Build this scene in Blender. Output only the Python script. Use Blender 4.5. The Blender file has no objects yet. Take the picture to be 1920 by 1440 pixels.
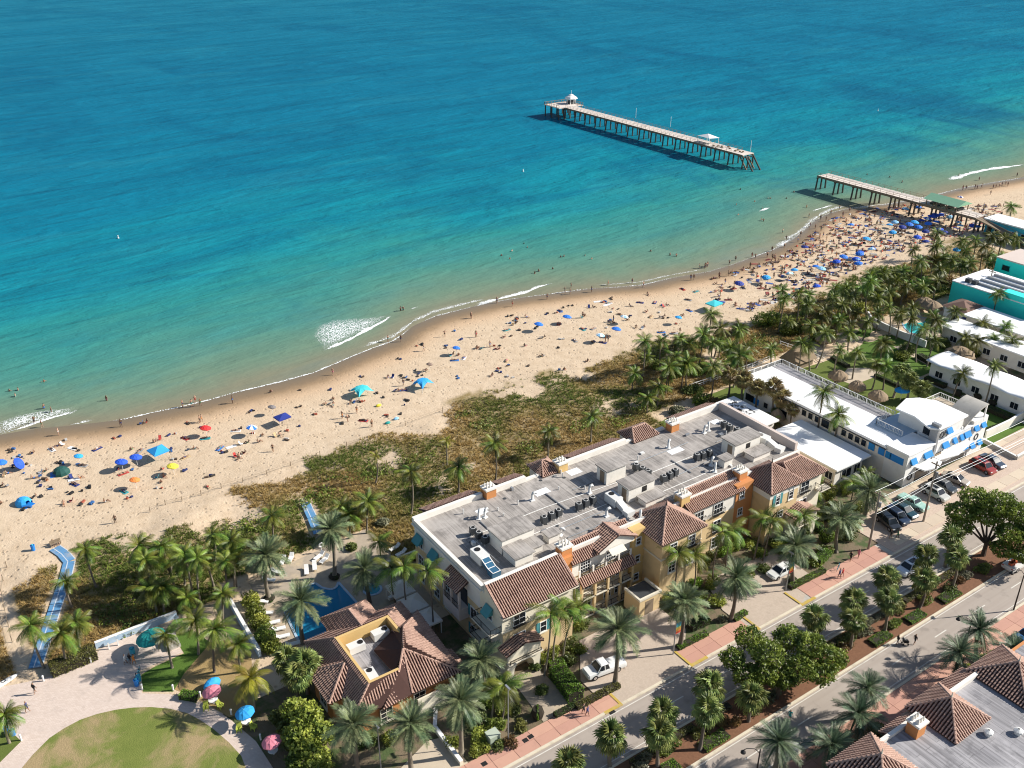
# Aerial view of a beachfront hotel block: ocean, pier, beach, dunes, hotels, street.
import bpy, bmesh, math, random
import numpy as np
from mathutils import Vector, Matrix, Euler

# ------------------------------------------------------------------ camera, sky, sun, exposure
SC = bpy.context.scene
COL = SC.collection
HC, FPX, PITCH, YAW = 90.0, 1796.2, math.radians(26.966), math.radians(34.32)
cam_d = bpy.data.cameras.new('camera')
cam_d.lens = 36.0 * FPX / 1920.0
cam_d.sensor_width = 36.0
cam_d.clip_start, cam_d.clip_end = 1.0, 30000.0
cam = bpy.data.objects.new('camera', cam_d)
cam.location = (0, 0, HC)
cam.rotation_euler = (math.pi / 2 - PITCH, 0, -YAW)
COL.objects.link(cam)
SC.camera = cam

SUN_EL, SUN_AZ = math.radians(33), math.radians(-26)      # azimuth measured from +X towards +Y
world = bpy.data.worlds.new('World')
SC.world = world
world.use_nodes = True
_n = world.node_tree.nodes
_bg = _n.get('Background') or _n.new('ShaderNodeBackground')
_sky = _n.new('ShaderNodeTexSky')
_sky.sky_type = 'NISHITA'
_sky.sun_disc = False
_sky.sun_elevation = SUN_EL
_sky.sun_rotation = math.pi / 2 - SUN_AZ
_sky.air_density, _sky.dust_density, _sky.ozone_density = 1.0, 0.6, 1.2
world.node_tree.links.new(_sky.outputs[0], _bg.inputs[0])
_bg.inputs[1].default_value = 0.078
sun_d = bpy.data.lights.new('sun', 'SUN')
sun_d.energy = 5.0
sun_d.angle = math.radians(0.5)
sun_d.color = (1.0, 0.955, 0.88)
sun = bpy.data.objects.new('sun', sun_d)
_to = Vector((math.cos(SUN_EL) * math.cos(SUN_AZ), math.cos(SUN_EL) * math.sin(SUN_AZ), math.sin(SUN_EL)))
sun.rotation_euler = _to.to_track_quat('Z', 'Y').to_euler()
sun.location = (200, -60, 150)
COL.objects.link(sun)
vs = SC.view_settings
vs.view_transform = 'Standard'
vs.look = 'None'
vs.exposure = 0.64
vs.gamma = 1.0
vs.use_curve_mapping = False
SC.cycles.use_denoising = True
SC.cycles.denoising_input_passes = 'RGB_ALBEDO_NORMAL'
SC.cycles.denoising_prefilter = 'ACCURATE'
SC.cycles.filter_width = 1.1
SC.cycles.adaptive_threshold = 0.004
SC.cycles.max_bounces = 6
SC.cycles.diffuse_bounces = 3
SC.cycles.transparent_max_bounces = 8

# ------------------------------------------------------------------ survey helpers: photo pixel -> place on the ground
_cp, _sp = math.cos(PITCH), math.sin(PITCH)
_F = Vector((math.sin(YAW) * _cp, math.cos(YAW) * _cp, -_sp))
_R = Vector((math.cos(YAW), -math.sin(YAW), 0))
_U = _R.cross(_F)

def G(px, py, z=0.0):
  d = _F + _R * ((px - 960) / FPX) - _U * ((py - 720) / FPX)
  t = (z - HC) / d.z
  return Vector((d.x * t, d.y * t, z))

def PX(p):
  q = Vector(p) - Vector((0, 0, HC))
  return 960 + FPX * q.dot(_R) / q.dot(_F), 720 - FPX * q.dot(_U) / q.dot(_F)

def HT(bx, by, ty):
  b = G(bx, by)
  lo, hi = 0.0, 40.0
  for _ in range(30):
    m = (lo + hi) / 2
    if PX((b.x, b.y, m))[1] > ty: lo = m
    else: hi = m
  return lo

RNG = random.Random(7)
U = RNG.uniform

# ------------------------------------------------------------------ scene-graph helpers
def tag(o, label=None, cat=None, group=None, kind=None):
  if label: o['label'] = label
  if cat: o['category'] = cat
  if group: o['group'] = group
  if kind: o['kind'] = kind
  return o

def thing(name, label, cat, loc=(0, 0, 0), rz=0.0, group=None):
  o = bpy.data.objects.new(name, None)
  o.empty_display_size = 0.3
  o.location = loc
  o.rotation_euler = (0, 0, rz)
  COL.objects.link(o)
  return tag(o, label, cat, group)

def link(name, me, parent=None, loc=(0, 0, 0), rot=(0, 0, 0), sc=1.0):
  o = bpy.data.objects.new(name, me)
  o.parent = parent
  o.location = loc
  o.rotation_euler = rot
  o.scale = (sc, sc, sc) if not isinstance(sc, (tuple, list)) else sc
  COL.objects.link(o)
  return o

def copy_tree(root, loc, rz=0.0, label=None, sc=None):
  out = None
  stack = [(root, None)]
  while stack:
    src, par = stack.pop()
    c = src.copy()
    COL.objects.link(c)
    c.parent = par
    if out is None: out = c
    for ch in src.children: stack.append((ch, c))
  out.location = loc
  out.rotation_euler = (0, 0, rz)
  if sc: out.scale = (sc, sc, sc)
  if label: out['label'] = label
  return out

class MB:
  """collects faces and builds one mesh object"""
  def __init__(s):
    s.v, s.f, s.m = [], [], []
  def add(s, vs_, fs, mi=0):
    k = len(s.v)
    s.v.extend([tuple(p) for p in vs_])
    for f in fs:
      s.f.append([k + i for i in f]); s.m.append(mi)
    return s
  def box(s, x0, y0, z0, x1, y1, z1, mi=0):
    if x0 > x1: x0, x1 = x1, x0
    if y0 > y1: y0, y1 = y1, y0
    if z0 > z1: z0, z1 = z1, z0
    return s.add([(x0, y0, z0), (x1, y0, z0), (x1, y1, z0), (x0, y1, z0), (x0, y0, z1), (x1, y0, z1), (x1, y1, z1), (x0, y1, z1)],
          [(0, 3, 2, 1), (4, 5, 6, 7), (0, 1, 5, 4), (1, 2, 6, 5), (2, 3, 7, 6), (3, 0, 4, 7)], mi)
  def obox(s, c, size, rz=0.0, mi=0, rot=None):
    k = len(s.v)
    hx, hy, hz = size[0] / 2, size[1] / 2, size[2] / 2
    s.box(-hx, -hy, -hz, hx, hy, hz, mi)
    M_ = (rot.to_matrix() if rot else Matrix.Rotation(rz, 3, 'Z'))
    c = Vector(c)
    for i in range(k, len(s.v)):
      s.v[i] = tuple(M_ @ Vector(s.v[i]) + c)
    return s
  def beam(s, a, b, w, h, mi=0):
    a, b = Vector(a), Vector(b)
    d = (b - a); L = d.length
    if L < 1e-6: return s
    d.normalize()
    up = Vector((0, 0, 1)) if abs(d.z) < 0.99 else Vector((1, 0, 0))
    sd = d.cross(up).normalized(); up = sd.cross(d)
    P = []
    for e in (a, b):
      for q, r in ((-1, -1), (1, -1), (1, 1), (-1, 1)):
        P.append(e + sd * (q * w / 2) + up * (r * h / 2))
    return s.add(P, [(0, 3, 2, 1), (4, 5, 6, 7), (0, 1, 5, 4), (1, 2, 6, 5), (2, 3, 7, 6), (3, 0, 4, 7)], mi)
  def prism(s, poly, z0, z1, mi=0, top=None):
    n = len(poly)
    a = sum(poly[i][0] * poly[(i + 1) % n][1] - poly[(i + 1) % n][0] * poly[i][1] for i in range(n))
    if a < 0: poly = poly[::-1]
    P = [(p[0], p[1], z0) for p in poly] + [(p[0], p[1], z1) for p in poly]
    s.add(P, [tuple(range(n))[::-1]], mi)
    s.f.append([len(s.v) - n + i for i in range(n)]); s.m.append(mi if top is None else top)
    k = len(s.v) - 2 * n
    for i in range(n):
      j = (i + 1) % n
      s.f.append([k + i, k + j, k + n + j, k + n + i]); s.m.append(mi)
    return s
  def tube(s, pts, rad, n=6, mi=0, cap=True):
    k = len(s.v)
    pts = [Vector(p) for p in pts]
    if not isinstance(rad, (list, tuple)): rad = [rad] * len(pts)
    for i, p in enumerate(pts):
      d = (pts[min(i + 1, len(pts) - 1)] - pts[max(i - 1, 0)]).normalized()
      ref = Vector((0, 1, 0)) if abs(d.z) > 0.9 else Vector((0, 0, 1))
      a = d.cross(ref).normalized(); b = d.cross(a)
      for j in range(n):
        t = 2 * math.pi * j / n
        s.v.append(tuple(p + (a * math.cos(t) + b * math.sin(t)) * rad[i]))
    for i in range(len(pts) - 1):
      for j in range(n):
        q = (j + 1) % n
        s.f.append([k + i * n + j, k + i * n + q, k + (i + 1) * n + q, k + (i + 1) * n + j]); s.m.append(mi)
    if cap:
      s.f.append([k + j for j in range(n)]); s.m.append(mi)
      e = k + (len(pts) - 1) * n
      s.f.append([e + j for j in range(n)][::-1]); s.m.append(mi)
    return s
  def lathe(s, prof, c=(0, 0, 0), n=12, mi=0):
    k = len(s.v)
    for r, z in prof:
      for j in range(n):
        t = 2 * math.pi * j / n
        s.v.append((c[0] + r * math.cos(t), c[1] + r * math.sin(t), c[2] + z))
    for i in range(len(prof) - 1):
      for j in range(n):
        q = (j + 1) % n
        s.f.append([k + i * n + j, k + i * n + q, k + (i + 1) * n + q, k + (i + 1) * n + j]); s.m.append(mi)
    return s
  def mesh(s, name, mats):
    me = bpy.data.meshes.new(name)
    me.from_pydata(s.v, [], s.f)
    if not isinstance(mats, (list, tuple)): mats = [mats]
    for m in mats: me.materials.append(m)
    if len(mats) > 1: me.polygons.foreach_set('material_index', s.m)
    return me
  def build(s, name, mats, parent=None, smooth=False):
    me = s.mesh(name, mats)
    if smooth: me.polygons.foreach_set('use_smooth', [True] * len(me.polygons))
    o = bpy.data.objects.new(name, me)
    COL.objects.link(o)
    if parent is not None:
      o.parent = parent
      L, q = Vector((0, 0, 0)), parent
      while q is not None:
        L += q.location; q = q.parent
      me.transform(Matrix.Translation(-L))
    return o

def np_mesh(name, V, F, mats, col=None, parent=None, kind=None):
  """V (n,3) array, F (m,k) index array with a fixed number k of corners"""
  me = bpy.data.meshes.new(name)
  V = np.asarray(V, np.float32); F = np.asarray(F, np.int32)
  k = F.shape[1]
  me.vertices.add(len(V)); me.vertices.foreach_set('co', V.ravel())
  me.loops.add(F.size); me.loops.foreach_set('vertex_index', F.ravel())
  me.polygons.add(len(F))
  me.polygons.foreach_set('loop_start', np.arange(0, F.size, k, dtype=np.int32))
  me.polygons.foreach_set('loop_total', np.full(len(F), k, np.int32))
  me.update(calc_edges=True)
  if col is not None:
    a = me.color_attributes.new('Col', 'FLOAT_COLOR', 'POINT')
    c4 = np.ones((len(V), 4), np.float32); c4[:, :3] = col
    a.data.foreach_set('color', c4.ravel())
  for m in (mats if isinstance(mats, (list, tuple)) else [mats]): me.materials.append(m)
  o = bpy.data.objects.new(name, me)
  COL.objects.link(o)
  if parent is not None: o.parent = parent
  if kind: o['kind'] = kind
  return o

# ------------------------------------------------------------------ materials
def nodes(name):
  m = bpy.data.materials.new(name)
  m.use_nodes = True
  nt = m.node_tree
  b = nt.nodes['Principled BSDF']
  return m, nt, b

def N(nt, t, **kw):
  n = nt.nodes.new(t)
  for k, v in kw.items(): setattr(n, k, v)
  return n

def mixc(nt, fac, a, b, mode='MIX'):
  n = N(nt, 'ShaderNodeMix', data_type='RGBA', blend_type=mode)
  for sock, val in ((n.inputs[0], fac), (n.inputs[6], a), (n.inputs[7], b)):
    if isinstance(val, (int, float)): sock.default_value = val
    elif isinstance(val, tuple): sock.default_value = (*val, 1) if len(val) == 3 else val
    else: nt.links.new(val, sock)
  return n.outputs[2]

def mathn(nt, op, a, b=None, clamp=False):
  n = N(nt, 'ShaderNodeMath', operation=op, use_clamp=clamp)
  for sock, val in ((n.inputs[0], a), (n.inputs[1], b)):
    if val is None: continue
    if isinstance(val, (int, float)): sock.default_value = val
    else: nt.links.new(val, sock)
  return n.outputs[0]

def ramp(nt, fac, stops, interp='LINEAR'):
  r = N(nt, 'ShaderNodeValToRGB')
  r.color_ramp.interpolation = interp
  e = r.color_ramp.elements
  while len(e) < len(stops): e.new(0.5)
  for el, (p, c) in zip(e, stops):
    el.position = p
    el.color = (*c, 1) if not isinstance(c, (int, float)) else (c, c, c, 1)
  nt.links.new(fac, r.inputs[0])
  return r.outputs[0]

def pos(nt, scale=(1, 1, 1), rz=0.0):
  g = N(nt, 'ShaderNodeNewGeometry')
  mp = N(nt, 'ShaderNodeMapping')
  mp.inputs['Scale'].default_value = scale
  mp.inputs['Rotation'].default_value = (0, 0, rz)
  nt.links.new(g.outputs['Position'], mp.inputs[0])
  return mp.outputs[0]

def noise(nt, vec, scale, detail=4, rough=0.55, dist=0.0):
  n = N(nt, 'ShaderNodeTexNoise')
  n.inputs['Scale'].default_value = scale
  n.inputs['Detail'].default_value = detail
  n.inputs['Roughness'].default_value = rough
  n.inputs['Distortion'].default_value = dist
  nt.links.new(vec, n.inputs['Vector'])
  return n.outputs[0]

def bump(nt, b, h, strength=0.5, dist=0.05):
  n = N(nt, 'ShaderNodeBump')
  n.inputs['Strength'].default_value = strength
  n.inputs['Distance'].default_value = dist
  nt.links.new(h, n.inputs['Height'])
  nt.links.new(n.outputs[0], b.inputs['Normal'])

def M(name, col, rough=0.75, var=0.22, scale=1.2, bmp=0.0, bscale=20, metal=0.0, spec=0.4, rand=0.0, dirt=None):
  """plain painted / cast / cloth material with uneven tone"""
  m, nt, b = nodes(name)
  p = pos(nt)
  n1 = noise(nt, p, scale, 5)
  n2 = noise(nt, p, scale * 9, 3)
  lo = tuple(c * (1 - var) for c in col)
  hi = tuple(min(1, c * (1 + var * 0.7)) for c in col)
  c = mixc(nt, n1, lo, hi)
  c = mixc(nt, mathn(nt, 'MULTIPLY', n2, var * 0.6), c, tuple(x * 0.6 for x in col))
  if dirt:
    d = ramp(nt, noise(nt, p, dirt[1], 6, 0.65), [(0.5, 0), (0.68, 1)])
    c = mixc(nt, mathn(nt, 'MULTIPLY', d, dirt[2]), c, dirt[0])
  if rand:
    oi = N(nt, 'ShaderNodeObjectInfo')
    hs = N(nt, 'ShaderNodeHueSaturation')
    nt.links.new(mathn(nt, 'ADD', mathn(nt, 'MULTIPLY', oi.outputs['Random'], 2 * rand), 1 - rand), hs.inputs['Value'])
    nt.links.new(mathn(nt, 'ADD', mathn(nt, 'MULTIPLY', oi.outputs['Random'], rand * 0.12), 0.5 - rand * 0.06), hs.inputs['Hue'])
    nt.links.new(c, hs.inputs['Color'])
    c = hs.outputs[0]
  nt.links.new(c, b.inputs['Base Color'])
  b.inputs['Roughness'].default_value = rough
  b.inputs['Metallic'].default_value = metal
  b.inputs['Specular IOR Level'].default_value = spec
  if bmp: bump(nt, b, noise(nt, p, bscale, 4), bmp)
  return m

def leafmat(name, c0, c1, scale=0.6, trans=0.25, rand=0.25, dead=None):
  m, nt, b = nodes(name)
  tc = N(nt, 'ShaderNodeTexCoord')
  n1 = noise(nt, pos(nt), scale, 4)
  c = mixc(nt, ramp(nt, n1, [(0.35, 0), (0.65, 1)]), c0, c1)
  oi = N(nt, 'ShaderNodeObjectInfo')
  hs = N(nt, 'ShaderNodeHueSaturation')
  nt.links.new(mathn(nt, 'ADD', mathn(nt, 'MULTIPLY', oi.outputs['Random'], 2 * rand), 1 - rand), hs.inputs['Value'])
  nt.links.new(mathn(nt, 'ADD', mathn(nt, 'MULTIPLY', oi.outputs['Random'], rand * 0.2), 0.5 - rand * 0.11), hs.inputs['Hue'])
  nt.links.new(c, hs.inputs['Color'])
  nt.links.new(hs.outputs[0], b.inputs['Base Color'])
  b.inputs['Roughness'].default_value = 0.45
  b.inputs['Specular IOR Level'].default_value = 0.3
  tr = N(nt, 'ShaderNodeBsdfTranslucent')
  nt.links.new(hs.outputs[0], tr.inputs[0])
  mx = N(nt, 'ShaderNodeMixShader')
  mx.inputs[0].default_value = trans
  nt.links.new(b.outputs[0], mx.inputs[1]); nt.links.new(tr.outputs[0], mx.inputs[2])
  nt.links.new(mx.outputs[0], nt.nodes['Material Output'].inputs[0])
  return m

def vcolmat(name, rough=0.7, trans=0.2):
  m, nt, b = nodes(name)
  a = N(nt, 'ShaderNodeVertexColor'); a.layer_name = 'Col'
  nt.links.new(a.outputs[0], b.inputs['Base Color'])
  b.inputs['Roughness'].default_value = rough
  b.inputs['Specular IOR Level'].default_value = 0.25
  if trans:
    tr = N(nt, 'ShaderNodeBsdfTranslucent'); nt.links.new(a.outputs[0], tr.inputs[0])
    mx = N(nt, 'ShaderNodeMixShader'); mx.inputs[0].default_value = trans
    nt.links.new(b.outputs[0], mx.inputs[1]); nt.links.new(tr.outputs[0], mx.inputs[2])
    nt.links.new(mx.outputs[0], nt.nodes['Material Output'].inputs[0])
  return m

def flat(name, col, rough=0.6, spec=0.4, metal=0.0, coat=0.0):
  m, nt, b = nodes(name)
  b.inputs['Base Color'].default_value = (*col, 1)
  b.inputs['Roughness'].default_value = rough
  b.inputs['Specular IOR Level'].default_value = spec
  b.inputs['Metallic'].default_value = metal
  b.inputs['Coat Weight'].default_value = coat
  return m

MT = {}
MT['white'] = M('white_paint', (0.78, 0.77, 0.74), 0.6, 0.08, 0.4, dirt=((0.45, 0.42, 0.38), 0.5, 0.25))
MT['white_roof'] = M('white_roof_coating', (0.84, 0.84, 0.83), 0.6, 0.08, 0.25, dirt=((0.5, 0.48, 0.45), 0.22, 0.28))
MT['cream'] = M('cream_stucco', (0.72, 0.66, 0.52), 0.85, 0.1, 0.5, 0.2, 40, dirt=((0.45, 0.38, 0.28), 0.4, 0.25))
MT['ivory'] = M('ivory_stucco', (0.74, 0.70, 0.63), 0.85, 0.09, 0.5, 0.2, 40, dirt=((0.45, 0.4, 0.33), 0.4, 0.25))
MT['tan'] = M('tan_stucco', (0.66, 0.49, 0.27), 0.85, 0.12, 0.5, 0.2, 40, dirt=((0.35, 0.25, 0.15), 0.4, 0.3))
MT['yellow'] = M('ochre_stucco', (0.62, 0.42, 0.17), 0.85, 0.12, 0.5, 0.2, 40)
MT['orange'] = M('orange_stucco', (0.55, 0.23, 0.08), 0.85, 0.14, 0.6, 0.2, 40)
MT['pinkw'] = M('pale_pink_stucco', (0.60, 0.50, 0.44), 0.85, 0.1, 0.5, 0.2, 40)
MT['trim'] = M('stone_trim', (0.68, 0.62, 0.5), 0.8, 0.12, 1.0)
MT['teal_cloth'] = M('teal_canvas', (0.07, 0.26, 0.28), 0.85, 0.15, 2.0)
MT['blue_cloth'] = M('blue_canvas', (0.02, 0.22, 0.55), 0.8, 0.12, 2.0, rand=0.1)
MT['dark_metal'] = flat('dark_metal', (0.03, 0.028, 0.027), 0.5, 0.4, 0.3)
MT['grey_metal'] = M('grey_metal', (0.32, 0.33, 0.34), 0.45, 0.2, 2.0, metal=0.4)
MT['ac_dark'] = M('dark_grille_metal', (0.07, 0.075, 0.08), 0.55, 0.3, 4.0, metal=0.3)
MT['ac_white'] = M('pale_sheet_metal', (0.66, 0.65, 0.62), 0.5, 0.12, 2.0)
MT['glass'] = flat('window_glass', (0.015, 0.02, 0.027), 0.08, 0.6)
MT['blueglass'] = flat('blue_tinted_glass', (0.04, 0.12, 0.2), 0.1, 0.6)
MT['concrete'] = M('concrete', (0.45, 0.42, 0.37), 0.9, 0.15, 0.7, 0.3, 15, dirt=((0.22, 0.2, 0.17), 0.6, 0.35))
MT['kerb'] = M('painted_kerb', (0.62, 0.55, 0.42), 0.85, 0.15, 0.9, dirt=((0.3, 0.26, 0.2), 0.8, 0.4))
MT['wood'] = M('weathered_wood', (0.24, 0.18, 0.12), 0.85, 0.25, 2.0)
MT['pile'] = M('weathered_pile', (0.10, 0.085, 0.07), 0.85, 0.3, 0.8)
MT['thatch'] = M('palm_thatch', (0.27, 0.2, 0.13), 0.95, 0.4, 5.0, 0.8, 9)
MT['bark'] = M('palm_trunk_bark', (0.20, 0.165, 0.125), 0.9, 0.35, 3.0, 0.6, 6, rand=0.25)
MT['bark2'] = M('tree_bark', (0.10, 0.075, 0.055), 0.9, 0.35, 3.0, 0.6, 6)
MT['turq'] = M('turquoise_stucco', (0.04, 0.78, 0.67), 0.8, 0.1, 0.5)
MT['turq_dark'] = M('deep_turquoise_stucco', (0.01, 0.38, 0.38), 0.8, 0.1, 0.5)
MT['cyan'] = M('cyan_paint', (0.06, 0.42, 0.55), 0.7, 0.12, 1.0)
MT['brown_roof'] = M('brown_shingle', (0.20, 0.12, 0.09), 0.9, 0.25, 1.5, 0.5, 8)
MT['green_roof'] = M('pale_green_metal_roof', (0.22, 0.42, 0.27), 0.6, 0.12, 0.8)
MT['black'] = flat('black_rubber', (0.012, 0.012, 0.013), 0.8, 0.3)
MT['chrome'] = flat('bright_metal', (0.6, 0.6, 0.62), 0.25, 0.5, 0.9)
MT['lamp_red'] = flat('red_lens', (0.4, 0.02, 0.02), 0.3)
MT['lamp_clear'] = flat('clear_lens', (0.7, 0.7, 0.68), 0.2)
MT['bluepaint'] = M('blue_plastic', (0.02, 0.2, 0.6), 0.5, 0.12, 3)
MT['yellowpaint'] = M('yellow_paint', (0.5, 0.35, 0.07), 0.8, 0.3, 2, dirt=((.4, .36, .3), .9, .6))
MT['lime'] = M('lime_painted_wood', (0.45, 0.5, 0.08), 0.7, 0.15, 3)
MT['bluewash'] = M('pale_blue_painted_wall', (0.36, 0.48, 0.6), 0.75, 0.15, 0.8, dirt=((0.6, 0.58, 0.52), 0.7, 0.5))
MT['mat_blue'] = M('blue_beach_mat', (0.10, 0.26, 0.46), 0.85, 0.2, 0.6, dirt=((0.5, 0.42, 0.3), 0.5, 0.5))
MT['mat_white'] = M('pale_mat_edge', (0.5, 0.55, 0.6), 0.85, 0.15, 1.0)
# ------------------------------------------------------------------ shoreline survey
_sh_px = [(0, 815), (75, 803), (112, 800), (187, 792), (237, 785), (287, 773), (337, 763), (387, 751), (440, 736), (525, 716), (590, 698), (625, 683), (665, 666),
     (700, 652), (735, 640), (752, 629), (775, 611), (815, 593), (865, 580), (920, 567), (975, 558), (1030, 551), (1060, 547), (1105, 541), (1160, 538), (1205, 534), (1255, 522), (1330, 509),
     (1370, 497), (1403, 485), (1445, 470), (1470, 458), (1487, 447), (1503, 435), (1528, 413), (1553, 400), (1587, 391), (1637, 385), (1667, 382), (1733, 370), (1767, 362), (1800, 353), (1833, 347), (1867, 341), (1900, 336), (1920, 332)]
_P = sorted([(G(a, b, -0.2).x, G(a, b, -0.2).y) for a, b in _sh_px])
SHX = np.array([-400, -60] + [p[0] for p in _P] + [420, 900])
SHY = np.array([_P[0][1] + 60, _P[0][1] + 16] + [p[1] for p in _P] + [_P[-1][1] + 9, _P[-1][1] + 60])
def shore(x):
  return np.interp(x, SHX, SHY)

from mathutils import noise as mn
def fbm(x, y, s, o=4):
  return mn.fractal(Vector((x * s, y * s, 3.7)), 0.9, 2.0, o)

DUX = np.array([-120, 2, 17, 32, 51, 74, 92, 119, 148, 186, 225, 300, 500])
DUY = np.array([139, 139.8, 139.2, 141.6, 142.4, 144.6, 145.8, 145.4, 142.7, 144.3, 149, 150, 150])
def dune_edge(x):
  return np.interp(x, DUX, DUY)

def dune_low(x):
  return 113.6 if x < 27 else (117 if x < 52 else (104.8 if x < 114 else (120.5 if x < 144 else 124.5)))
def veg_cut(x, y, e):
  e += 5.5 * fbm(x + 9, y - 4, .07, 3)
  c = -.62 if e > 8 else -.62 + (8 - e) * .08
  if x < 80: c += max(0, 18 - e) * .042 * min(1, (80 - x) / 45)
  return c
WALKS = [[tuple(G(a, b))[:2] for a, b in L] for L in ([(66, 1252), (85, 1195), (106, 1132), (122, 1085), (130, 1052), (118, 1038), (102, 1027)], [(597, 1000), (585, 970), (572, 942)], [(-25, 990), (-5, 1060), (5, 1120), (30, 1200), (60, 1275)], [(1345, 640), (1330, 670), (1352, 690), (1375, 705)], [(1235, 690), (1255, 672), (1275, 655)])]
def walk_d(x, y):
  best = 99.0
  for L in WALKS:
    for (ax, ay), (bx, by) in zip(L[:-1], L[1:]):
      dx, dy = bx - ax, by - ay
      t = min(1, max(0, ((x - ax) * dx + (y - ay) * dy) / (dx * dx + dy * dy)))
      best = min(best, math.hypot(x - ax - t * dx, y - ay - t * dy))
  return best
def veg(x, y, e):
  if walk_d(x, y) < 1.3: return 0.0
  if y < dune_low(x) or e < -2 or x > 262: return 0.0
  return min(1, max(0, (fbm(x, y, .11, 4) - veg_cut(x, y, e) + .1) / .35))

# beach and dunes: one sheet of sand from the gardens down to below the water line
def beach_sheet():
  xs = np.concatenate([np.arange(-400, -40, 12.0), np.arange(-40, 300, 1.25), np.arange(300, 900, 15.0)])
  nt_ = 84
  V = np.zeros((len(xs), nt_, 3)); W = np.zeros((len(xs), nt_)); VG = np.zeros((len(xs), nt_))
  for i, x in enumerate(xs):
    s = float(shore(x))
    d = np.concatenate([np.linspace(-14, 0, 6)[:-1], np.linspace(0, 10, 20)[:-1], np.linspace(10, s - 92, nt_ - 24)])
    y = s - d
    z = np.where(d < 0, -0.2 + d * 0.07, -0.2 + np.minimum(d * 0.035, 0.2))
    de = float(dune_edge(x))
    for j in range(nt_):
      inl = de - y[j]
      if d[j] > 2 and -30 < x < 330:
        k = min(1, max(0, inl + 4) / 10)
        k *= min(1, max(0, (y[j] - 117) / 8))
        VG[i, j] = veg(x, y[j], inl)
        if inl > -4: k *= min(1, max(0, walk_d(x, y[j]) - 1.2) / 2.5)
        z[j] += k * (0.25 + 0.75 * fbm(x, y[j], 0.09)) + (0.05 * fbm(x, y[j], 0.6, 2) if d[j] > 6 and y[j] > 119 else 0)
    V[i, :, 0] = x; V[i, :, 1] = y; V[i, :, 2] = z; W[i] = d
  V[:, :, 2] = np.maximum(V[:, :, 2], np.where(W > 10, -0.02, -9))
  nx = len(xs)
  idx = np.arange(nx * nt_).reshape(nx, nt_)
  F = np.stack([idx[:-1, :-1], idx[:-1, 1:], idx[1:, 1:], idx[1:, :-1]], -1).reshape(-1, 4)[:, ::-1]
  o = np_mesh('beach', V.reshape(-1, 3), F, sand_mat())
  a = o.data.attributes.new('inland', 'FLOAT', 'POINT')
  a.data.foreach_set('value', W.astype(np.float32).ravel())
  a = o.data.attributes.new('veg', 'FLOAT', 'POINT')
  a.data.foreach_set('value', VG.astype(np.float32).ravel())
  o.data.polygons.foreach_set('use_smooth', [True] * len(o.data.polygons))
  return tag(o, 'pale trampled beach sand running along the whole shore', 'beach', kind='structure')

def sand_mat():
  m, nt, b = nodes('beach_sand')
  at = N(nt, 'ShaderNodeAttribute'); at.attribute_name = 'inland'
  d = at.outputs['Fac']
  p = pos(nt)
  big = noise(nt, p, 0.05, 4)
  mid = noise(nt, p, 0.5, 5, 0.65)
  fine = noise(nt, p, 2.6, 3, 0.7)
  dry = mixc(nt, big, (0.53, 0.405, 0.275), (0.64, 0.505, 0.36))
  dry = mixc(nt, mathn(nt, 'MULTIPLY', ramp(nt, mid, [(0.4, 0), (0.68, 1)]), 0.55), dry, (0.42, 0.305, 0.195))
  # trampled footprints: small dark-edged pits
  vo = N(nt, 'ShaderNodeTexVoronoi'); vo.inputs['Scale'].default_value = 0.95
  nt.links.new(p, vo.inputs['Vector'])
  pit = ramp(nt, vo.outputs['Distance'], [(0.08, 1), (0.3, 0)])
  pitm = mathn(nt, 'MULTIPLY', pit, ramp(nt, noise(nt, p, 0.16, 3), [(0.34, 0.25), (0.58, 1.0)]))
  dry = mixc(nt, mathn(nt, 'MULTIPLY', pitm, 0.7), dry, (0.28, 0.2, 0.13))
  # band of orange sand on the swash slope, then wet sand
  dj = mathn(nt, 'ADD', d, mathn(nt, 'MULTIPLY', mathn(nt, 'SUBTRACT', mid, 0.5), 2.5))
  t = mathn(nt, 'DIVIDE', dj, 20.0, True)
  slope = ramp(nt, t, [(0.0, (0.18, 0.14, 0.09)), (0.17, (0.22, 0.155, 0.095)), (0.27, (0.32, 0.215, 0.125)), (0.42, (0.51, 0.345, 0.21)), (0.65, (0.57, 0.425, 0.28)), (1.0, (0.585, 0.455, 0.32))])
  f = ramp(nt, t, [(0.25, 0), (0.8, 1)])
  c = mixc(nt, f, slope, dry)
  vg = N(nt, 'ShaderNodeAttribute'); vg.attribute_name = 'veg'
  lit = mixc(nt, noise(nt, p, 1.6, 4, .7), (0.12, 0.09, 0.03), (0.36, 0.26, 0.11))
  c = mixc(nt, mathn(nt, 'MULTIPLY', vg.outputs['Fac'], ramp(nt, mid, [(0.3, .55), (0.6, 1)])), c, lit)
  nt.links.new(c, b.inputs['Base Color'])
  nt.links.new(ramp(nt, t, [(0.0, 0.25), (0.1, 0.45), (0.2, 0.95)]), b.inputs['Roughness'])
  b.inputs['Specular IOR Level'].default_value = 0.25
  h = mathn(nt, 'ADD', mathn(nt, 'MULTIPLY', mid, 0.6), mathn(nt, 'SUBTRACT', mathn(nt, 'MULTIPLY', fine, 0.5), mathn(nt, 'MULTIPLY', pitm, 0.6)))
  h = mathn(nt, 'MULTIPLY', h, ramp(nt, t, [(0.1, 0.05), (0.5, 1)]))
  bump(nt, b, h, 1.0, 0.16)
  return m

beach_sheet()

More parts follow.
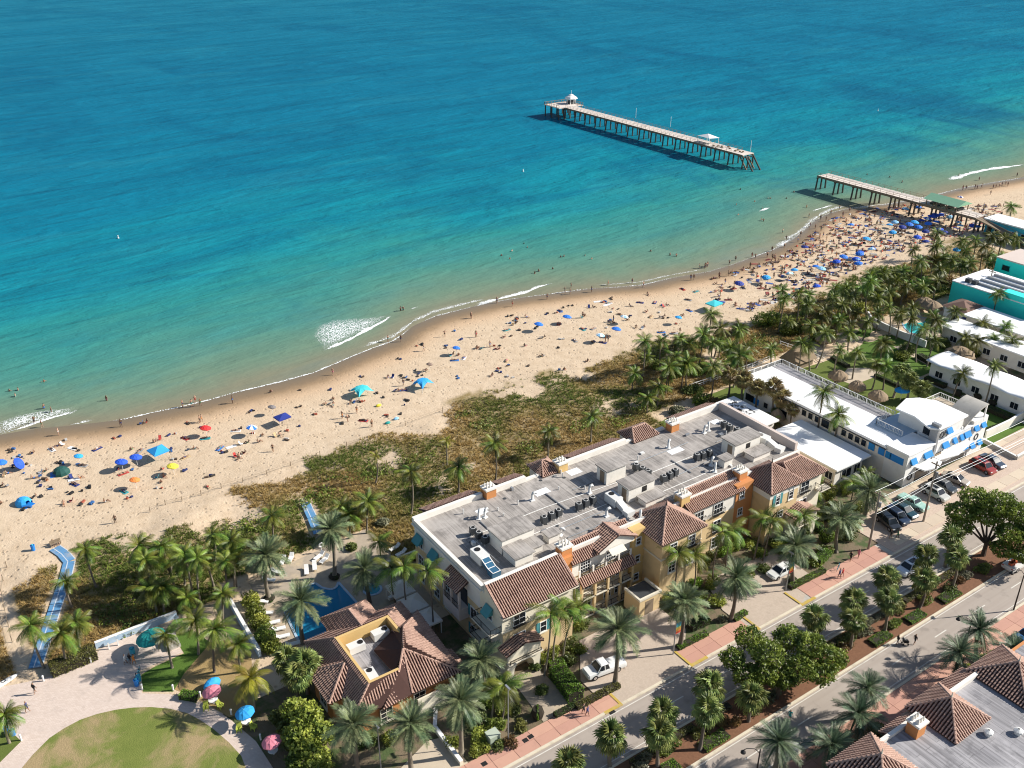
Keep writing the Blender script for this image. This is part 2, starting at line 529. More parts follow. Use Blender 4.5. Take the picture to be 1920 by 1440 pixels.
# ocean
def water_mat():
  m, nt, b = nodes('sea_water')
  at = N(nt, 'ShaderNodeAttribute'); at.attribute_name = 'off'
  d = at.outputs['Fac']
  p = pos(nt)
  w = noise(nt, pos(nt, (0.5, 1, 1), 0.25), 0.016, 5, 0.6, 1.5)
  # bars and channels make the colour bands wander
  dj = mathn(nt, 'MULTIPLY', d, mathn(nt, 'ADD', mathn(nt, 'MULTIPLY', w, 0.9), 0.55))
  dj = mathn(nt, 'ADD', dj, mathn(nt, 'MULTIPLY', mathn(nt, 'SUBTRACT', noise(nt, p, 0.09, 3), 0.5), 6.0))
  t = mathn(nt, 'POWER', mathn(nt, 'DIVIDE', mathn(nt, 'MAXIMUM', dj, 0.0), 900.0, True), 0.5)
  c = ramp(nt, t, [(0.0, (0.22, 0.19, 0.125)), (0.06, (0.20, 0.20, 0.135)), (0.115, (0.135, 0.215, 0.15)), (0.175, (0.07, 0.22, 0.175)), (0.24, (0.025, 0.215, 0.205)), (0.31, (0.007, 0.20, 0.25)),
          (0.40, (0.004, 0.155, 0.235)), (0.55, (0.005, 0.14, 0.23)), (0.8, (0.008, 0.14, 0.225)), (1.0, (0.012, 0.15, 0.23))])
  # reef and weed patches on the sea floor
  reef = ramp(nt, noise(nt, pos(nt, (1, 0.45, 1), -0.25), 0.012, 5, 0.62, 0.8), [(0.52, 0), (0.68, 1)])
  reef = mathn(nt, 'MULTIPLY', reef, ramp(nt, t, [(0.13, 0), (0.25, 0.75), (1, 0.55)]))
  c = mixc(nt, reef, c, (0.003, 0.085, 0.165))
  lt = ramp(nt, noise(nt, pos(nt, (0.4, 1, 1), 0.3), 0.03, 4, 0.6, 0.6), [(0.55, 0), (0.8, 1)])
  c = mixc(nt, mathn(nt, 'MULTIPLY', lt, 0.35), c, (0.03, 0.23, 0.28))
  lane = noise(nt, pos(nt, (0.18, 1, 1), 0.35), 0.045, 5, 0.65, 1.0)
  c = mixc(nt, mathn(nt, 'MULTIPLY', ramp(nt, lane, [(0.45, 0), (0.62, 1)]), ramp(nt, t, [(0.12, 0), (0.3, .55)])), c, (0.003, 0.10, 0.175))
  df = N(nt, 'ShaderNodeBsdfDiffuse'); nt.links.new(c, df.inputs[0])
  gl = N(nt, 'ShaderNodeBsdfGlossy'); gl.inputs['Roughness'].default_value = 0.22
  ms = N(nt, 'ShaderNodeMixShader'); ms.inputs[0].default_value = 0.035
  nt.links.new(df.outputs[0], ms.inputs[1]); nt.links.new(gl.outputs[0], ms.inputs[2]); nt.links.new(ms.outputs[0], nt.nodes['Material Output'].inputs[0])
  w1 = noise(nt, pos(nt, (0.32, 1, 1), 0.12), 0.55, 4, 0.6, 0.4)
  w2 = noise(nt, pos(nt, (0.3, 1, 1), -0.12), 0.11, 3, 0.5, 0.4)
  w3 = noise(nt, pos(nt, (0.6, 1, 1), 0.4), 2.0, 2, 0.6)
  h = mathn(nt, 'ADD', mathn(nt, 'MULTIPLY', w1, 0.55), mathn(nt, 'ADD', mathn(nt, 'MULTIPLY', w2, 2.0), mathn(nt, 'MULTIPLY', w3, 0.08)))
  h = mathn(nt, 'MULTIPLY', h, ramp(nt, t, [(0.0, 0.1), (0.12, 0.5), (0.3, 1)]))
  bump(nt, df, h, 0.9, 1.3)
  nt.links.new(df.inputs['Normal'].links[0].from_socket, gl.inputs['Normal'])
  nt.nodes.remove(b)
  return m

def ocean_sheet():
  xs = np.concatenate([[-6000, -2500, -1000, -500], np.arange(-300, 340, 2.0), np.arange(340, 900, 25.0), [1200, 2000, 4000, 9000]])
  offs = np.concatenate([[-8, -4, -2, -1, 0, 1, 2, 3], np.arange(4, 60, 2.0), np.geomspace(60, 12000, 40)])
  X, O = np.meshgrid(xs, offs, indexing='ij')
  S = shore(X)
  k = np.clip(O / 400, 0, 1)
  Y = S * (1 - k) + 180 * k + O
  V = np.stack([X, Y, np.full_like(X, -0.2)], -1)
  nx, ny = X.shape
  idx = np.arange(nx * ny).reshape(nx, ny)
  F = np.stack([idx[:-1, :-1], idx[1:, :-1], idx[1:, 1:], idx[:-1, 1:]], -1).reshape(-1, 4)
  o = np_mesh('ocean', V.reshape(-1, 3), F, water_mat())
  a = o.data.attributes.new('off', 'FLOAT', 'POINT')
  a.data.foreach_set('value', O.astype(np.float32).ravel())
  return tag(o, 'turquoise sea deepening to blue away from the beach', 'sea', kind='structure')
ocean_sheet()

def foam_mat(name, scale, lo, hi):
  m, nt, b = nodes(name)
  p = pos(nt)
  vo = N(nt, 'ShaderNodeTexVoronoi', feature='DISTANCE_TO_EDGE'); vo.inputs['Scale'].default_value = scale
  wv = N(nt, 'ShaderNodeVectorMath', operation='ADD')
  nn = N(nt, 'ShaderNodeTexNoise'); nn.inputs['Scale'].default_value = 0.9; nt.links.new(p, nn.inputs['Vector'])
  nt.links.new(p, wv.inputs[0]); nt.links.new(nn.outputs['Color'], wv.inputs[1]); nt.links.new(wv.outputs[0], vo.inputs['Vector'])
  lace = ramp(nt, vo.outputs['Distance'], [(0.0, 1), (0.22, 0)])
  at = N(nt, 'ShaderNodeAttribute'); at.attribute_name = 'dens'
  a = mathn(nt, 'ADD', mathn(nt, 'MULTIPLY', lace, 0.75), mathn(nt, 'MULTIPLY', noise(nt, p, 0.8, 6, 0.7), 0.5))
  a = mathn(nt, 'ADD', a, mathn(nt, 'SUBTRACT', mathn(nt, 'MULTIPLY', at.outputs['Fac'], 1.25), 1.0))
  a = ramp(nt, a, [(lo, 0), (hi, 1)])
  b.inputs['Base Color'].default_value = (0.86, 0.88, 0.87, 1)
  b.inputs['Roughness'].default_value = 0.8
  nt.links.new(a, b.inputs['Alpha'])
  return m
FOAM = foam_mat('surf_foam', 1.7, 0.3, 0.8)

def ribbon(name, px, w_in, w_out, label, dens=(0.2, 1.0, 0.1), jit=0.4):
  """strip of foam along surveyed points: w_out seaward of the line, w_in landward"""
  pts = [G(a, b, -0.18) for a, b in px]
  # resample
  P = []
  for a, b in zip(pts[:-1], pts[1:]):
    n = max(1, int((b - a).length / 0.7))
    P += [a.lerp(b, i / n) for i in range(n)]
  P.append(pts[-1])
  V, F, D = [], [], []
  for i, p in enumerate(P):
    q = P[min(i + 1, len(P) - 1)] - P[max(i - 1, 0)]
    nrm = Vector((-q.y, q.x, 0)).normalized()
    e = min(1, i / 6, (len(P) - 1 - i) / 6)
    r = 0.6 + 0.8 * mn.noise(Vector((p.x * jit, p.y * jit, 0)))
    for s_, dd in ((-w_in * r, dens[2]), (-w_in * 0.25, dens[1]), (w_out * 0.2 * r, dens[1]), (w_out * r, dens[0])):
      V.append(tuple(p + nrm * s_)); D.append(dd * e * (.72 + .45 * mn.noise(Vector((p.x * .09, p.y * .09, 5)))  if len(P) > 150 else 1))
  for i in range(len(P) - 1):
    for j in range(3):
      F.append((i * 4 + j, (i + 1) * 4 + j, (i + 1) * 4 + j + 1, i * 4 + j + 1))
  o = np_mesh(name, V, F, FOAM)
  a = o.data.attributes.new('dens', 'FLOAT', 'POINT'); a.data.foreach_set('value', D)
  return tag(o, label, 'foam', 'white foam along the surf', 'stuff')

def foam_patch(px, label, core):
  poly = [G(a, b, -0.175) for a, b in px]
  c = G(core[0], core[1], -0.175)
  V, F, D = [tuple(c)], [], [0.78]
  n = len(poly); R_ = 5
  for k in range(1, R_ + 1):
    for p in poly:
      q = c.lerp(p, k / R_); V.append(tuple(q)); D.append((0.72 if k < 3 else (0.62 if k == 3 else (0.5 if k == 4 else 0.1))))
  for j in range(n):
    F.append((0, 1 + j, 1 + (j + 1) % n, 1 + (j + 1) % n))
  me = bpy.data.meshes.new('wave_foam')
  faces = [(0, 1 + j, 1 + (j + 1) % n) for j in range(n)]
  for k in range(R_ - 1):
    for j in range(n):
      faces.append((1 + k * n + j, 1 + (k + 1) * n + j, 1 + (k + 1) * n + (j + 1) % n, 1 + k * n + (j + 1) % n))
  me.from_pydata(V, [], faces); me.materials.append(FOAM)
  o = link('wave_foam', me)
  a = me.attributes.new('dens', 'FLOAT', 'POINT'); a.data.foreach_set('value', D)
  return tag(o, label, 'foam', 'white foam along the surf', 'stuff')

foam_patch([(580, 630), (592, 608), (625, 597), (665, 594), (700, 592), (737, 587), (722, 600), (690, 617), (655, 636), (625, 648), (603, 660), (596, 648), (585, 642)], 'lacy white foam of the broken wave off the middle beach', (640, 622))
ribbon('wave_foam', [(600, 660), (625, 650), (655, 637), (690, 618), (722, 601), (737, 588)], 0.5, 1.2, 'white crest line of the breaking wave off the middle beach', (0.5, 1.3, 0.6))
foam_patch([(-15, 795), (30, 778), (80, 768), (130, 763), (152, 760), (140, 772), (105, 780), (70, 790), (40, 800), (0, 815), (-15, 815)], 'lacy white foam of the broken wave at the left frame edge', (40, 789))
ribbon('wave_foam', [(-10, 818), (20, 808), (45, 801), (75, 790), (105, 781), (138, 773), (152, 761)], 0.5, 1.0, 'white crest of the breaking wave at the left frame edge', (0.5, 1.3, 0.5))
ribbon('wave_foam', [(115, 799), (150, 793), (187, 785)], 0.5, 1.0, 'short white wave line close to the left sand', (0.4, 1.25, 0.3))
ribbon('wave_foam', [(883, 577), (930, 562), (942, 559), (985, 549), (1010, 538), (1043, 529)], 0.5, 1.6, 'long white wave line rolling in left of the middle swimmers', (0.5, 1.3, 0.4))
ribbon('wave_foam', [(752, 582), (775, 578), (794, 572)], 0.3, 0.5, 'short white wave line behind the foam patch', (0.3, 1.2, 0.3))
ribbon('wave_foam', [(1450, 465), (1468, 458), (1480, 449), (1495, 446)], 1.2, 1.5, 'white swash below the pier stub', (0.6, 1.2, 0.5))
ribbon('wave_foam', [(1418, 398), (1432, 393), (1447, 387)], 1.0, 1.0, 'white wave among swimmers left of the short pier', (0.5, 1.2, 0.5))
ribbon('wave_foam', [(1420, 403), (1437, 405)], 1.0, 0.8, 'small white splash below the swimmers left of the short pier', (0.5, 1.1, 0.5))
ribbon('wave_foam', [(1520, 398), (1530, 393), (1545, 389), (1567, 383)], 1.0, 1.2, 'broken white wave beside the short pier foot', (0.4, 1.1, 0.4))
ribbon('wave_foam', [(1775, 338), (1795, 333), (1815, 326), (1850, 318), (1925, 308)], 1.5, 2.2, 'white wave line rolling in beyond the pier', (0.5, 1.2, 0.5))
ribbon('wave_foam', [(a, b - 9) for a, b in _sh_px if 640 < a < 930], 0.8, 1.6, 'second broken foam line behind the middle water edge', (0.2, 0.7, 0.3))
ribbon('wave_foam', [(a + 4, b - 7) for a, b in _sh_px if 1430 < a < 1600], 1.0, 1.8, 'broken foam line along the bend below the pier stub', (0.3, 0.75, 0.3))
ribbon('wave_foam', [(a, b - 6) for a, b in _sh_px if 1060 < a < 1350], 0.6, 1.2, 'faint foam line along the right middle water edge', (0.1, 0.6, 0.2))
ribbon('wave_foam', [(a, b) for a, b in _sh_px if 180 < a < 800], 0.4, 0.7, 'thin white swash line along the left water edge', (0.1, 0.86, 0.1))
ribbon('wave_foam', [(a, b) for a, b in _sh_px if a >= 775], 0.6, 0.9, 'thin white swash line along the right water edge', (0.1, 0.88, 0.1))

# ------------------------------------------------------------------ base ground, roads, pavements
def sheet(name, poly, z, mat, label=None, cat=None, kind='structure'):
  me = bpy.data.meshes.new(name)
  n = len(poly)
  a = sum(poly[i][0] * poly[(i + 1) % n][1] - poly[(i + 1) % n][0] * poly[i][1] for i in range(n))
  if a < 0: poly = poly[::-1]
  me.from_pydata([(p[0], p[1], z) for p in poly], [], [tuple(range(n))])
  me.materials.append(mat)
  o = link(name, me)
  return tag(o, label or name.replace('_', ' '), cat or name.split('_')[-1], kind=kind)

def rect(x0, y0, x1, y1): return [(x0, y0), (x1, y0), (x1, y1), (x0, y1)]
def pxpoly(pts, z=0): return [tuple(G(a, b, z))[:2] for a, b in pts]

def ground_mat():
  m, nt, b = nodes('garden_soil')
  p = pos(nt)
  c = mixc(nt, noise(nt, p, 0.25, 5, 0.6), (0.10, 0.075, 0.045), (0.24, 0.18, 0.11))
  g_ = ramp(nt, noise(nt, p, 0.35, 5, 0.65), [(0.46, 0), (0.6, 1)])
  c = mixc(nt, g_, c, (0.06, 0.09, 0.025))
  nt.links.new(c, b.inputs['Base Color']); b.inputs['Roughness'].default_value = 0.95
  bump(nt, b, noise(nt, p, 3, 5, 0.7), 0.8, 0.1)
  return m

def lawn_mat(name, a0, a1, dry, drymin):
  m, nt, b = nodes(name)
  p = pos(nt)
  c = mixc(nt, noise(nt, p, 0.5, 5, 0.6), a0, a1)
  c = mixc(nt, ramp(nt, noise(nt, p, 0.16, 5, 0.65, 0.5), [(drymin, 0), (drymin + 0.17, 1)]), c, dry)
  c = mixc(nt, mathn(nt, 'MULTIPLY', noise(nt, p, 6, 3, 0.7), 0.45), c, tuple(x * 0.4 for x in a0))
  nt.links.new(c, b.inputs['Base Color']); b.inputs['Roughness'].default_value = 0.9
  b.inputs['Specular IOR Level'].default_value = 0.2
  bump(nt, b, noise(nt, p, 7, 4, 0.7), 0.9, 0.08)
  return m

def asphalt_mat():
  m, nt, b = nodes('worn_asphalt')
  p = pos(nt)
  c = mixc(nt, noise(nt, p, 0.12, 5, 0.6), (0.30, 0.255, 0.215), (0.41, 0.35, 0.30))
  lane = noise(nt, pos(nt, (0.02, 1.6, 1)), 1.0, 3, 0.5)
  c = mixc(nt, mathn(nt, 'MULTIPLY', ramp(nt, lane, [(0.45, 0), (0.7, 1)]), 0.4), c, (0.29, 0.24, 0.20))
  st = ramp(nt, noise(nt, p, 0.5, 6, 0.7), [(0.54, 0), (0.68, 1)])
  c = mixc(nt, mathn(nt, 'MULTIPLY', st, 0.5), c, (0.17, 0.145, 0.125))
  nt.links.new(c, b.inputs['Base Color']); b.inputs['Roughness'].default_value = 0.9
  bump(nt, b, noise(nt, p, 14, 4, 0.7), 0.4, 0.03)
  return m

def paver_mat(name, c0, c1, w=0.22, h=0.11, rz=0.0):
  m, nt, b = nodes(name)
  p = pos(nt, (1, 1, 1), rz)
  br = N(nt, 'ShaderNodeTexBrick')
  br.inputs['Scale'].default_value = 1.0
  br.inputs['Brick Width'].default_value = w; br.inputs['Row Height'].default_value = h
  br.inputs['Mortar Size'].default_value = 0.008
  br.inputs['Color1'].default_value = (*c0, 1); br.inputs['Color2'].default_value = (*c1, 1)
  br.inputs['Mortar'].default_value = (*[x * 0.6 for x in c0], 1)
  nt.links.new(p, br.inputs['Vector'])
  c = mixc(nt, mathn(nt, 'MULTIPLY', noise(nt, pos(nt), 0.3, 5, 0.65), 0.5), br.outputs[0], tuple(x * 0.75 for x in c1))
  c = mixc(nt, mathn(nt, 'MULTIPLY', ramp(nt, noise(nt, pos(nt), 0.6, 6, 0.7), [(0.55, 0), (0.7, 1)]), 0.3), c, tuple(x * 0.5 for x in c0))
  nt.links.new(c, b.inputs['Base Color']); b.inputs['Roughness'].default_value = 0.88
  return m

MT['ground'] = ground_mat()
MT['lawn'] = lawn_mat('garden_lawn', (0.10, 0.145, 0.025), (0.17, 0.20, 0.05), (0.24, 0.20, 0.09), 0.62)
MT['plaza_lawn'] = lawn_mat('plaza_lawn', (0.12, 0.17, 0.03), (0.27, 0.28, 0.075), (0.43, 0.31, 0.17), 0.46)
MT['turf'] = lawn_mat('bright_turf', (0.07, 0.14, 0.02), (0.12, 0.2, 0.035), (0.14, 0.18, 0.05), 0.7)
MT['dry_turf'] = lawn_mat('worn_turf', (0.34, 0.24, 0.10), (0.42, 0.29, 0.13), (0.48, 0.33, 0.16), 0.45)
MT['mulch'] = M('red_mulch', (0.20, 0.095, 0.05), 0.95, 0.45, 4.0, 0.8, 12)
MT['asphalt'] = asphalt_mat()
MT['paver_drive'] = paver_mat('driveway_pavers', (0.46, 0.37, 0.29), (0.54, 0.44, 0.35))
MT['paver_lot'] = paver_mat('parking_pavers', (0.52, 0.39, 0.30), (0.62, 0.49, 0.39))
MT['paver_plaza'] = paver_mat('plaza_pavers', (0.58, 0.46, 0.38), (0.68, 0.56, 0.48), 0.3, 0.15, 0.6)
MT['deck'] = M('stone_pool_deck', (0.40, 0.33, 0.25), 0.85, 0.3, 0.9, 0.3, 6, dirt=((0.62, 0.48, 0.3), 0.35, 0.6))
MT['slab'] = M('red_concrete', (0.52, 0.29, 0.215), 0.9, 0.1, 0.5, 0.2, 14, rand=0.09, dirt=((0.36, 0.2, 0.15), 0.5, 0.35))
MT['slab_tan'] = M('tan_concrete', (0.55, 0.45, 0.34), 0.9, 0.12, 0.5, 0.2, 14, rand=0.08)
MT['path'] = M('pale_sandy_path', (0.52, 0.43, 0.32), 0.95, 0.18, 0.6, 0.4, 8)
MT['paint'] = M('road_paint', (0.66, 0.63, 0.56), 0.8, 0.2, 2.0, dirt=((0.3, 0.27, 0.24), 1.2, 0.5))

sheet('ground', rect(-900, -600, 1500, 110), -0.03, MT['ground'], 'dark planted soil between the buildings', 'ground')
sheet('road', rect(-200, 58.7, 420, 65.3), 0.006, MT['asphalt'], 'sunlit street lane strip in front of the hotels', 'road')
sheet('road', rect(-200, 47.9, 420, 53.4), 0.006, MT['asphalt'], 'sunlit street lane strip between median and lower red pavement', 'road')
# painted lines
pm = MB()
for y, x0 in ((62.1, 20), (50.7, 40)):
  x = x0
  while x < 260:
    pm.box(x, y - 0.07, 0.010, x + 2.6, y + 0.07, 0.013); x += 9.2
pm.box(20, 64.75, 0.010, 300, 64.87, 0.013)
pm.box(20, 59.2, 0.010, 300, 59.3, 0.013); pm.box(20, 53.0, 0.010, 300, 53.1, 0.013); pm.box(20, 48.3, 0.010, 300, 48.4, 0.013)
tag(pm.build('road_marking', MT['paint']), 'thin worn white lane lines painted on the street', 'road marking', kind='structure')
# median
md = MB().box(-200, 53.55, -0.02, 420, 58.45, 0.10)
tag(md.build('median', MT['mulch']), 'planted median strip with brown mulch', 'median', kind='structure')
kb = MB()
for y0, y1 in ((53.3, 53.62), (58.38, 58.7), (65.25, 65.6), (47.6, 47.95)):
  kb.box(-200, y0, -0.02, 420, y1, 0.14)
tag(kb.build('kerb', MT['kerb']), 'pale concrete kerbs edging the street', 'kerb', kind='structure')
# kerb faces painted yellow by the drive mouths
yk = MB()
for x0, x1 in ((58.5, 61.3), (73, 76), (83.5, 86), (94.5, 97.5)):
  xm = x0 if x0 in (73, 94.5) else x1 - .35
  yk.box(x0, 65.22, 0.0, x1, 65.63, 0.146)
  yk.box(xm, 65.6, 0.07, xm + .35, 68.6, 0.15)
tag(yk.build('yellow_kerb', MT['yellowpaint']), 'yellow painted kerb ends beside the hotel drives', 'kerb', kind='structure')

# hotel-side pavement of red slabs, each slab a piece
sw = MB().box(-60, 65.6, -0.02, 116, 68.5, 0.05).build('sidewalk', MT['concrete'])
tag(sw, 'red slab pavement on the hotel side of the street', 'sidewalk', kind='structure')
slabm = MB().box(0.02, 65.63, 0.0, 2.96, 67.03, 0.1).mesh('paving_slab', MT['slab'])
slabm2 = MB().box(0.02, 67.06, 0.0, 2.96, 68.47, 0.1).mesh('paving_slab', MT['slab'])
for i in range(-3, 28):
  x = 31 + i * 3.0
  if 61.2 < x + 2.8 and x < 72.9 or (85.9 < x + 2.8 and x < 94.6): continue
  link('paving_slab', slabm, sw, (x, 0, 0)); link('paving_slab', slabm2, sw, (x, 0, 0))
sw2 = MB().box(-60, 44.6, -0.02, 420, 47.6, 0.05).build('sidewalk', MT['concrete'])
tag(sw2, 'red slab pavement on the near side of the street', 'sidewalk', kind='structure')
slabm3 = MB().box(0.02, 44.63, 0.0, 2.96, 46.08, 0.1).mesh('paving_slab', MT['slab'])
slabm4 = MB().box(0.02, 46.11, 0.0, 2.96, 47.57, 0.1).mesh('paving_slab', MT['slab'])
for i in range(24):
  link('paving_slab', slabm3, sw2, (62 + i * 3.0, 0, 0)); link('paving_slab', slabm4, sw2, (62 + i * 3.0, 0, 0))
gr = MB()
for a, b in ((985, 1388), (995, 1381), (908, 1432), (1148, 1334)):
  p = G(a, b, .1); gr.box(p.x - .35, p.y - .3, 0.06, p.x + .35, p.y + .3, 0.108)
tag(gr.build('utility_cover', MT['dark_metal']), 'dark metal utility covers set in the red pavement', 'manhole cover', kind='structure')

# drives and court in front of the hotel
sheet('driveway', [(61.3, 65.5), (72.9, 65.5), (75, 68.6), (77.5, 71.0), (77.5, 77.5), (64, 77.5), (59.5, 71.5), (59.5, 68.6)], 0.055, MT['paver_drive'], 'tan paver entrance drive with the white pickup', 'driveway')
sheet('driveway', [(86, 65.5), (94.6, 65.5), (101, 68.6), (101.5, 76.5), (87, 77), (84.5, 71), (84.5, 68.6)], 0.058, MT['paver_drive'], 'tan paver entrance drive with the white saloon car', 'driveway')
sheet('parking_lot', rect(116.05, 65.65, 170, 75.0), 0.045, MT['paver_lot'], 'pinkish paved parking strip before the white hotel', 'parking lot')
lk = MB().box(118, 66.4, 0.0, 174, 68.4, 0.07).build('parking_walk', MT['slab_tan'])
tag(lk, 'tan concrete walk along the street edge of the parking strip', 'sidewalk', kind='structure')
lk = MB().box(118, 74.6, 0.0, 174, 76.0, 0.12).build('parking_walk', MT['slab_tan'])
tag(lk, 'tan concrete walk along the white hotel front', 'sidewalk', kind='structure')
sm = MB().box(0.02, 66.43, 0.0, 3.46, 68.37, 0.1).mesh('paving_slab', MT['slab_tan'])
sm2 = MB().box(0.02, 74.63, 0.0, 3.46, 75.97, 0.15).mesh('paving_slab', MT['slab_tan'])
for i in range(14):
  link('paving_slab', sm, lk, (120 + i * 3.5, 0, 0)); link('paving_slab', sm2, lk, (120 + i * 3.5, 0, 0))

# plaza
sheet('plaza', pxpoly([(-90, 1300), (20, 1285), (83, 1272), (117, 1260), (173, 1243), (187, 1217), (247, 1190), (320, 1190), (343, 1223), (287, 1247), (262, 1258), (258, 1278), (267, 1300), (320, 1302),
           (387, 1320), (433, 1350), (480, 1390), (515, 1445), (525, 1480), (-90, 1500)]), 0.02, MT['paver_plaza'], 'pale pink paved plaza curving round the lawn', 'plaza')
cl = pxpoly([(463, 1445), (452, 1417), (430, 1393), (400, 1367), (375, 1350), (350, 1337), (318, 1329), (283, 1326), (250, 1327), (217, 1331), (182, 1339), (150, 1350), (120, 1366), (93, 1384), (62, 1415), (37, 1445), (20, 1500), (470, 1500)])
sheet('round_lawn', cl, 0.035, MT['plaza_lawn'], 'patchy round lawn inside the plaza', 'lawn')
sheet('plaza_garden', pxpoly([(-90, 1350), (0, 1352), (40, 1390), (0, 1430), (-90, 1500)]), 0.033, MT['lawn'], 'small garden bed at the left frame edge', 'garden')
sheet('sand_court', pxpoly([(327, 1293), (345, 1262), (390, 1205), (425, 1200), (470, 1220), (480, 1330), (430, 1345), (385, 1318), (345, 1300)]), 0.012, MT['dry_turf'], 'orange bare-earth patch below the palms', 'ground')
sheet('kiosk_lawn', pxpoly([(268, 1297), (265, 1265), (290, 1250), (345, 1225), (325, 1192), (360, 1180), (395, 1205), (345, 1263), (325, 1297)]), 0.015, MT['turf'], 'green lawn patch beside the kiosk', 'lawn')
sheet('hotel_path', pxpoly([(752, 1440), (800, 1390), (838, 1380), (885, 1440), (860, 1500), (760, 1500)]), 0.02, MT['path'], 'pale path below the restaurant pavilion', 'path')
sheet('gate_walk', [(51.5, 68.6), (56.5, 68.6), (56.3, 77), (52.3, 77)], 0.022, MT['deck'], 'brown paved walk leading to the arched gate', 'path')
# pool
sheet('pool_deck', [(29.5, 98.9), (31.5, 115), (52, 117), (52, 95), (46, 95), (46, 97.5)], 0.02, MT['deck'], 'mottled stone deck round the hotel pool', 'pool deck')
# ------------------------------------------------------------------ building kit
def tile_mat():
  m, nt, b = nodes('clay_barrel_tiles')
  p = pos(nt)
  c = mixc(nt, noise(nt, p, 3.2, 4, 0.7), (0.26, 0.145, 0.105), (0.60, 0.40, 0.31))
  c = mixc(nt, ramp(nt, noise(nt, p, 0.5, 5, 0.65), [(0.5, 0), (0.72, 1)]), c, (0.26, 0.15, 0.115))
  nt.links.new(c, b.inputs['Base Color']); b.inputs['Roughness'].default_value = 0.8
  return m
MT['tile'] = tile_mat()
MT['tile_bed'] = M('tile_bed', (0.06, 0.027, 0.021), 0.9, 0.3, 2.0)

def roof_mat(name, c0, c1, rz):
  """membrane laid in strips"""
  m, nt, b = nodes(name)
  p = pos(nt, (1, 1, 1), rz)
  br = N(nt, 'ShaderNodeTexBrick')
  br.inputs['Scale'].default_value = 1.0
  br.inputs['Brick Width'].default_value = 6.5; br.inputs['Row Height'].default_value = 0.95
  br.inputs['Mortar Size'].default_value = 0.03
  br.inputs['Color1'].default_value = (*c0, 1); br.inputs['Color2'].default_value = (*c1, 1)
  br.inputs['Mortar'].default_value = (*[x * 0.55 for x in c0], 1)
  nt.links.new(p, br.inputs['Vector'])
  streak = noise(nt, pos(nt, (2.4, 0.07, 1)), 1.3, 4, 0.65)
  c = mixc(nt, mathn(nt, 'MULTIPLY', ramp(nt, streak, [(0.4, 0), (0.6, 1)]), 0.65), br.outputs[0], tuple(x * 0.5 for x in c0))
  c = mixc(nt, mathn(nt, 'MULTIPLY', ramp(nt, noise(nt, pos(nt), 0.25, 5, 0.65), [(0.46, 0), (0.62, 1)]), 0.45), c, tuple(min(1, x * 1.35) for x in c1))
  c = mixc(nt, mathn(nt, 'MULTIPLY', ramp(nt, noise(nt, pos(nt), 0.4, 6, 0.7, .6), [(0.54, 0), (0.66, 1)]), 0.6), c, tuple(x * 0.48 for x in c0))
  nt.links.new(c, b.inputs['Base Color']); b.inputs['Roughness'].default_value = 0.85
  b.inputs['Specular IOR Level'].default_value = 0.3
  return m
MT['membrane'] = roof_mat('grey_roof_membrane', (0.31, 0.28, 0.255), (0.40, 0.365, 0.33), math.pi / 2)
MT['membrane2'] = roof_mat('bluish_roof_membrane', (0.28, 0.27, 0.28), (0.37, 0.355, 0.36), math.pi / 2)

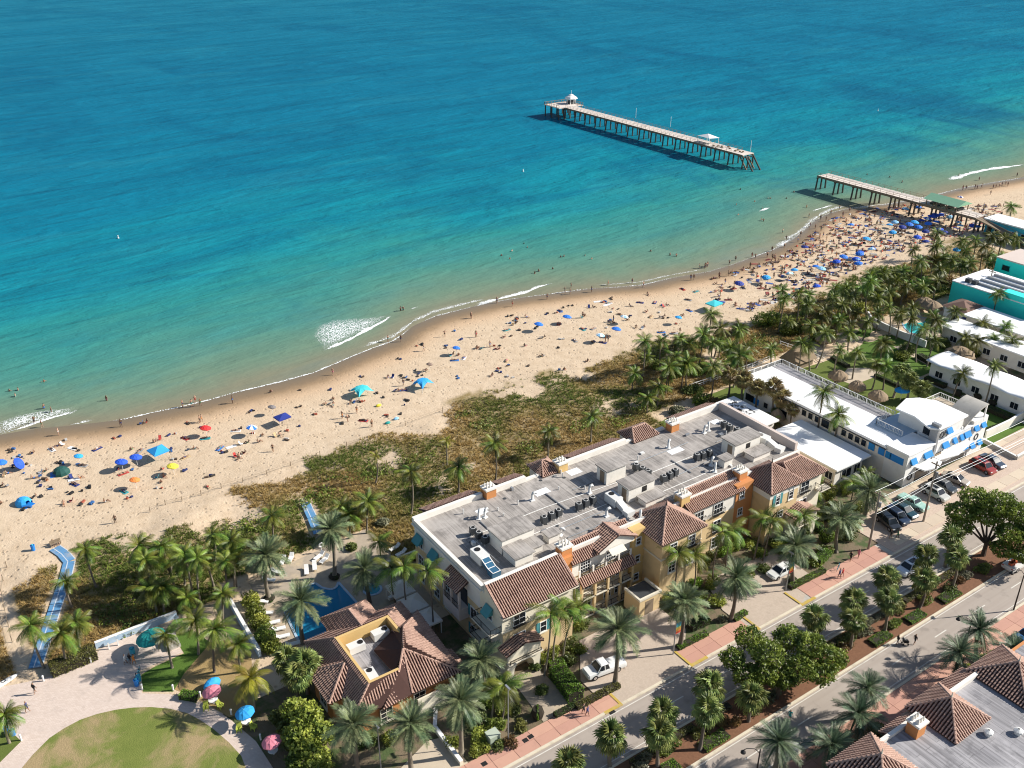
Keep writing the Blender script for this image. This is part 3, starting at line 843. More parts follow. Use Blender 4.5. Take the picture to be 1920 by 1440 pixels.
def tile_roof(parent, planes, name='tile_roof', pitch=0.34, course=0.5, caps=()):
  """planes: lists of points, first edge the eave; rows of half-round tiles run up the slope"""
  bed, til = MB(), MB()
  for P in planes:
    P = [Vector(p) for p in P]
    n = Vector((0, 0, 0))
    for i in range(1, len(P) - 1): n += (P[i] - P[0]).cross(P[i + 1] - P[0])
    n.normalize()
    if n.z < 0: P = P[::-1]; n = -n
    k = len(bed.v)
    bed.add([p for p in P] + [p - Vector((0, 0, 0.16)) for p in P], [tuple(range(len(P)))])
    for i in range(len(P)):
      j = (i + 1) % len(P)
      bed.f.append([k + j, k + i, k + len(P) + i, k + len(P) + j]); bed.m.append(0)
    dn = Vector((n.x, n.y, 0))
    if dn.length < 1e-4: continue
    e = Vector((-dn.y, dn.x, 0)).normalized()      # along the eave
    up = n.cross(e)
    if up.z < 0: up = -up
    o = P[0]
    Q = [((p - o).dot(e), (p - o).dot(up)) for p in P]
    u0, u1 = min(q[0] for q in Q), max(q[0] for q in Q)
    nrow = max(1, int((u1 - u0) / pitch)); st = (u1 - u0) / nrow
    for r in range(nrow):
      u = u0 + (r + 0.5) * st
      xs = []
      for i in range(len(Q)):
        a, b2 = Q[i], Q[(i + 1) % len(Q)]
        if (a[0] - u) * (b2[0] - u) < 0:
          xs.append(a[1] + (b2[1] - a[1]) * (u - a[0]) / (b2[0] - a[0]))
      xs.sort()
      if len(xs) < 2: continue
      v0, v1 = xs[0] - 0.06, xs[-1]
      nt_ = max(1, round((v1 - v0) / course)); ct = (v1 - v0) / nt_
      for t in range(nt_):
        a0 = v0 + t * ct; a1 = min(v1, a0 + ct * 1.04)
        R0, R1 = 0.108 * U(.92, 1.06), 0.085
        du = U(-.012, .012)
        V = []
        for vv, rr, lift in ((a0, R0, 0.035), (a1, R1, 0.0)):
          for ang in (0, 52, 128, 180):
            V.append(o + e * (u + du + rr * math.cos(math.radians(ang))) + up * vv + n * (lift + 1.5 * rr * math.sin(math.radians(ang))))
        til.add(V, [(0, 1, 5, 4), (1, 2, 6, 5), (2, 3, 7, 6), (0, 3, 2, 1)])
  b_ = bed.build(name, MT['tile_bed'], parent)
  t_ = til.build('clay_tiles', MT['tile'], b_)
  t_['kind'] = 'stuff'
  if caps:
    cp = MB()
    for a, c in caps:
      a, c = Vector(a), Vector(c)
      L = (c - a).length; n_ = max(1, int(L / 0.45))
      for i in range(n_):
        p, q = a.lerp(c, i / n_), a.lerp(c, min(1, (i + 1.05) / n_))
        cp.tube([p + Vector((0, 0, 0.05)), q + Vector((0, 0, 0.02))], [0.16, 0.125], 6)
    c_ = cp.build('ridge_tiles', MT['tile'], b_); c_['kind'] = 'stuff'
  return b_

def hip(x0, x1, y0, y1, z, rise, ridge=None, over=0.0):
  """planes and cap lines of a hip roof over a rectangle"""
  w, d = x1 - x0, y1 - y0
  if ridge is None:
    if w >= d: a, b = (x0 + d / 2, (y0 + y1) / 2, z + rise), (x1 - d / 2, (y0 + y1) / 2, z + rise)
    else: a, b = ((x0 + x1) / 2, y0 + w / 2, z + rise), ((x0 + x1) / 2, y1 - w / 2, z + rise)
  else: a, b = ridge
  A, B, C, D = (x0, y0, z), (x1, y0, z), (x1, y1, z), (x0, y1, z)
  same = (Vector(a) - Vector(b)).length < 0.05
  if w >= d or same:
    pl = [[A, B, b] if same else [A, B, b, a], [C, D, a] if same else [C, D, a, b], [D, A, a], [B, C, b]]
    cp = [(A, a), (D, a), (B, b), (C, b)]
  else:
    pl = [[A, B, a], [C, D, b], [D, A, a, b], [B, C, b, a]]
    cp = [(A, a), (B, a), (C, b), (D, b)]
  if not same: cp.append((a, b))
  return pl, cp

class Face:
  """wall plane: axis 'y' faces -Y at y=at (runs along x); axis 'x' faces -X at x=at (runs along y)"""
  def __init__(s, axis, at): s.axis, s.at = axis, at
  def box(s, mb, a0, a1, z0, z1, o0, o1, mi=0):
    if s.axis == 'y': mb.box(a0, s.at - o1, z0, a1, s.at - o0, z1, mi)
    else: mb.box(s.at - o1, a0, z0, s.at - o0, a1, z1, mi)

def window(parent, F, a, z, w=1.3, h=1.5, nx=2, nz=2, shutters=None, frame='white', sill=True, rail=False, awning=None, glass='glass', name='window'):
  m = MB()
  t = 0.09
  F.box(m, a - w / 2 - t, a - w / 2, z - t, z + h + t, -.05, .11); F.box(m, a + w / 2, a + w / 2 + t, z - t, z + h + t, -.05, .11)
  F.box(m, a - w / 2, a + w / 2, z + h, z + h + t, -.05, .11); F.box(m, a - w / 2, a + w / 2, z - t, z, -.05, .11)
  for i in range(1, nx):
    c = a - w / 2 + w * i / nx; F.box(m, c - .03, c + .03, z, z + h, -.02, .07)
  for i in range(1, nz):
    c = z + h * i / nz; F.box(m, a - w / 2, a + w / 2, c - .03, c + .03, -.02, .068)
  wo = m.build(name, MT[frame], parent)
  g_ = MB(); F.box(g_, a - w / 2, a + w / 2, z, z + h, -.03, .03); g_.build('pane', MT[glass], wo)
  if sill:
    s_ = MB(); F.box(s_, a - w / 2 - .2, a + w / 2 + .2, z - .22, z - .093, -.05, .2); s_.build('sill', MT['trim'], wo)
  if shutters:
    for sx in (-1, 1):
      s_ = MB(); c = a + sx * (w / 2 + .38); F.box(s_, c - .27, c + .27, z - .05, z + h + .05, -.02, .08); s_.build('shutter', MT[shutters], wo)
  if rail:
    s_ = MB()
    F.box(s_, a - w / 2 - .25, a + w / 2 + .25, z + .78, z + .85, .42, .48); F.box(s_, a - w / 2 - .25, a + w / 2 + .25, z - .12, z - .05, .12, .48)
    n = int((w + .5) / .22)
    for i in range(n + 1):
      c = a - w / 2 - .25 + i * (w + .5) / n
      F.box(s_, c - .02, c + .02, z - .05, z + .78, .44, .47)
    for c in (a - w / 2 - .23, a + w / 2 + .23): F.box(s_, c - .02, c + .02, z + .78, z + .84, .1, .44)
    s_.build('window_rail', MT['dark_metal'], wo)
  if awning:
    s_ = MB()
    A0, A1 = a - w / 2 - .25, a + w / 2 + .25
    def P(a_, o_, z_): return (a_, F.at - o_, z_) if F.axis == 'y' else (F.at - o_, a_, z_)
    zt, zb, ou = z + h + .45, z + h - .55, 1.0
    V = [P(A0, .1, zt), P(A1, .1, zt), P(A1, ou, zb), P(A0, ou, zb), P(A0, .1, zb), P(A1, .1, zb), P(A0, ou, zb - .25), P(A1, ou, zb - .25)]
    s_.add(V, [(0, 1, 2, 3), (0, 3, 4), (1, 5, 2), (3, 2, 7, 6)])
    s_.build('awning', MT[awning], wo)
  return wo

def railing(mb, pts, z, h=1.0, step=0.35, r=0.025, posts=2.0):
  for a, b in zip(pts[:-1], pts[1:]):
    a, b = Vector((a[0], a[1], z)), Vector((b[0], b[1], z))
    L = (b - a).length
    mb.beam(a + Vector((0, 0, h)), b + Vector((0, 0, h)), r * 2.4, r * 2.4); mb.beam(a + Vector((0, 0, .12)), b + Vector((0, 0, .12)), r * 2, r * 2)
    for i in range(int(L / step) + 1):
      p = a.lerp(b, min(1, i * step / L)); mb.beam(p, p + Vector((0, 0, h)), r, r)
    n = max(1, round(L / posts))
    for i in range(n + 1):
      p = a.lerp(b, i / n); mb.beam(p, p + Vector((0, 0, h + .05)), r * 3, r * 3)

def chimney(parent, x, y, z0, z1, w=1.7, d=1.5, col='orange'):
  c = MB().box(x - w / 2, y - d / 2, z0, x + w / 2, y + d / 2, z1).build('chimney', MT[col], parent)
  k = MB().box(x - w / 2 - .15, y - d / 2 - .15, z1, x + w / 2 + .15, y + d / 2 + .15, z1 + .28)
  for i in (-1, 0, 1):
    for j in (-1, 1):
      k.lathe([(.16, 0), (.16, .3), (.02, .62)], (x + i * w * .3, y + j * d * .25, z1 + .28), 6)
  k.build('chimney_cap', MT['ivory'], c)

# ------------------------------------------------------------------ the large Mediterranean hotel
def hotel():
  H = thing('hotel', 'large cream and orange three-storey hotel with clay-tile roofs', 'hotel', (82, 90, 0))
  B = lambda *a: MB().box(*a)
  B(52.2, 83.4, 0, 113.2, 101.3, 6.7).build('wall', MT['tan'], H)
  B(52.2, 83.4, 6.7, 113.2, 101.3, 10.3).build('wall', MT['ivory'], H)
  B(52.45, 83.65, 10.3, 112.95, 101.05, 10.34).build('flat_roof', MT['membrane'], H)
  pp = MB()   # parapets: seaward side broken into raised lengths, low coping on the others
  for x0, x1, z in ((52.0, 63.6, 11.15), (66.0, 71.5, 11.2), (71.5, 76.2, 10.65), (78.6, 91.5, 11.2), (91.5, 99.8, 10.75), (102, 113.0, 11.4)):
    pp.box(x0, 100.95, 10.3, x1, 101.55, z)
  pp.box(52.0, 83.2, 10.28, 52.55, 100.95, 10.9)
  pp.box(51.8, 83.2, 10.0, 52.0, 101.4, 10.25)
  pp.build('parapet', MT['ivory'], H)
  MB().box(112.5, 84.0, 10.3, 113.1, 100.93, 11.75).build('parapet', MT['pinkw'], H)
  MB().box(63.4, 83.0, 10.28, 112.5, 83.38, 10.85).build('parapet', MT['ivory'], H)
  # roof inspection battens: pipe runs across the membrane
  pr = MB()
  for a, b in (((56, 93.6), (70, 93.6)), ((70, 93.6), (87, 92.6)), ((57, 86.5), (57, 92.5)), ((64, 89.2), (79, 89.2)), ((84, 87), (100, 87.2)), ((86, 92), (101, 92)), ((70, 84.6), (78, 84.6)), ((87, 85.3), (101, 85.1))):
    pr.tube([(a[0], a[1], 10.42), (b[0], b[1], 10.42)], 0.06, 5)
  pr.build('roof_pipe', MT['ac_white'], H)
  # parapet-backed tile skirts over the sea front
  for x0, x1 in ((54.5, 63.3), (67, 71.6), (80.5, 91.0), (103.2, 112.8)):
    tile_roof(H, [[(x1, 104.1, 10.05), (x0, 104.1, 10.05), (x0, 101.6, 11.15), (x1, 101.6, 11.15)]])
    MB().box(x0 + .3, 101.3, 0, x1 - .3, 103.6, 9.9).build('wall', MT['tan'], H)
  for x0, x1 in ((74.2, 77.6), (92.6, 98.0)):
    pl, cp = hip(x0, x1, 100.2, 104.6, 10.5, 1.25, ((x0 + 1.3, 102.4, 11.9), (x1 - 1.3, 102.4, 11.9)))
    tile_roof(H, pl, caps=cp)
    MB().box(x0 + .3, 101.0, 0, x1 - .3, 104.2, 10.45).build('wall', MT['ivory'], H)
  for x, y, c in ((64.7, 100.9, 'orange'), (77.9, 100.7, 'yellow'), (100.9, 100.2, 'orange'), (65.3, 83.2, 'orange'), (87.3, 83.4, 'yellow'), (99.2, 83.3, 'orange')):
    chimney(H, x, y, 9.2, 11.75, col=c)
  # roof houses
  def shed(x0, x1, y0, y1, h, door=False, win=False, z=10.34, wall='ivory'):
    s = MB().box(x0, y0, z, x1, y1, z + h).build('roof_house', MT[wall], H)
    MB().box(x0 - .25, y0 - .25, z + h, x1 + .25, y1 + .25, z + h + .14).build('house_roof', MT['membrane'], s)
    if door: 
      f = MB(); Face('x', x0).box(f, y0 + .5, y0 + 1.5, z + .05, z + 2.0, -.02, .05); f.build('door', MT['wood'], s)
    if win:
      f = MB(); Face('y', y0).box(f, x0 + 2.6, x0 + 3.5, z + 1.0, z + 1.9, -.02, .04); f.build('shutter', MT['dark_metal'], s)
  shed(58.3, 63.6, 87.8, 91.0, 2.4); shed(58.3, 61.2, 84.6, 87.5, 1.3); shed(61.2, 63.5, 85.6, 87.5, 1.0)
  shed(81.0, 84.8, 93.3, 95.6, 2.4, True); shed(80.6, 85.6, 87.7, 90.2, 2.4, True, True); shed(82.0, 85.6, 85.4, 87.1, 0.9)
  shed(102.6, 108.4, 87.8, 90.6, 2.5, True, True); shed(104.4, 108.2, 85.3, 87.2, 0.95)
  shed(65.0, 66.8, 86.2, 87.5, 1.2); shed(99.2, 101.0, 86.6, 87.9, 1.4)
  for x, y, w, d in ((60.8, 97.4, 1.6, 1.3), (70.5, 96.6, 2.6, 1.4), (78.2, 98.3, 2.2, 1.5), (95.3, 94.2, 2.8, 1.4), (108, 97.5, 1.8, 1.2)):
    MB().box(x, y, 10.345, x + w, y + d, 10.36).build('roof_patch', MT['white_roof'], H)
  # small stacks, drains and junction boxes across the membrane
  rs = random.Random(4)
  for i in range(46):
    x, y = rs.uniform(54, 111), rs.uniform(85.5, 100)
    if any(a - .6 < x < b + .6 and c - .6 < y < d + .6 for a, b, c, d in ((58, 64, 84, 91.4), (80, 86, 85, 96), (102, 109, 85, 91))): continue
    if i % 3 == 0: MB().box(x, y, 10.34, x + rs.uniform(.3, .9), y + rs.uniform(.3, .7), 10.34 + rs.uniform(.2, .6)).build('junction_box', MT['ac_white' if i % 2 else 'grey_metal'], H)
    elif i % 3 == 1: MB().tube([(x, y, 10.3), (x, y, 10.34 + rs.uniform(.4, .9))], .1, 6).build('vent_pipe', MT['ac_white'], H)
    else: MB().lathe([(0, .03), (.28, .03), (.3, 0)], (x, y, 10.345), 10).build('roof_drain', MT['ac_dark'], H)
  for a, b in (((60, 92.2), (60, 96)), ((66, 88), (76, 88)), ((72, 91.5), (72, 96.5)), ((76, 95), (80, 95)), ((88, 95.5), (100, 95.5)), ((94, 88.5), (94, 93)), ((104, 93), (110, 93)), ((110, 86), (110, 92)), ((68, 85.8), (78, 85.6)), ((89, 89), (99, 89.4))):
    MB().tube([(a[0], a[1], 10.45), (b[0], b[1], 10.45)], .08, 6).build('conduit', MT['grey_metal'], H)
  # left wing with the long mono-pitch tile roof
  wing = MB()
  prof = [(78.4, 0), (78.4, 9.55), (82.0, 11.75), (82.45, 11.75), (82.45, 10.3), (83.5, 10.3), (83.5, 0)]
  n = len(prof)
  V = [(52.0, y, z) for y, z in prof] + [(63.3, y, z) for y, z in prof]
  wing.add(V, [tuple(range(n)), tuple(range(n, 2 * n))[::-1]])
  for i in range(n):
    j = (i + 1) % n; wing.f.append([j, i, n + i, n + j]); wing.m.append(0)
  wing.build('wall', MT['cream'], H)
  MB().box(51.9, 81.95, 11.7, 63.4, 82.5, 12.0).build('parapet', MT['ivory'], H)
  tile_roof(H, [[(51.85, 77.8, 9.5), (63.6, 77.8, 9.5), (63.6, 81.95, 11.95), (51.85, 81.95, 11.95)]], caps=(((51.85, 77.8, 9.5), (51.85, 81.95, 11.95)), ((63.6, 77.8, 9.5), (63.6, 81.95, 11.95))))
  MB().box(51.7, 77.72, 9.2, 63.7, 78.38, 9.34).build('eave', MT['trim'], H)
  MB().box(51.88, 78.28, 6.5, 63.42, 78.6, 6.75).build('string_course', MT['trim'], H)
  MB().box(52.06, 78.33, 0, 63.36, 78.45, 6.5).build('wall', MT['tan'], H)
  fy = Face('y', 78.33)
  window(H, fy, 54.6, 7.0, 1.7, 1.7, 2, 2, rail=True); window(H, fy, 54.6, 4.0, 1.7, 1.5, 2, 2)
  window(H, fy, 60.4, 7.3, .7, 1.3, 1, 2); window(H, fy, 58.4, 3.9, .9, 1.6, 1, 2, shutters='teal_cloth')
  # left (shaded) side of the wing and main block
  fx = Face('x', 52.0)
  window(H, fx, 81.2, 7.0, 1.1, 1.7, 1, 2, awning='teal_cloth', sill=False); 
  b = MB().box(50.4, 78.6, 6.35, 52.0, 83.2, 6.55).build('balcony', MT['trim'], H)
  r = MB(); railing(r, [(52.0, 78.65), (50.45, 78.65), (50.45, 83.15), (52.0, 83.15)], 6.55, 1.0, .22); r.build('balcony_rail', MT['dark_metal'], b)
  b = MB().box(50.6, 81.0, 3.1, 52.0, 84.0, 3.28).build('balcony', MT['trim'], H)
  r = MB(); railing(r, [(52.0, 81.05), (50.65, 81.05), (50.65, 83.95), (52.0, 83.95)], 3.28, 1.0, .22); r.build('balcony_rail', MT['dark_metal'], b)
  fx = Face('x', 52.2)
  for y in (99.6, 95.3): window(H, fx, y, 6.9, 1.3, 1.7, 2, 2, awning='teal_cloth', sill=False); window(H, fx, y, 3.8, 1.3, 1.6, 2, 2); window(H, fx, y, .9, 1.3, 1.6, 2, 2)
  for z in (3.9, .8): window(H, fx, 85.4, z, 1.5, 1.7, 2, 2, shutters='teal_cloth'); window(H, fx, 92.3, z, 1.4, 1.7, 2, 2, shutters='teal_cloth')
  # tiled loggia on the shaded side
  tile_roof(H, [[(50.3, 91.2, 8.2), (50.3, 86.6, 8.2), (52.15, 86.6, 9.3), (52.15, 91.2, 9.3)]])
  MB().box(50.7, 86.8, 3.2, 52.2, 91.0, 5.0).build('loggia', MT['pinkw'], H)
  for y in (86.95, 88.9, 90.85): MB().box(50.72, y - .15, 5.0, 51.0, y + .15, 8.1).build('loggia_post', MT['pinkw'], H)
  f = MB(); fx.box(f, 87.0, 90.8, 5.0, 7.6, -.01, .03); f.build('loggia_glazing', MT['glass'], H)
  r = MB(); railing(r, [(50.75, 86.9), (50.75, 90.9)], 5.0, .9, .25); r.build('balcony_rail', MT['dark_metal'], H)
  # balcony bay
  MB().box(63.3, 82.0, 0, 65.9, 83.4, 10.6).build('wall', MT['orange'], H)
  MB().box(65.9, 82.2, 0, 76.4, 83.4, 6.6).build('wall', MT['tan'], H)
  MB().box(65.9, 82.2, 6.6, 76.4, 83.4, 9.4).build('wall', MT['ivory'], H)
  tile_roof(H, [[(65.6, 81.6, 9.35), (77.0, 81.6, 9.35), (77.0, 84.2, 11.0), (65.6, 84.2, 11.0)]], caps=(((65.6, 84.2, 11.0), (77, 84.2, 11.0)),))
  # gabled dormer in it
  g_ = MB(); V = [(70.2, 81.4, 9.2), (76.4, 81.4, 9.2), (76.4, 81.4, 10.0), (73.3, 81.4, 11.4), (70.2, 81.4, 10.0)]
  V2 = [(x, 84.6, z) for x, _, z in V]
  g_.add(V + V2, [(0, 1, 2, 3, 4), (5, 9, 8, 7, 6), (0, 5, 6, 1), (1, 6, 7, 2), (4, 9, 5, 0)])
  g_.build('dormer', MT['ivory'], H)
  tile_roof(H, [[(69.8, 84.8, 9.95), (69.8, 81.1, 9.95), (73.3, 81.1, 11.55), (73.3, 84.8, 11.55)], [(76.8, 81.1, 9.95), (76.8, 84.8, 9.95), (73.3, 84.8, 11.55), (73.3, 81.1, 11.55)]], caps=(((73.3, 81.1, 11.55), (73.3, 84.8, 11.55)),))
  fy = Face('y', 82.2)
  for x in (68.3, 72.9): window(H, fy, x, 6.9, 1.6, 2.0, 4, 4, sill=False)
  f = MB(); f.add([(71.6, 81.3, 9.6), (74.2, 81.3, 9.6), (74.2, 80.3, 9.15), (71.6, 80.3, 9.15)], [(0, 1, 2, 3)]); f.build('awning', MT['trim'], H)
  for x in (67.4, 69.0, 72.6, 74.6): 
    for z in (3.6, .4): window(H, fy, x, z, 1.2, 2.1, 2, 3, sill=False)
  for z in (3.3, 6.35, 0.1):
    s = MB().box(66.6, 80.6, z - .16, 76.0, 82.2, z + .02).build('balcony', MT['trim'], H)
    if z < 6: r = MB(); railing(r, [(66.7, 80.75), (75.9, 80.75)], z + .02, .95, .22); r.build('balcony_rail', MT['dark_metal'], s)
  r = MB(); railing(r, [(66.7, 81.4), (75.9, 81.4)], 6.9, .8, .22); r.build('balcony_rail', MT['dark_metal'], H)
  tile_roof(H, [[(66.4, 80.2, 6.05), (76.2, 80.2, 6.05), (76.2, 81.35, 6.95), (66.4, 81.35, 6.95)]])
  for x in (66.75, 69.1, 71.4, 73.7, 75.85):
    MB().box(x - .16, 80.6, 0, x + .16, 80.95, 6.15).build('column', MT['tan'], H)
    MB().box(x - .14, 81.3, 6.9, x + .14, 81.5, 8.0).build('post', MT['ivory'], H)
  # orange return with three stacked windows
  MB().box(76.4, 81.7, 0, 78.7, 83.4, 10.35).build('wall', MT['yellow'], H)
  for z in (7.9, 4.8, 1.6): window(H, Face('y', 81.7), 77.5, z, .8, 1.1, 1, 2)
  # first tower
  MB().box(78.7, 78.1, 0, 86.3, 85.4, 9.75).build('wall', MT['tan'], H)
  MB().box(78.6, 78.0, 6.6, 86.4, 85.45, 6.85).build('string_course', MT['trim'], H)
  pl, cp = hip(78.2, 86.9, 77.6, 85.9, 9.75, 2.75, ((82.5, 81.7, 12.5), (82.5, 81.7, 12.5)))
  tile_roof(H, pl, caps=cp)
  MB().lathe([(.12, 0), (.1, .4), (.02, 1.1)], (82.5, 81.7, 12.4), 6).build('finial', MT['dark_metal'], H)
  for x in (80.9, 84.4):
    for z in (7.1, 3.9): window(H, Face('y', 78.1), x, z, 1.2, 1.7, 2, 3, rail=(z > 5))
  # flat porch with dark roof
  MB().box(73.6, 76.4, 0, 77.4, 79.6, 3.0).build('porch', MT['tan'], H)
  MB().box(73.9, 76.7, 3.0, 77.1, 79.5, 3.04).build('porch_roof', MT['ac_dark'], H)
  q = MB(); q.box(73.4, 76.2, 3.0, 77.5, 76.5, 3.35); q.box(73.4, 76.5, 3.0, 73.7, 79.6, 3.35); q.box(77.2, 76.5, 3.0, 77.5, 79.6, 3.35); q.build('porch_parapet', MT['trim'], H)
  f = MB(); Face('y', 76.4).box(f, 74.7, 76.2, 0.1, 2.4, -.02, .03); f.build('door', MT['wood'], H)
  # middle range
  MB().box(86.3, 81.7, 0, 97.0, 83.4, 6.6).build('wall', MT['tan'], H)
  MB().box(86.3, 81.75, 6.6, 97.0, 83.4, 9.9).build('wall', MT['ivory'], H)
  tile_roof(H, [[(87.0, 81.2, 9.65), (98.6, 81.2, 9.65), (98.6, 84.5, 11.35), (87.0, 84.5, 11.35)]], caps=(((87, 84.5, 11.35), (98.6, 84.5, 11.35)),))
  MB().box(86.9, 84.45, 10.3, 98.7, 84.85, 11.5).build('parapet', MT['ivory'], H)
  for x in (89.4, 93.4):
    window(H, Face('y', 81.75), x, 7.0, 1.8, 1.7, 3, 2, rail=True)
    window(H, Face('y', 81.7), x, 3.8, 1.4, 1.9, 2, 3, rail=(x > 90)); window(H, Face('y', 81.7), x, .7, 1.4, 1.9, 2, 3)
  MB().box(97.0, 81.6, 0, 100.6, 83.4, 10.4).build('wall', MT['orange'], H)
  for z in (8.0, 4.9, 1.7): window(H, Face('y', 81.6), 98.2, z, .9, 1.2, 2, 2)
  # second tower and its lower flank
  MB().box(100.8, 78.3, 0, 107.2, 84.4, 9.75).build('wall', MT['tan'], H)
  MB().box(100.75, 78.25, 8.4, 107.25, 84.45, 9.74).build('frieze', MT['ivory'], H)
  pl, cp = hip(100.4, 107.6, 77.8, 85.0, 9.75, 2.6, ((103.9, 81.3, 12.4), (103.9, 81.3, 12.4)))
  tile_roof(H, pl, caps=cp)
  MB().lathe([(.12, 0), (.1, .4), (.02, 1.1)], (103.9, 81.3, 12.3), 6).build('finial', MT['dark_metal'], H)
  MB().box(107.2, 78.5, 0, 112.9, 84.0, 9.5).build('wall', MT['cream'], H)
  pl, cp = hip(105.6, 113.4, 77.8, 84.6, 9.55, 2.0, ((106.5, 81.2, 11.6), (110.2, 81.2, 11.6)))
  tile_roof(H, pl, caps=cp)
  window(H, Face('y', 78.3), 102.6, 6.9, .8, 1.9, 1, 3, shutters='teal_cloth'); window(H, Face('y', 78.3), 105.6, 6.9, .9, 1.9, 1, 3)
  window(H, Face('y', 78.5), 109.0, 6.9, 1.8, 1.8, 2, 2, rail=True); window(H, Face('y', 78.5), 109.0, 3.8, 1.6, 1.6, 2, 2); window(H, Face('y', 78.3), 103.6, 3.6, 1.1, 1.8, 2, 3)
  b = MB().box(111.6, 77.2, 6.35, 113.9, 78.5, 6.55).build('balcony', MT['trim'], H)
  r = MB(); railing(r, [(111.65, 78.5), (111.65, 77.25), (113.85, 77.25), (113.85, 78.5)], 6.55, 1.0, .22); r.build('balcony_rail', MT['dark_metal'], b)
  # arched entrance gate below the left wing and second arch to the right
  def arch(cx, w, y0, y1, h, ah, roof=True):
    m = MB(); n_ = 10
    hw = w / 2; aw = w * .3
    top = [(cx - hw, h), (cx + hw, h)]
    prof = [(cx - hw, 0), (cx - aw, 0)] + [(cx - aw * math.cos(math.pi * i / n_), ah - aw + aw * math.sin(math.pi * i / n_)) for i in range(n_ + 1)] + [(cx + aw, 0), (cx + hw, 0), (cx + hw, h), (cx, h + .9), (cx - hw, h)]
    k_ = len(prof)
    bm = bmesh.new()
    f0 = bm.faces.new([bm.verts.new((x, y0, z)) for x, z in prof])
    ext = bmesh.ops.extrude_face_region(bm, geom=[f0])
    bmesh.ops.translate(bm, vec=(0, y1 - y0, 0), verts=[e for e in ext['geom'] if isinstance(e, bmesh.types.BMVert)])
    bmesh.ops.recalc_face_normals(bm, faces=bm.faces)
    me = bpy.data.meshes.new('entrance_gate'); bm.to_mesh(me); bm.free(); me.materials.append(MT['cream'])
    me.transform(Matrix.Translation(-H.location))
    g = link('entrance_gate', me, H)
    b = MB().box(cx - hw - .1, y0 - .5, ah + .25, cx + hw + .1, y0, ah + .42).build('ledge', MT['trim'], g)
    r_ = MB(); railing(r_, [(cx - hw + .2, y0 - .4), (cx + hw - .2, y0 - .4)], ah + .42, .5, .2); r_.build('balcony_rail', MT['dark_metal'], g)
    tile_roof(H, [[(cx - hw - .3, y1 + .2, h + .1), (cx - hw - .3, y0 - .3, h + .1), (cx, y0 - .3, h + 1.15), (cx, y1 + .2, h + 1.15)], [(cx + hw + .3, y0 - .3, h + .1), (cx + hw + .3, y1 + .2, h + .1), (cx, y1 + .2, h + 1.15), (cx, y0 - .3, h + 1.15)]])
  arch(54.2, 5.2, 76.6, 78.3, 4.4, 2.7); arch(107.4, 4.6, 76.0, 78.3, 4.4, 2.9)
  return H
hotel()

# condensers and ducts standing on the hotel roof
def condenser(mesh_cache={}):
  if 'r' not in mesh_cache:
    t = MB().box(-.42, -.42, .3, .42, .42, 1.25)
    r = thing('air_conditioner', None, 'air conditioner')
    t.build('casing', MT['ac_dark'], r)
    MB().lathe([(.0, 1.27), (.36, 1.27), (.36, 1.33), (.30, 1.33)], n=12).build('fan_guard', MT['ac_white'], r)
    MB().lathe([(.0, 1.28), (.29, 1.28), (.29, 1.3), (.0, 1.3)], n=10).build('fan', MT['black'], r)
    l = MB()
    for sx in (-.38, .38):
      for sy in (-.38, .38): l.box(sx - .04, sy - .04, 0, sx + .04, sy + .04, .3)
    l.build('stand', MT['ac_white'], r)
    mesh_cache['r'] = r
    mesh_cache['first'] = True
  return mesh_cache
ROOFZ = 10.345
_ac = [(887, 1003, 0), (898, 1011, 0), (910, 1020, 0), (1020, 982, 1), (1034, 975, 1), (1047, 969, 1), (1085, 957, 2), (1098, 951, 2), (1111, 945, 2), (1192, 883, 3), (1204, 889, 3), (1214, 894, 3),
   (1244, 905, 4), (1255, 899, 4), (1265, 893, 4), (1306, 864, 5), (1317, 861, 5), (1329, 857, 5), (1357, 803, 6), (1367, 809, 6), (1381, 815, 6)]
_where = ['near roof house at left roof end', 'mid roof right of the low sheds', 'in front of the large white duct unit', 'behind the middle pair of roof houses', 'right of the middle roof houses',
     'left of the right-hand roof house', 'close to the far roof corner']
_ordw = ['leftmost', 'middle', 'rightmost']
cc = condenser()
for i, (a, b, k) in enumerate(_ac):
  p = G(a, b, ROOFZ)
  lb = 'dark fan condenser, %s of three %s' % (_ordw[i % 3], _where[k])
  if i == 0:
    o = cc['r']; o.location = p; o.rotation_euler = (0, 0, U(-.2, .2))
  else: o = copy_tree(cc['r'], p, U(-.2, .2))
  tag(o, lb, 'air conditioner', 'fan condensers on the hotel roof')

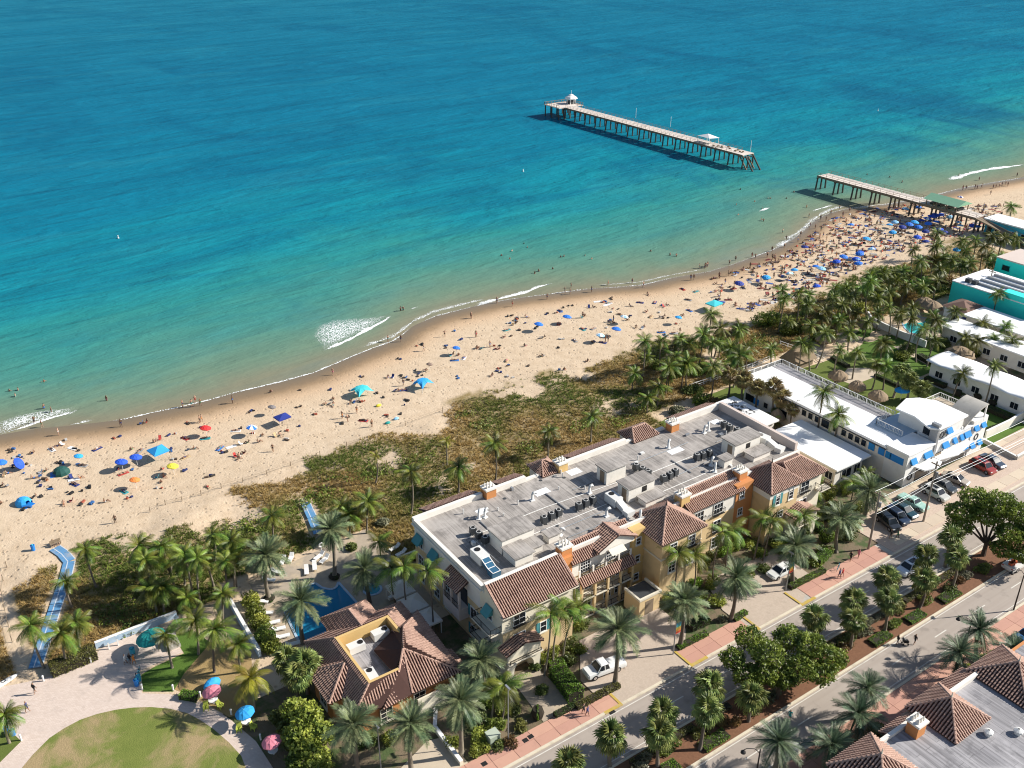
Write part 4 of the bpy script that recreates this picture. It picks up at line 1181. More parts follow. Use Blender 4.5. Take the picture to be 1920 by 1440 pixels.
def duct_unit(a, b, rz, label, L=2.6, frame=False, z=ROOFZ):
  p = G(a, b, z)
  r = thing('rooftop_unit', label, 'air conditioner')
  MB().box(-L / 2, -.75, .25, L / 2, .75, 1.55).build('casing', MT['ac_white'], r)
  MB().lathe([(0, 1.56), (.42, 1.56), (.42, 1.62), (0, 1.62)], (-L / 2 + .7, 0, 0), 14).build('fan', MT['black'], r)
  MB().box(-L / 2 + .1, -.7, 0, L / 2 - .1, .7, .25).build('stand', MT['grey_metal'], r)
  d = MB()
  d.add([(L / 2, -.5, .4), (L / 2, .5, .4), (L / 2, .5, 1.4), (L / 2, -.5, 1.4), (L / 2 + 1.6, -.5, .1), (L / 2 + 1.6, .5, .1), (L / 2 + 1.6, .5, .8), (L / 2 + 1.6, -.5, .8)],
     [(0, 1, 5, 4), (1, 2, 6, 5), (2, 3, 7, 6), (3, 0, 4, 7), (4, 5, 6, 7)])
  d.box(L / 2 + 1.6, -.7, 0, L / 2 + 2.8, .7, .8)
  d.build('duct', MT['blueglass' if frame else 'ac_white'], r)
  if frame:
    f = MB()
    for x in (L / 2 + .05, L / 2 + .8, L / 2 + 1.6, L / 2 + 2.8):
      zz = 1.42 if x < L / 2 + .1 else (1.1 if x < L / 2 + 1 else .82)
      f.beam((x, -.6, zz), (x, .6, zz), .1, .06)
    for y in (-.6, .6): f.beam((L / 2, y, 1.42), (L / 2 + 1.6, y, .82), .1, .06); f.beam((L / 2 + 1.6, y, .82), (L / 2 + 2.8, y, .82), .1, .06)
    f.build('duct_frame', MT['white'], r)
  r.location = p; r.rotation_euler = (0, 0, rz)
  return r
duct_unit(900, 1052, math.radians(-90), 'white roof unit with blue framed duct at the left roof end', 2.6, True)
duct_unit(1150, 945, math.radians(-90), 'white roof unit with long duct beside the middle roof houses', 2.4)
duct_unit(1428, 832, math.radians(-80), 'white roof unit with duct beside the right-hand roof house', 2.2)
def vent(a, b, label, z=ROOFZ, h=1.0):
  p = G(a, b, z)
  r = thing('roof_vent', label, 'vent', p, U(-1, 1))
  m = MB().tube([p, p + Vector((0, 0, h)), p + Vector((.12, 0, h + .25)), p + Vector((.5, 0, h + .3)), p + Vector((.62, 0, h + .05))], .2, 8)
  m.build('pipe', MT['ac_white'], r, True)
  MB().box(p.x - .35, p.y - .35, p.z, p.x + .35, p.y + .35, p.z + .12).build('curb', MT['white'], r)
for i, (a, b, l) in enumerate([(898, 973, 'white gooseneck vent near the left roof end, left of a pair'), (909, 970, 'white gooseneck vent near the left roof end, right of a pair'), (998, 938, 'lone white gooseneck vent on the open left half of the roof'),
    (1105, 925, 'white gooseneck vent by the shaded roof house'), (1253, 840, 'lone white gooseneck vent on the open right half of the roof'), (1320, 812, 'white gooseneck vent near the far end, left of a pair'),
    (1328, 808, 'white gooseneck vent near the far end, right of a pair'), (1050, 1004, 'white gooseneck vent behind the front balcony bay'), (1200, 975, 'white gooseneck vent behind the first front tower'),
    (1334, 873, 'white gooseneck vent before the right-hand condensers'), (1137, 968, 'white gooseneck vent in front of the middle duct unit'), (1340, 885, 'white gooseneck vent behind the middle tiled front')]):
  vent(a, b, l)

# ------------------------------------------------------------------ restaurant pavilion beside the pool
def pavilion():
  H = thing('pool_pavilion', 'low orange pavilion with hipped clay-tile roofs beside the pool', 'pavilion', (38.5, 87, 0))
  MB().prism([(32.3, 79.6), (45.0, 78.9), (45.2, 93.4), (32.3, 93.4)], 0, 3.9).build('wall', MT['orange'], H)
  MB().box(35.6, 93.0, 0, 41.2, 96.4, 3.9).build('wall', MT['orange'], H)
  MB().box(30.3, 82.9, 0, 33.0, 88.3, 3.9).build('wall', MT['orange'], H)
  # sunken plant well: rim walls, floor
  q = MB()
  q.box(34.3, 80.6, 3.9, 34.65, 90.2, 6.15); q.box(34.65, 89.85, 3.9, 41.9, 90.2, 6.15); q.box(41.55, 84.0, 3.9, 41.9, 89.85, 6.15); q.box(34.65, 80.6, 3.9, 38.4, 80.95, 6.15)
  q.build('well_rim', MT['yellow'], H)
  MB().box(34.65, 80.95, 3.9, 41.55, 89.85, 4.3).build('well_floor', MT['membrane2'], H)
  e = 3.95
  # ring roof around the well
  pl = [[(31.6, 94.0, e), (31.6, 79.2, e), (34.3, 80.6, 6.1), (34.3, 90.2, 6.1)], [(45.6, 94.0, e), (31.6, 94.0, e), (34.3, 90.2, 6.1), (41.9, 90.2, 6.1)],
     [(45.6, 78.6, e), (45.6, 94.0, e), (41.9, 90.2, 6.1), (41.9, 83.0, 6.1)], [(31.6, 79.2, e), (35.0, 78.2, e), (38.4, 80.6, 6.1), (34.3, 80.6, 6.1)]]
  tile_roof(H, pl, caps=(((31.6, 94, e), (34.3, 90.2, 6.1)), ((45.6, 94, e), (41.9, 90.2, 6.1)), ((31.6, 79.2, e), (34.3, 80.6, 6.1))))
  # wing towards the pool
  A, Bp = (38.2, 94.2, 6.0), (38.2, 90.2, 6.0)
  pl = [[(41.9, 97.0, e), (35.1, 97.0, e), A], [(35.1, 97.0, e), (35.1, 90.4, e), Bp, A], [(41.9, 90.4, e), (41.9, 97.0, e), A, Bp]]
  tile_roof(H, pl, caps=((A, (35.1, 97, e)), (A, (41.9, 97, e)), (A, Bp)))
  # left bay
  A = (33.4, 85.5, 6.0)
  pl = [[(29.7, 88.9, e), (29.7, 82.3, e), A], [(29.7, 82.3, e), (33.6, 82.3, e), A], [(33.6, 88.9, e), (29.7, 88.9, e), A]]
  tile_roof(H, pl, caps=((A, (29.7, 88.9, e)), (A, (29.7, 82.3, e))))
  MB().lathe([(.1, 0), (.07, .5), (.01, 1.2)], (33.4, 85.5, 5.95), 6).build('finial', MT['dark_metal'], H)
  # high front-right hip
  A, Bp = (40.2, 82.9, 6.75), (42.2, 86.4, 6.75)
  pl = [[(34.6, 77.9, e), (38.8, 78.2, e), A, (38.3, 80.6, 5.7)], [(38.8, 78.2, e), (45.7, 78.0, e), A], [(45.7, 78.0, e), (45.9, 90.6, e), Bp, A], [(38.0, 81.2, 5.3), A, Bp, (41.6, 88.5, 5.0), (38.0, 86.8, 4.7)][::-1],
     [(45.9, 90.6, e), (41.6, 88.5, 5.0), Bp]]
  tile_roof(H, pl, caps=((A, (45.7, 78.0, e)), (A, (38.8, 78.2, e)), (A, Bp), (A, (38.3, 80.6, 5.7)), (Bp, (45.9, 90.6, e))))
  MB().lathe([(.1, 0), (.07, .5), (.01, 1.2)], (40.2, 82.9, 6.7), 6).build('finial', MT['dark_metal'], H)
  tile_roof(H, [[(47.0, 78.6, 3.1), (47.0, 83.0, 3.1), (45.2, 83.0, 4.0), (45.2, 78.6, 4.0)]])
  for x in (35.6, 40.2, 43.4):
    window(H, Face('y', 79.15), x, .6, 1.5, 2.0, 2, 3, frame='trim')
  window(H, Face('x', 32.3), 91.5, .7, 1.6, 1.8, 2, 2); window(H, Face('x', 30.3), 85.6, .7, 1.8, 1.8, 2, 2)
  w = MB().box(39.4, 78.0, 0, 45.0, 78.25, 2.6).build('porch_wall', MT['cream'], H)
  return H
pavilion()
def wellunit(x, y, rz, label):
  r = thing('rooftop_unit', label, 'air conditioner')
  MB().box(-1.1, -.6, .1, 1.1, .6, 1.1).build('casing', MT['ac_white'], r)
  MB().lathe([(0, 1.11), (.36, 1.11), (.36, 1.17), (0, 1.17)], (.65, 0, 0), 14).build('fan', MT['black'], r)
  MB().box(-1.0, -.5, 0, 1.0, .5, .1).build('stand', MT['grey_metal'], r)
  r.location = (x, y, 4.3); r.rotation_euler = (0, 0, rz)
wellunit(36.3, 88.4, 0, 'white fan unit at the left end of the pavilion roof well')
wellunit(40.0, 88.9, 0, 'white fan unit at the right end of the pavilion roof well')
wellunit(35.6, 82.6, 1.5, 'white fan unit at the near end of the pavilion roof well')

# ------------------------------------------------------------------ white one-storey flats
def flat_house(name, x0, x1, y0, y1, h, label, over=.5, wall='ivory', roof='white_roof', wins=(), cat='house', fascia=.28):
  H = thing(name, label, cat, ((x0 + x1) / 2, (y0 + y1) / 2, 0))
  MB().box(x0 + over, y0 + over, 0, x1 - over, y1 - over, h - fascia).build('wall', MT[wall], H)
  MB().box(x0, y0, h - fascia, x1, y1, h).build('roof', MT[roof], H)
  for ax, at, a, z, w, hh in wins:
    window(H, Face(ax, at), a, z, w, hh, 2, 1, frame='white')
  return H
flat_house('bungalow', 122.6, 131.6, 82.4, 97.9, 3.8, 'low white flat-roofed bungalow between the tiled hotel and long white hotel', .9, wins=[('x', 123.5, 84.5, .9, 1.4, 1.4), ('y', 83.3, 126.5, .7, 2.6, 1.7), ('y', 83.3, 129.3, .7, 1.6, 1.7)])
flat_house('bungalow', 119.5, 128.1, 100.0, 111.5, 3.8, 'low white bungalow with soot-stained roof behind the tiled hotel corner', .6, roof='white_roof')
_st = MB(); random.seed(5)
def stain_mat():
  m, nt, b = nodes('roof_soot')
  p = pos(nt)
  b.inputs['Base Color'].default_value = (0.05, 0.045, 0.04, 1); b.inputs['Roughness'].default_value = .9
  nt.links.new(ramp(nt, noise(nt, p, 1.1, 6, .7), [(.5, 0), (.6, .9)]), b.inputs['Alpha'])
  return m
_o = MB().box(121.5, 104.5, 3.802, 126.8, 110.2, 3.806).build('roof_stain', stain_mat()); _par = [o for o in bpy.data.objects if o.get('label', '').startswith('low white bungalow with soot')][0]
_o.parent = _par; _o.data.transform(Matrix.Translation(-_par.location))
p = G(1454, 800)
r = thing('thatched_hut', 'small brown thatched hut squeezed between the two white bungalows', 'hut', (p.x, p.y, 0))
MB().lathe([(1.7, 2.0), (1.5, 2.35), (.8, 3.3), (.05, 3.9)], (p.x, p.y, 0), 12).build('thatch_roof', MT['thatch'], r)
MB().tube([(p.x, p.y, 0), (p.x, p.y, 3)], .12, 6).build('post', MT['wood'], r)

# ------------------------------------------------------------------ long white hotel with deco street front
def white_hotel():
  H = thing('white_hotel', 'long white two-storey hotel with blue awnings and street tower', 'hotel', (140, 92, 0))
  MB().box(132.8, 78.5, 0, 142.4, 113.0, 5.7).build('wall', MT['ivory'], H)
  MB().box(132.5, 80.5, 5.7, 140.2, 113.2, 6.15).build('roof', MT['white_roof'], H)
  MB().box(140.2, 80.5, 5.7, 143.0, 113.2, 6.05).build('gallery_roof', MT['membrane2'], H)
  MB().box(132.42, 80.4, 5.5, 132.52, 113.2, 5.72).build('gutter', MT['ac_dark'], H)
  r = MB(); railing(r, [(133.0, 113.1), (142.9, 113.1), (142.9, 86.5)], 6.1, 1.0, .3, .035); r.build('roof_rail', MT['white'], H)
  fx = Face('x', 132.8)
  for y, z, w, h in ((111.4, 1.3, 2.2, 1.5), (107.3, 1.6, 1.0, 1.1), (105.0, 1.6, 1.0, 1.1), (103.0, 1.4, 1.8, 1.6), (98.3, 4.0, 1.0, 1.2), (96.8, 4.0, 1.0, 1.2), (95.3, 4.0, 1.0, 1.2), (93.4, 3.8, 1.7, 1.5), (91.2, 4.0, .9, 1.2), (89.3, 4.0, 1.0, 1.2), (87.8, 4.0, 1.0, 1.2), (86.4, 4.0, 1.0, 1.2), (85.05, 4.0, 1.0, 1.2)):
    window(H, fx, y, z, w, h, 1, 1, frame='trim', sill=False)
  def shade(F, a, z, w, h, o=.35):
    # drop-arm canvas shade
    m = MB(); F.box(m, a - w / 2, a + w / 2, z, z + h, .06, .12); m.build('awning', MT['blue_cloth'], H)
  for y, w in ((83.4, 1.2), (81.4, 1.2), (80.0, 1.1)): shade(fx, y, 4.0, w, 1.3)
  shade(fx, 109.7, 1.3, 1.3, 1.3)
  # street block
  MB().box(132.72, 76.3, 0, 140.0, 80.6, 6.2).build('wall', MT['white'], H)
  MB().box(132.6, 76.1, 6.2, 140.0, 80.7, 6.5).build('roof', MT['white_roof'], H)
  shade(fx, 78.3, 4.0, 2.6, 1.3); m = MB(); fx.box(m, 76.8, 79.9, 2.7, 3.6, .01, .02); m.build('sign_board', MT['ivory'], H)
  fy = Face('y', 76.3)
  def awn(a, z, w, h=.9, out=.6):
    m = MB(); m.add([(a - w / 2, 76.25, z + h), (a + w / 2, 76.25, z + h), (a + w / 2, 76.25 - out, z), (a - w / 2, 76.25 - out, z), (a - w / 2, 76.25, z), (a + w / 2, 76.25, z)], [(0, 1, 2, 3), (0, 3, 4), (1, 5, 2)])
    m.build('awning', MT['blue_cloth'], H)
  for a, z, w in ((134.3, 4.4, 1.5), (138.3, 4.4, 2.2)): awn(a, z, w); window(H, fy, a, 3.7, w * .8, 1.3, 1, 1, frame='white', sill=False)
  # roof terrace and penthouse
  MB().box(137.3, 80.75, 6.2, 146.5, 86.6, 6.35).build('terrace', MT['bluewash'], H)
  r = MB(); railing(r, [(140.5, 86.5), (137.4, 86.3), (137.4, 81.0)], 6.35, 1.0, .3, .03); r.build('roof_rail', MT['white'], H)
  ph = MB().prism([(141.2, 76.5), (148.0, 76.5), (148.0, 83.5), (145.5, 85.6), (141.2, 84.6)], 0, 9.0).build('penthouse', MT['white'], H)
  rp = [(140.2, 84.9), (140.4, 81.2), (138.9, 77.3), (140.0, 76.0), (142.5, 75.9), (148.6, 76.2), (148.8, 82.5), (147.2, 85.0), (145.0, 86.2)]
  MB().prism(rp, 9.0, 9.3).build('penthouse_roof', MT['white_roof'], ph)
  f = MB(); Face('x', 141.2).box(f, 77.6, 79.6, 6.5, 8.6, -.01, .05); f.build('glazing', MT['glass'], ph)
  MB().box(139.9, 76.15, 0, 140.6, 77.6, 9.9).build('fin', MT['grey_metal'], H)
  # right of the fin: long front with awnings
  MB().box(140.6, 76.35, 0, 151.0, 80.0, 6.2).build('wall', MT['white'], H)
  MB().box(140.6, 76.2, 6.2, 151.2, 80.2, 6.5).build('roof', MT['white_roof'], H)
  MB().box(148.8, 80.0, 0, 155.6, 86.0, 6.2).build('wall', MT['ivory'], H)
  MB().box(148.8, 79.9, 6.2, 155.8, 86.2, 6.4).build('terrace', MT['path'], H)
  r = MB(); railing(r, [(149.5, 86.1), (155.7, 86.1), (155.7, 80.5)], 6.4, 1.0, .35, .035); r.build('roof_rail', MT['white'], H)
  for a, w in ((143.2, 1.7), (145.9, 1.0), (147.9, .9), (149.7, 1.8)): awn(a, 4.7, w); window(H, fy, a, 4.0, w * .8, 1.2, 1, 1, sill=False)
  for a, w in ((147.3, 1.3), (149.5, 1.8)): awn(a, 2.2, w); window(H, fy, a, 1.4, w * .8, 1.3, 1, 1, sill=False)
  awn(143.4, 7.5, 1.5); window(H, fy, 143.4, 6.9, 1.2, 1.1, 1, 1, sill=False)
  for a, z in ((134.2, 1.7), (141.4, 7.6), (153.0, 3.5)):
    m = MB()
    for i in range(16):
      t0, t1 = 2 * math.pi * i / 16, 2 * math.pi * (i + 1) / 16
      m.beam((a + .55 * math.cos(t0), 76.18, z + .55 * math.sin(t0)), (a + .55 * math.cos(t1), 76.18, z + .55 * math.sin(t1)), .12, .22)
    m.build('porthole_ring', MT['ac_dark'], H)
  m = MB(); fy.box(m, 140.9, 142.6, .2, 3.9, -.01, .06); m.build('mosaic_panel', MT['wood'], H)
  m = MB(); fy.box(m, 135.9, 139.6, .1, 2.9, -.01, .05); m.build('shop_window', MT['glass'], H)
  m = MB(); fy.box(m, 143.0, 150.5, .1, 1.1, -.01, .05); m.build('hedge_window', MT['glass'], H)
  MB().prism([(135.2, 76.25), (140.5, 76.25), (140.5, 74.6), (138.5, 73.9), (135.6, 74.6)], 3.1, 3.35).build('canopy', MT['white_roof'], H)
  MB().prism([(140.7, 76.25), (150.8, 76.25), (150.8, 75.6), (145, 74.4), (140.7, 75.2)], 3.2, 3.4).build('canopy', MT['white_roof'], H)
  # corner tower with vaulted canopy
  MB().box(151.2, 76.2, 0, 155.6, 79.9, 7.1).build('tower', MT['white'], H)
  for a in (152.2, 154.4):
    for z in (5.2, 1.6): awn(a, z, 1.3)
    window(H, fy, a, .4, .9, 1.0, 1, 1, sill=False)
  v = MB(); n_ = 14
  for i in range(n_ + 1):
    t = math.pi * (0.06 + 0.6 * i / n_)
    x = 154.4 - 6.3 * (i / n_); z = 7.2 + 2.6 * math.sin(math.pi * (.5 - .5 * (i / n_)) ) 
    v.v += [(x, 76.0, z), (x, 80.4, z), (x, 76.0, z - .16), (x, 80.4, z - .16)]
  for i in range(n_):
    a, b = i * 4, (i + 1) * 4
    for f_ in ((a, b, b + 1, a + 1), (a + 2, a + 3, b + 3, b + 2), (a, a + 2, b + 2, b), (a + 1, b + 1, b + 3, a + 3)): v.f.append(list(f_)); v.m.append(0)
  v.build('vaulted_canopy', MT['concrete'], H)
  for x, y in ((148.4, 76.3), (148.4, 80.1), (154.3, 76.3), (154.3, 80.1)): MB().box(x - .12, y - .12, 6.3, x + .12, y + .12, 7.2 if x < 150 else 9.6).build('post', MT['white'], H)
  return H
white_hotel()

# ------------------------------------------------------------------ motel with scalloped roof and the low white row behind
def scallop(name, x0, x1, y0, y1, z, label):
  H = thing(name, label, 'motel', ((x0 + x1) / 2, (y0 + y1) / 2, 0))
  MB().box(x0 + .8, y0 + .5, 0, x1 - .8, y1 - .8, z - .1).build('wall', MT['white'], H)
  ny = int((y1 - y0) / .6); nx = 8
  V, F = [], []
  for i in range(ny + 1):
    y = y0 + (y1 - y0) * i / ny
    for j in range(nx + 1):
      x = x0 + (x1 - x0) * j / nx
      V.append((x - H.location.x, y - H.location.y, z + .55 * abs(math.sin(math.pi * (y - y0) / 7.5)) * (0.4 + .6 * math.sin(math.pi * j / nx))))
  for i in range(ny):
    for j in range(nx):
      a = i * (nx + 1) + j; F.append((a, a + 1, a + nx + 2, a + nx + 1))
  o = np_mesh('roof', V, F, MT['white_roof'], parent=H)
  md_ = o.modifiers.new('t', 'SOLIDIFY'); md_.thickness = .18
  fx = Face('x', x0 + .8)
  y = y0 + 2
  while y < y1 - 2:
    window(H, fx, y, 1.0, 1.6, 1.3, 2, 1, sill=False); y += 4.1
  m = MB()
  return H
scallop('motel', 172.6, 180.5, 74.5, 100.0, 3.9, 'white motel row with scalloped white roof right of the white hotel')
flat_house('motel', 191.5, 198.5, 74, 109.5, 4.0, 'long low white motel row below the turquoise building', .6, wins=[('x', 192.1, y, 1.0, 1.6, 1.3) for y in range(78, 108, 4)])
flat_house('motel', 201.5, 209.8, 82, 110.2, 4.0, 'second low white motel row close to the turquoise building', .6, wins=[('x', 202.1, y, 1.0, 1.6, 1.3) for y in range(86, 108, 4)])
# turquoise blocks
H = thing('turquoise_building', 'turquoise block with white flat roof at the right edge', 'building', (220, 110, 0))
MB().box(213.6, 86, 0, 228, 121.4, 6.0).build('wall', MT['turq'], H)
MB().box(213.5, 85.9, 6.0, 228.1, 121.5, 6.25).build('roof', MT['white_roof'], H)
for x in (216.5, 219.4, 222.4, 225.2): MB().box(x - .5, 88, 6.25, x + .1, 117.5, 6.75).build('roof_rib', MT['grey_metal'], H)
MB().box(213.5, 98, 6.25, 216.0, 108.6, 7.6).build('stair_box', MT['turq'], H)
for y in (118.5, 116.8): MB().box(215.0, y - .6, 6.25, 216.2, y + .6, 7.2).build('roof_unit', MT['ac_dark'], H)
H = thing('turquoise_building', 'smaller turquoise block with one dark window at the right edge', 'building', (238, 116, 0))
MB().box(232.4, 96, 0, 243, 121.8, 8.2).build('wall', MT['turq'], H)
MB().box(232.3, 95.9, 8.2, 243.1, 121.9, 8.5).build('roof', MT['pinkw'], H)
window(H, Face('x', 232.4), 118.9, 5.6, 1.9, 1.3, 1, 1, sill=False, frame='turq_dark'); window(H, Face('x', 232.4), 112.5, 5.6, 1.9, 1.3, 1, 1, sill=False, frame='turq_dark')
# brown hipped cottage
H = thing('cottage', 'white cottage with brown hipped roof beside the turquoise wall', 'house', (206.5, 113, 0))
MB().box(203.6, 110.6, 0, 210.4, 116.2, 3.6).build('wall', MT['white'], H)
pl, cp = hip(203.0, 211.0, 110.0, 116.8, 3.6, 1.5)
rb = MB()
for P_ in pl: rb.add(P_, [tuple(range(len(P_)))])
rb.build('roof', MT['brown_roof'], H)
window(H, Face('x', 203.6), 113, 1, 1.6, 1.3, 2, 1, sill=False); window(H, Face('y', 110.6), 207, 1, 1.6, 1.3, 2, 1, sill=False)
# blue pier shop
H = thing('pier_shop', 'cyan shop with white roof at the foot of the pier', 'shop', (275, 142, 0))
MB().box(272, 132.2, 0, 278.4, 148.4, 4.6).build('wall', MT['cyan'], H)
MB().box(271.5, 131.8, 4.6, 279, 149, 4.95).build('roof', MT['white_roof'], H)
for y in (136, 140, 144): window(H, Face('x', 272), y, 1.4, 2.2, 1.5, 2, 1, sill=False)
# tiled villa at the bottom right corner
def villa():
  H = thing('tiled_villa', 'flat grey roof with orange-tiled corner turrets at the bottom right corner', 'building', (84, 34, 0))
  MB().box(74.5, 20, 0, 110, 39.3, 8.7).build('wall', MT['orange'], H)
  MB().box(74.9, 20, 8.7, 110, 38.9, 8.75).build('flat_roof', MT['membrane2'], H)
  q = MB(); q.box(74.5, 38.85, 8.7, 81.3, 39.3, 9.2); q.box(87.2, 38.85, 8.7, 95, 39.3, 9.3); q.box(74.4, 20, 8.7, 74.9, 35, 9.1); q.build('parapet', MT['ivory'], H)
  def tur(x0, x1, y0, y1, z, rise):
    MB().box(x0 + .4, y0 + .4, 0, x1 - .4, y1 - .4, z).build('wall', MT['orange'], H)
    pl, cp = hip(x0, x1, y0, y1, z, rise, (((x0 + x1) / 2, (y0 + y1) / 2, z + rise),) * 2)
    tile_roof(H, pl, caps=cp)
    MB().lathe([(.14, 0), (.1, .3), (.02, .9)], ((x0 + x1) / 2, (y0 + y1) / 2, z + rise - .1), 6).build('finial', MT['trim'], H)
  tur(81.1, 87.5, 34.3, 40.7, 9.0, 2.3); tur(67.4, 74.8, 33.2, 40.4, 9.0, 2.5); tur(92.0, 99.5, 32.6, 40.2, 9.0, 2.3)
  tile_roof(H, [[(76.2, 40.4, 8.3), (81.6, 40.4, 8.3), (81.6, 39.2, 9.0), (76.2, 39.2, 9.0)][::-1], [(86.8, 41.0, 8.3), (92.8, 41.0, 8.3), (92.8, 39.2, 9.2), (86.8, 39.2, 9.2)][::-1]])
  chimney(H, 79.0, 37.9, 8.7, 10.4, 1.5, 1.4)
  for i, (a, b) in enumerate(((1852, 1378), (1908, 1376))):
    p = G(a, b, 8.75); MB().lathe([(.35, 0), (.35, .25), (.5, .3), (.5, .55), (.1, .75)], p, 10).build('roof_fan', MT['ac_white'], H)
  for x in (78.5, 90): 
    for z in (5.5, 2.2): window(H, Face('y', 39.3), x, z, 1.4, 1.6, 2, 2)
  return H
villa()
# ------------------------------------------------------------------ palms
MT['coco'] = leafmat('coconut_frond', (0.045, 0.085, 0.012), (0.21, 0.25, 0.035), 0.7, 0.18, 0.45)
MT['coco_y'] = leafmat('yellow_green_frond', (0.16, 0.17, 0.02), (0.34, 0.29, 0.03), 0.6, 0.3, 0.25)
MT['date'] = leafmat('grey_green_frond', (0.05, 0.085, 0.04), (0.24, 0.28, 0.13), 0.8, 0.15, 0.25)
MT['date_dk'] = leafmat('dark_green_frond', (0.055, 0.095, 0.055), (0.15, 0.2, 0.105), 0.5, 0.2, 0.22)
MT['fan'] = leafmat('fan_palm_leaf', (0.06, 0.095, 0.022), (0.30, 0.33, 0.095), 0.8, 0.2, 0.3)
MT['fan_br'] = leafmat('fan_palm_leaf_brown', (0.16, 0.13, 0.05), (0.33, 0.26, 0.10), 0.6, 0.2, 0.25)
MT['dead'] = leafmat('dead_frond', (0.18, 0.11, 0.05), (0.30, 0.2, 0.09), 0.6, 0.15, 0.2)

def frond_mesh(name, L, rise, droop, n, ll, lw, lift, mat, seed, swept=0.5):
  """feather frond along +X: curved midrib with two ranks of leaflets"""
  R_ = random.Random(seed)
  V, F = [], []
  def rib(t): return Vector((L * t * (1 - 0.16 * droop * t), 0, L * (rise * t - droop * t * t)))
  ns = 6
  for i in range(ns + 1):
    p = rib(i / ns); w = 0.055 * (1 - .8 * i / ns)
    V += [tuple(p + Vector((0, -w, 0))), tuple(p + Vector((0, w, 0)))]
  for i in range(ns): F.append((2 * i, 2 * i + 1, 2 * i + 3, 2 * i + 2))
  for i in range(n):
    t = 0.13 + 0.87 * (i + .5) / n
    p = rib(t); d = (rib(min(1, t + .03)) - rib(max(0, t - .03))).normalized()
    l = ll * (0.55 + 0.75 * math.sin(math.pi * min(1, t * .86 + .12))) * R_.uniform(.85, 1.12)
    for s in (-1, 1):
      side = Vector((0, s, 0))
      dr = (d * swept + side * (1 - swept * .35) + Vector((0, 0, lift + R_.uniform(-.12, .12)))).normalized()
      tip = p + dr * l + Vector((0, 0, -l * .22))
      m_ = p + dr * l * .5
      w = d * lw
      k = len(V)
      V += [tuple(p - w * .6), tuple(p + w * .6), tuple(m_ + w), tuple(m_ - w), tuple(tip)]
      F += [(k, k + 1, k + 2, k + 3), (k + 3, k + 2, k + 4)]
  me = bpy.data.meshes.new(name)
  me.from_pydata(V, [], F); me.materials.append(mat)
  return me

def fan_mesh(name, r, mat, seed):
  R_ = random.Random(seed)
  V, F = [(0, 0, 0)], []
  pet = r * .9
  V += [(0, -.03, 0), (0, .03, 0), (pet, .02, .0), (pet, -.02, .0)]; F.append((1, 4, 3, 2))
  n = 15
  c = Vector((pet, 0, 0))
  for i in range(n):
    a = math.radians(-125 + 250 * i / (n - 1)); da = math.radians(9.5)
    l = r * (1.0 - .25 * abs(i / (n - 1) - .5) * 2) * R_.uniform(.88, 1.08)
    fold = -.22 * abs(math.sin(a)) - .05
    def q(aa, rr, dz=0): return (c.x + rr * math.cos(aa), rr * math.sin(aa), rr * fold + dz)
    k = len(V)
    V += [tuple(c), q(a - da, l * .62, .02), q(a, l * .68, .1 * r), q(a + da, l * .62, .02), q(a, l, -.28 * r)]
    F += [(k, k + 1, k + 2), (k, k + 2, k + 3), (k + 1, k + 4, k + 2), (k + 2, k + 4, k + 3)]
  me = bpy.data.meshes.new(name); me.from_pydata(V, [], F); me.materials.append(mat)
  return me

FR = {}
def fr(kind):
  if kind in FR: return FR[kind]
  out = []
  if kind in ('coco', 'coco_y'):
    for i, (ri, dp) in enumerate(((.1, .35), (.15, .6), (.05, .85), (.1, .5), (0, .7))):
      out.append(frond_mesh('frond', 1.0, ri, dp, 22, .3, .016, -.45, MT[kind], i))
  elif kind == 'slim':
    for i, (ri, dp) in enumerate(((.12, .55), (.1, .8), (.05, 1.0))):
      out.append(frond_mesh('frond', 1.0, ri, dp, 17, .34, .022, -.3, MT['coco'], i + 20))
  elif kind in ('date', 'date_dk'):
    for i, (ri, dp) in enumerate(((.05, .18), (.06, .3), (.0, .42), (.04, .25))):
      out.append(frond_mesh('frond', 1.0, ri, dp, 24, .24, .014, .25, MT[kind], i + 40, .75))
  elif kind in ('fan', 'fan_br'):
    for i in range(3): out.append(fan_mesh('fan_leaf', 1.0, MT[kind], i + 60))
  elif kind == 'dead':
    out = [frond_mesh('frond', 1.0, .05, .9, 12, .25, .03, -.5, MT['dead'], 80)]
  FR[kind] = out
  return out

def crown_specs(kind, rnd, n, R_):
  """list of (mesh, az, elevation, scale)"""
  S = []
  meshes = fr(kind)
  ta, tm = rnd.uniform(0, 6.28), rnd.uniform(0, .3)
  for i in range(n):
    t = (i + .5) / n
    az = i * 2.39996 + rnd.uniform(-.25, .25)
    if kind in ('coco', 'coco_y'): el = math.radians(78 - 112 * t ** 1.05 + rnd.uniform(-8, 8)); s = R_ * rnd.uniform(.82, 1.1) * (.75 + .35 * min(1, t * 2.2))
    elif kind == 'slim': el = math.radians(70 - 88 * t + rnd.uniform(-8, 8)); s = R_ * rnd.uniform(.85, 1.1)
    elif kind in ('date', 'date_dk'): el = math.radians(82 - 122 * t + rnd.uniform(-6, 6)); s = R_ * rnd.uniform(.88, 1.08) * (.72 + .35 * min(1, t * 2))
    else: el = math.radians(80 - 135 * t + rnd.uniform(-10, 10)); s = R_ * rnd.uniform(.85, 1.1)
    S.append((meshes[rnd.randrange(len(meshes))], az, el + tm * math.cos(az - ta), s))
  return S

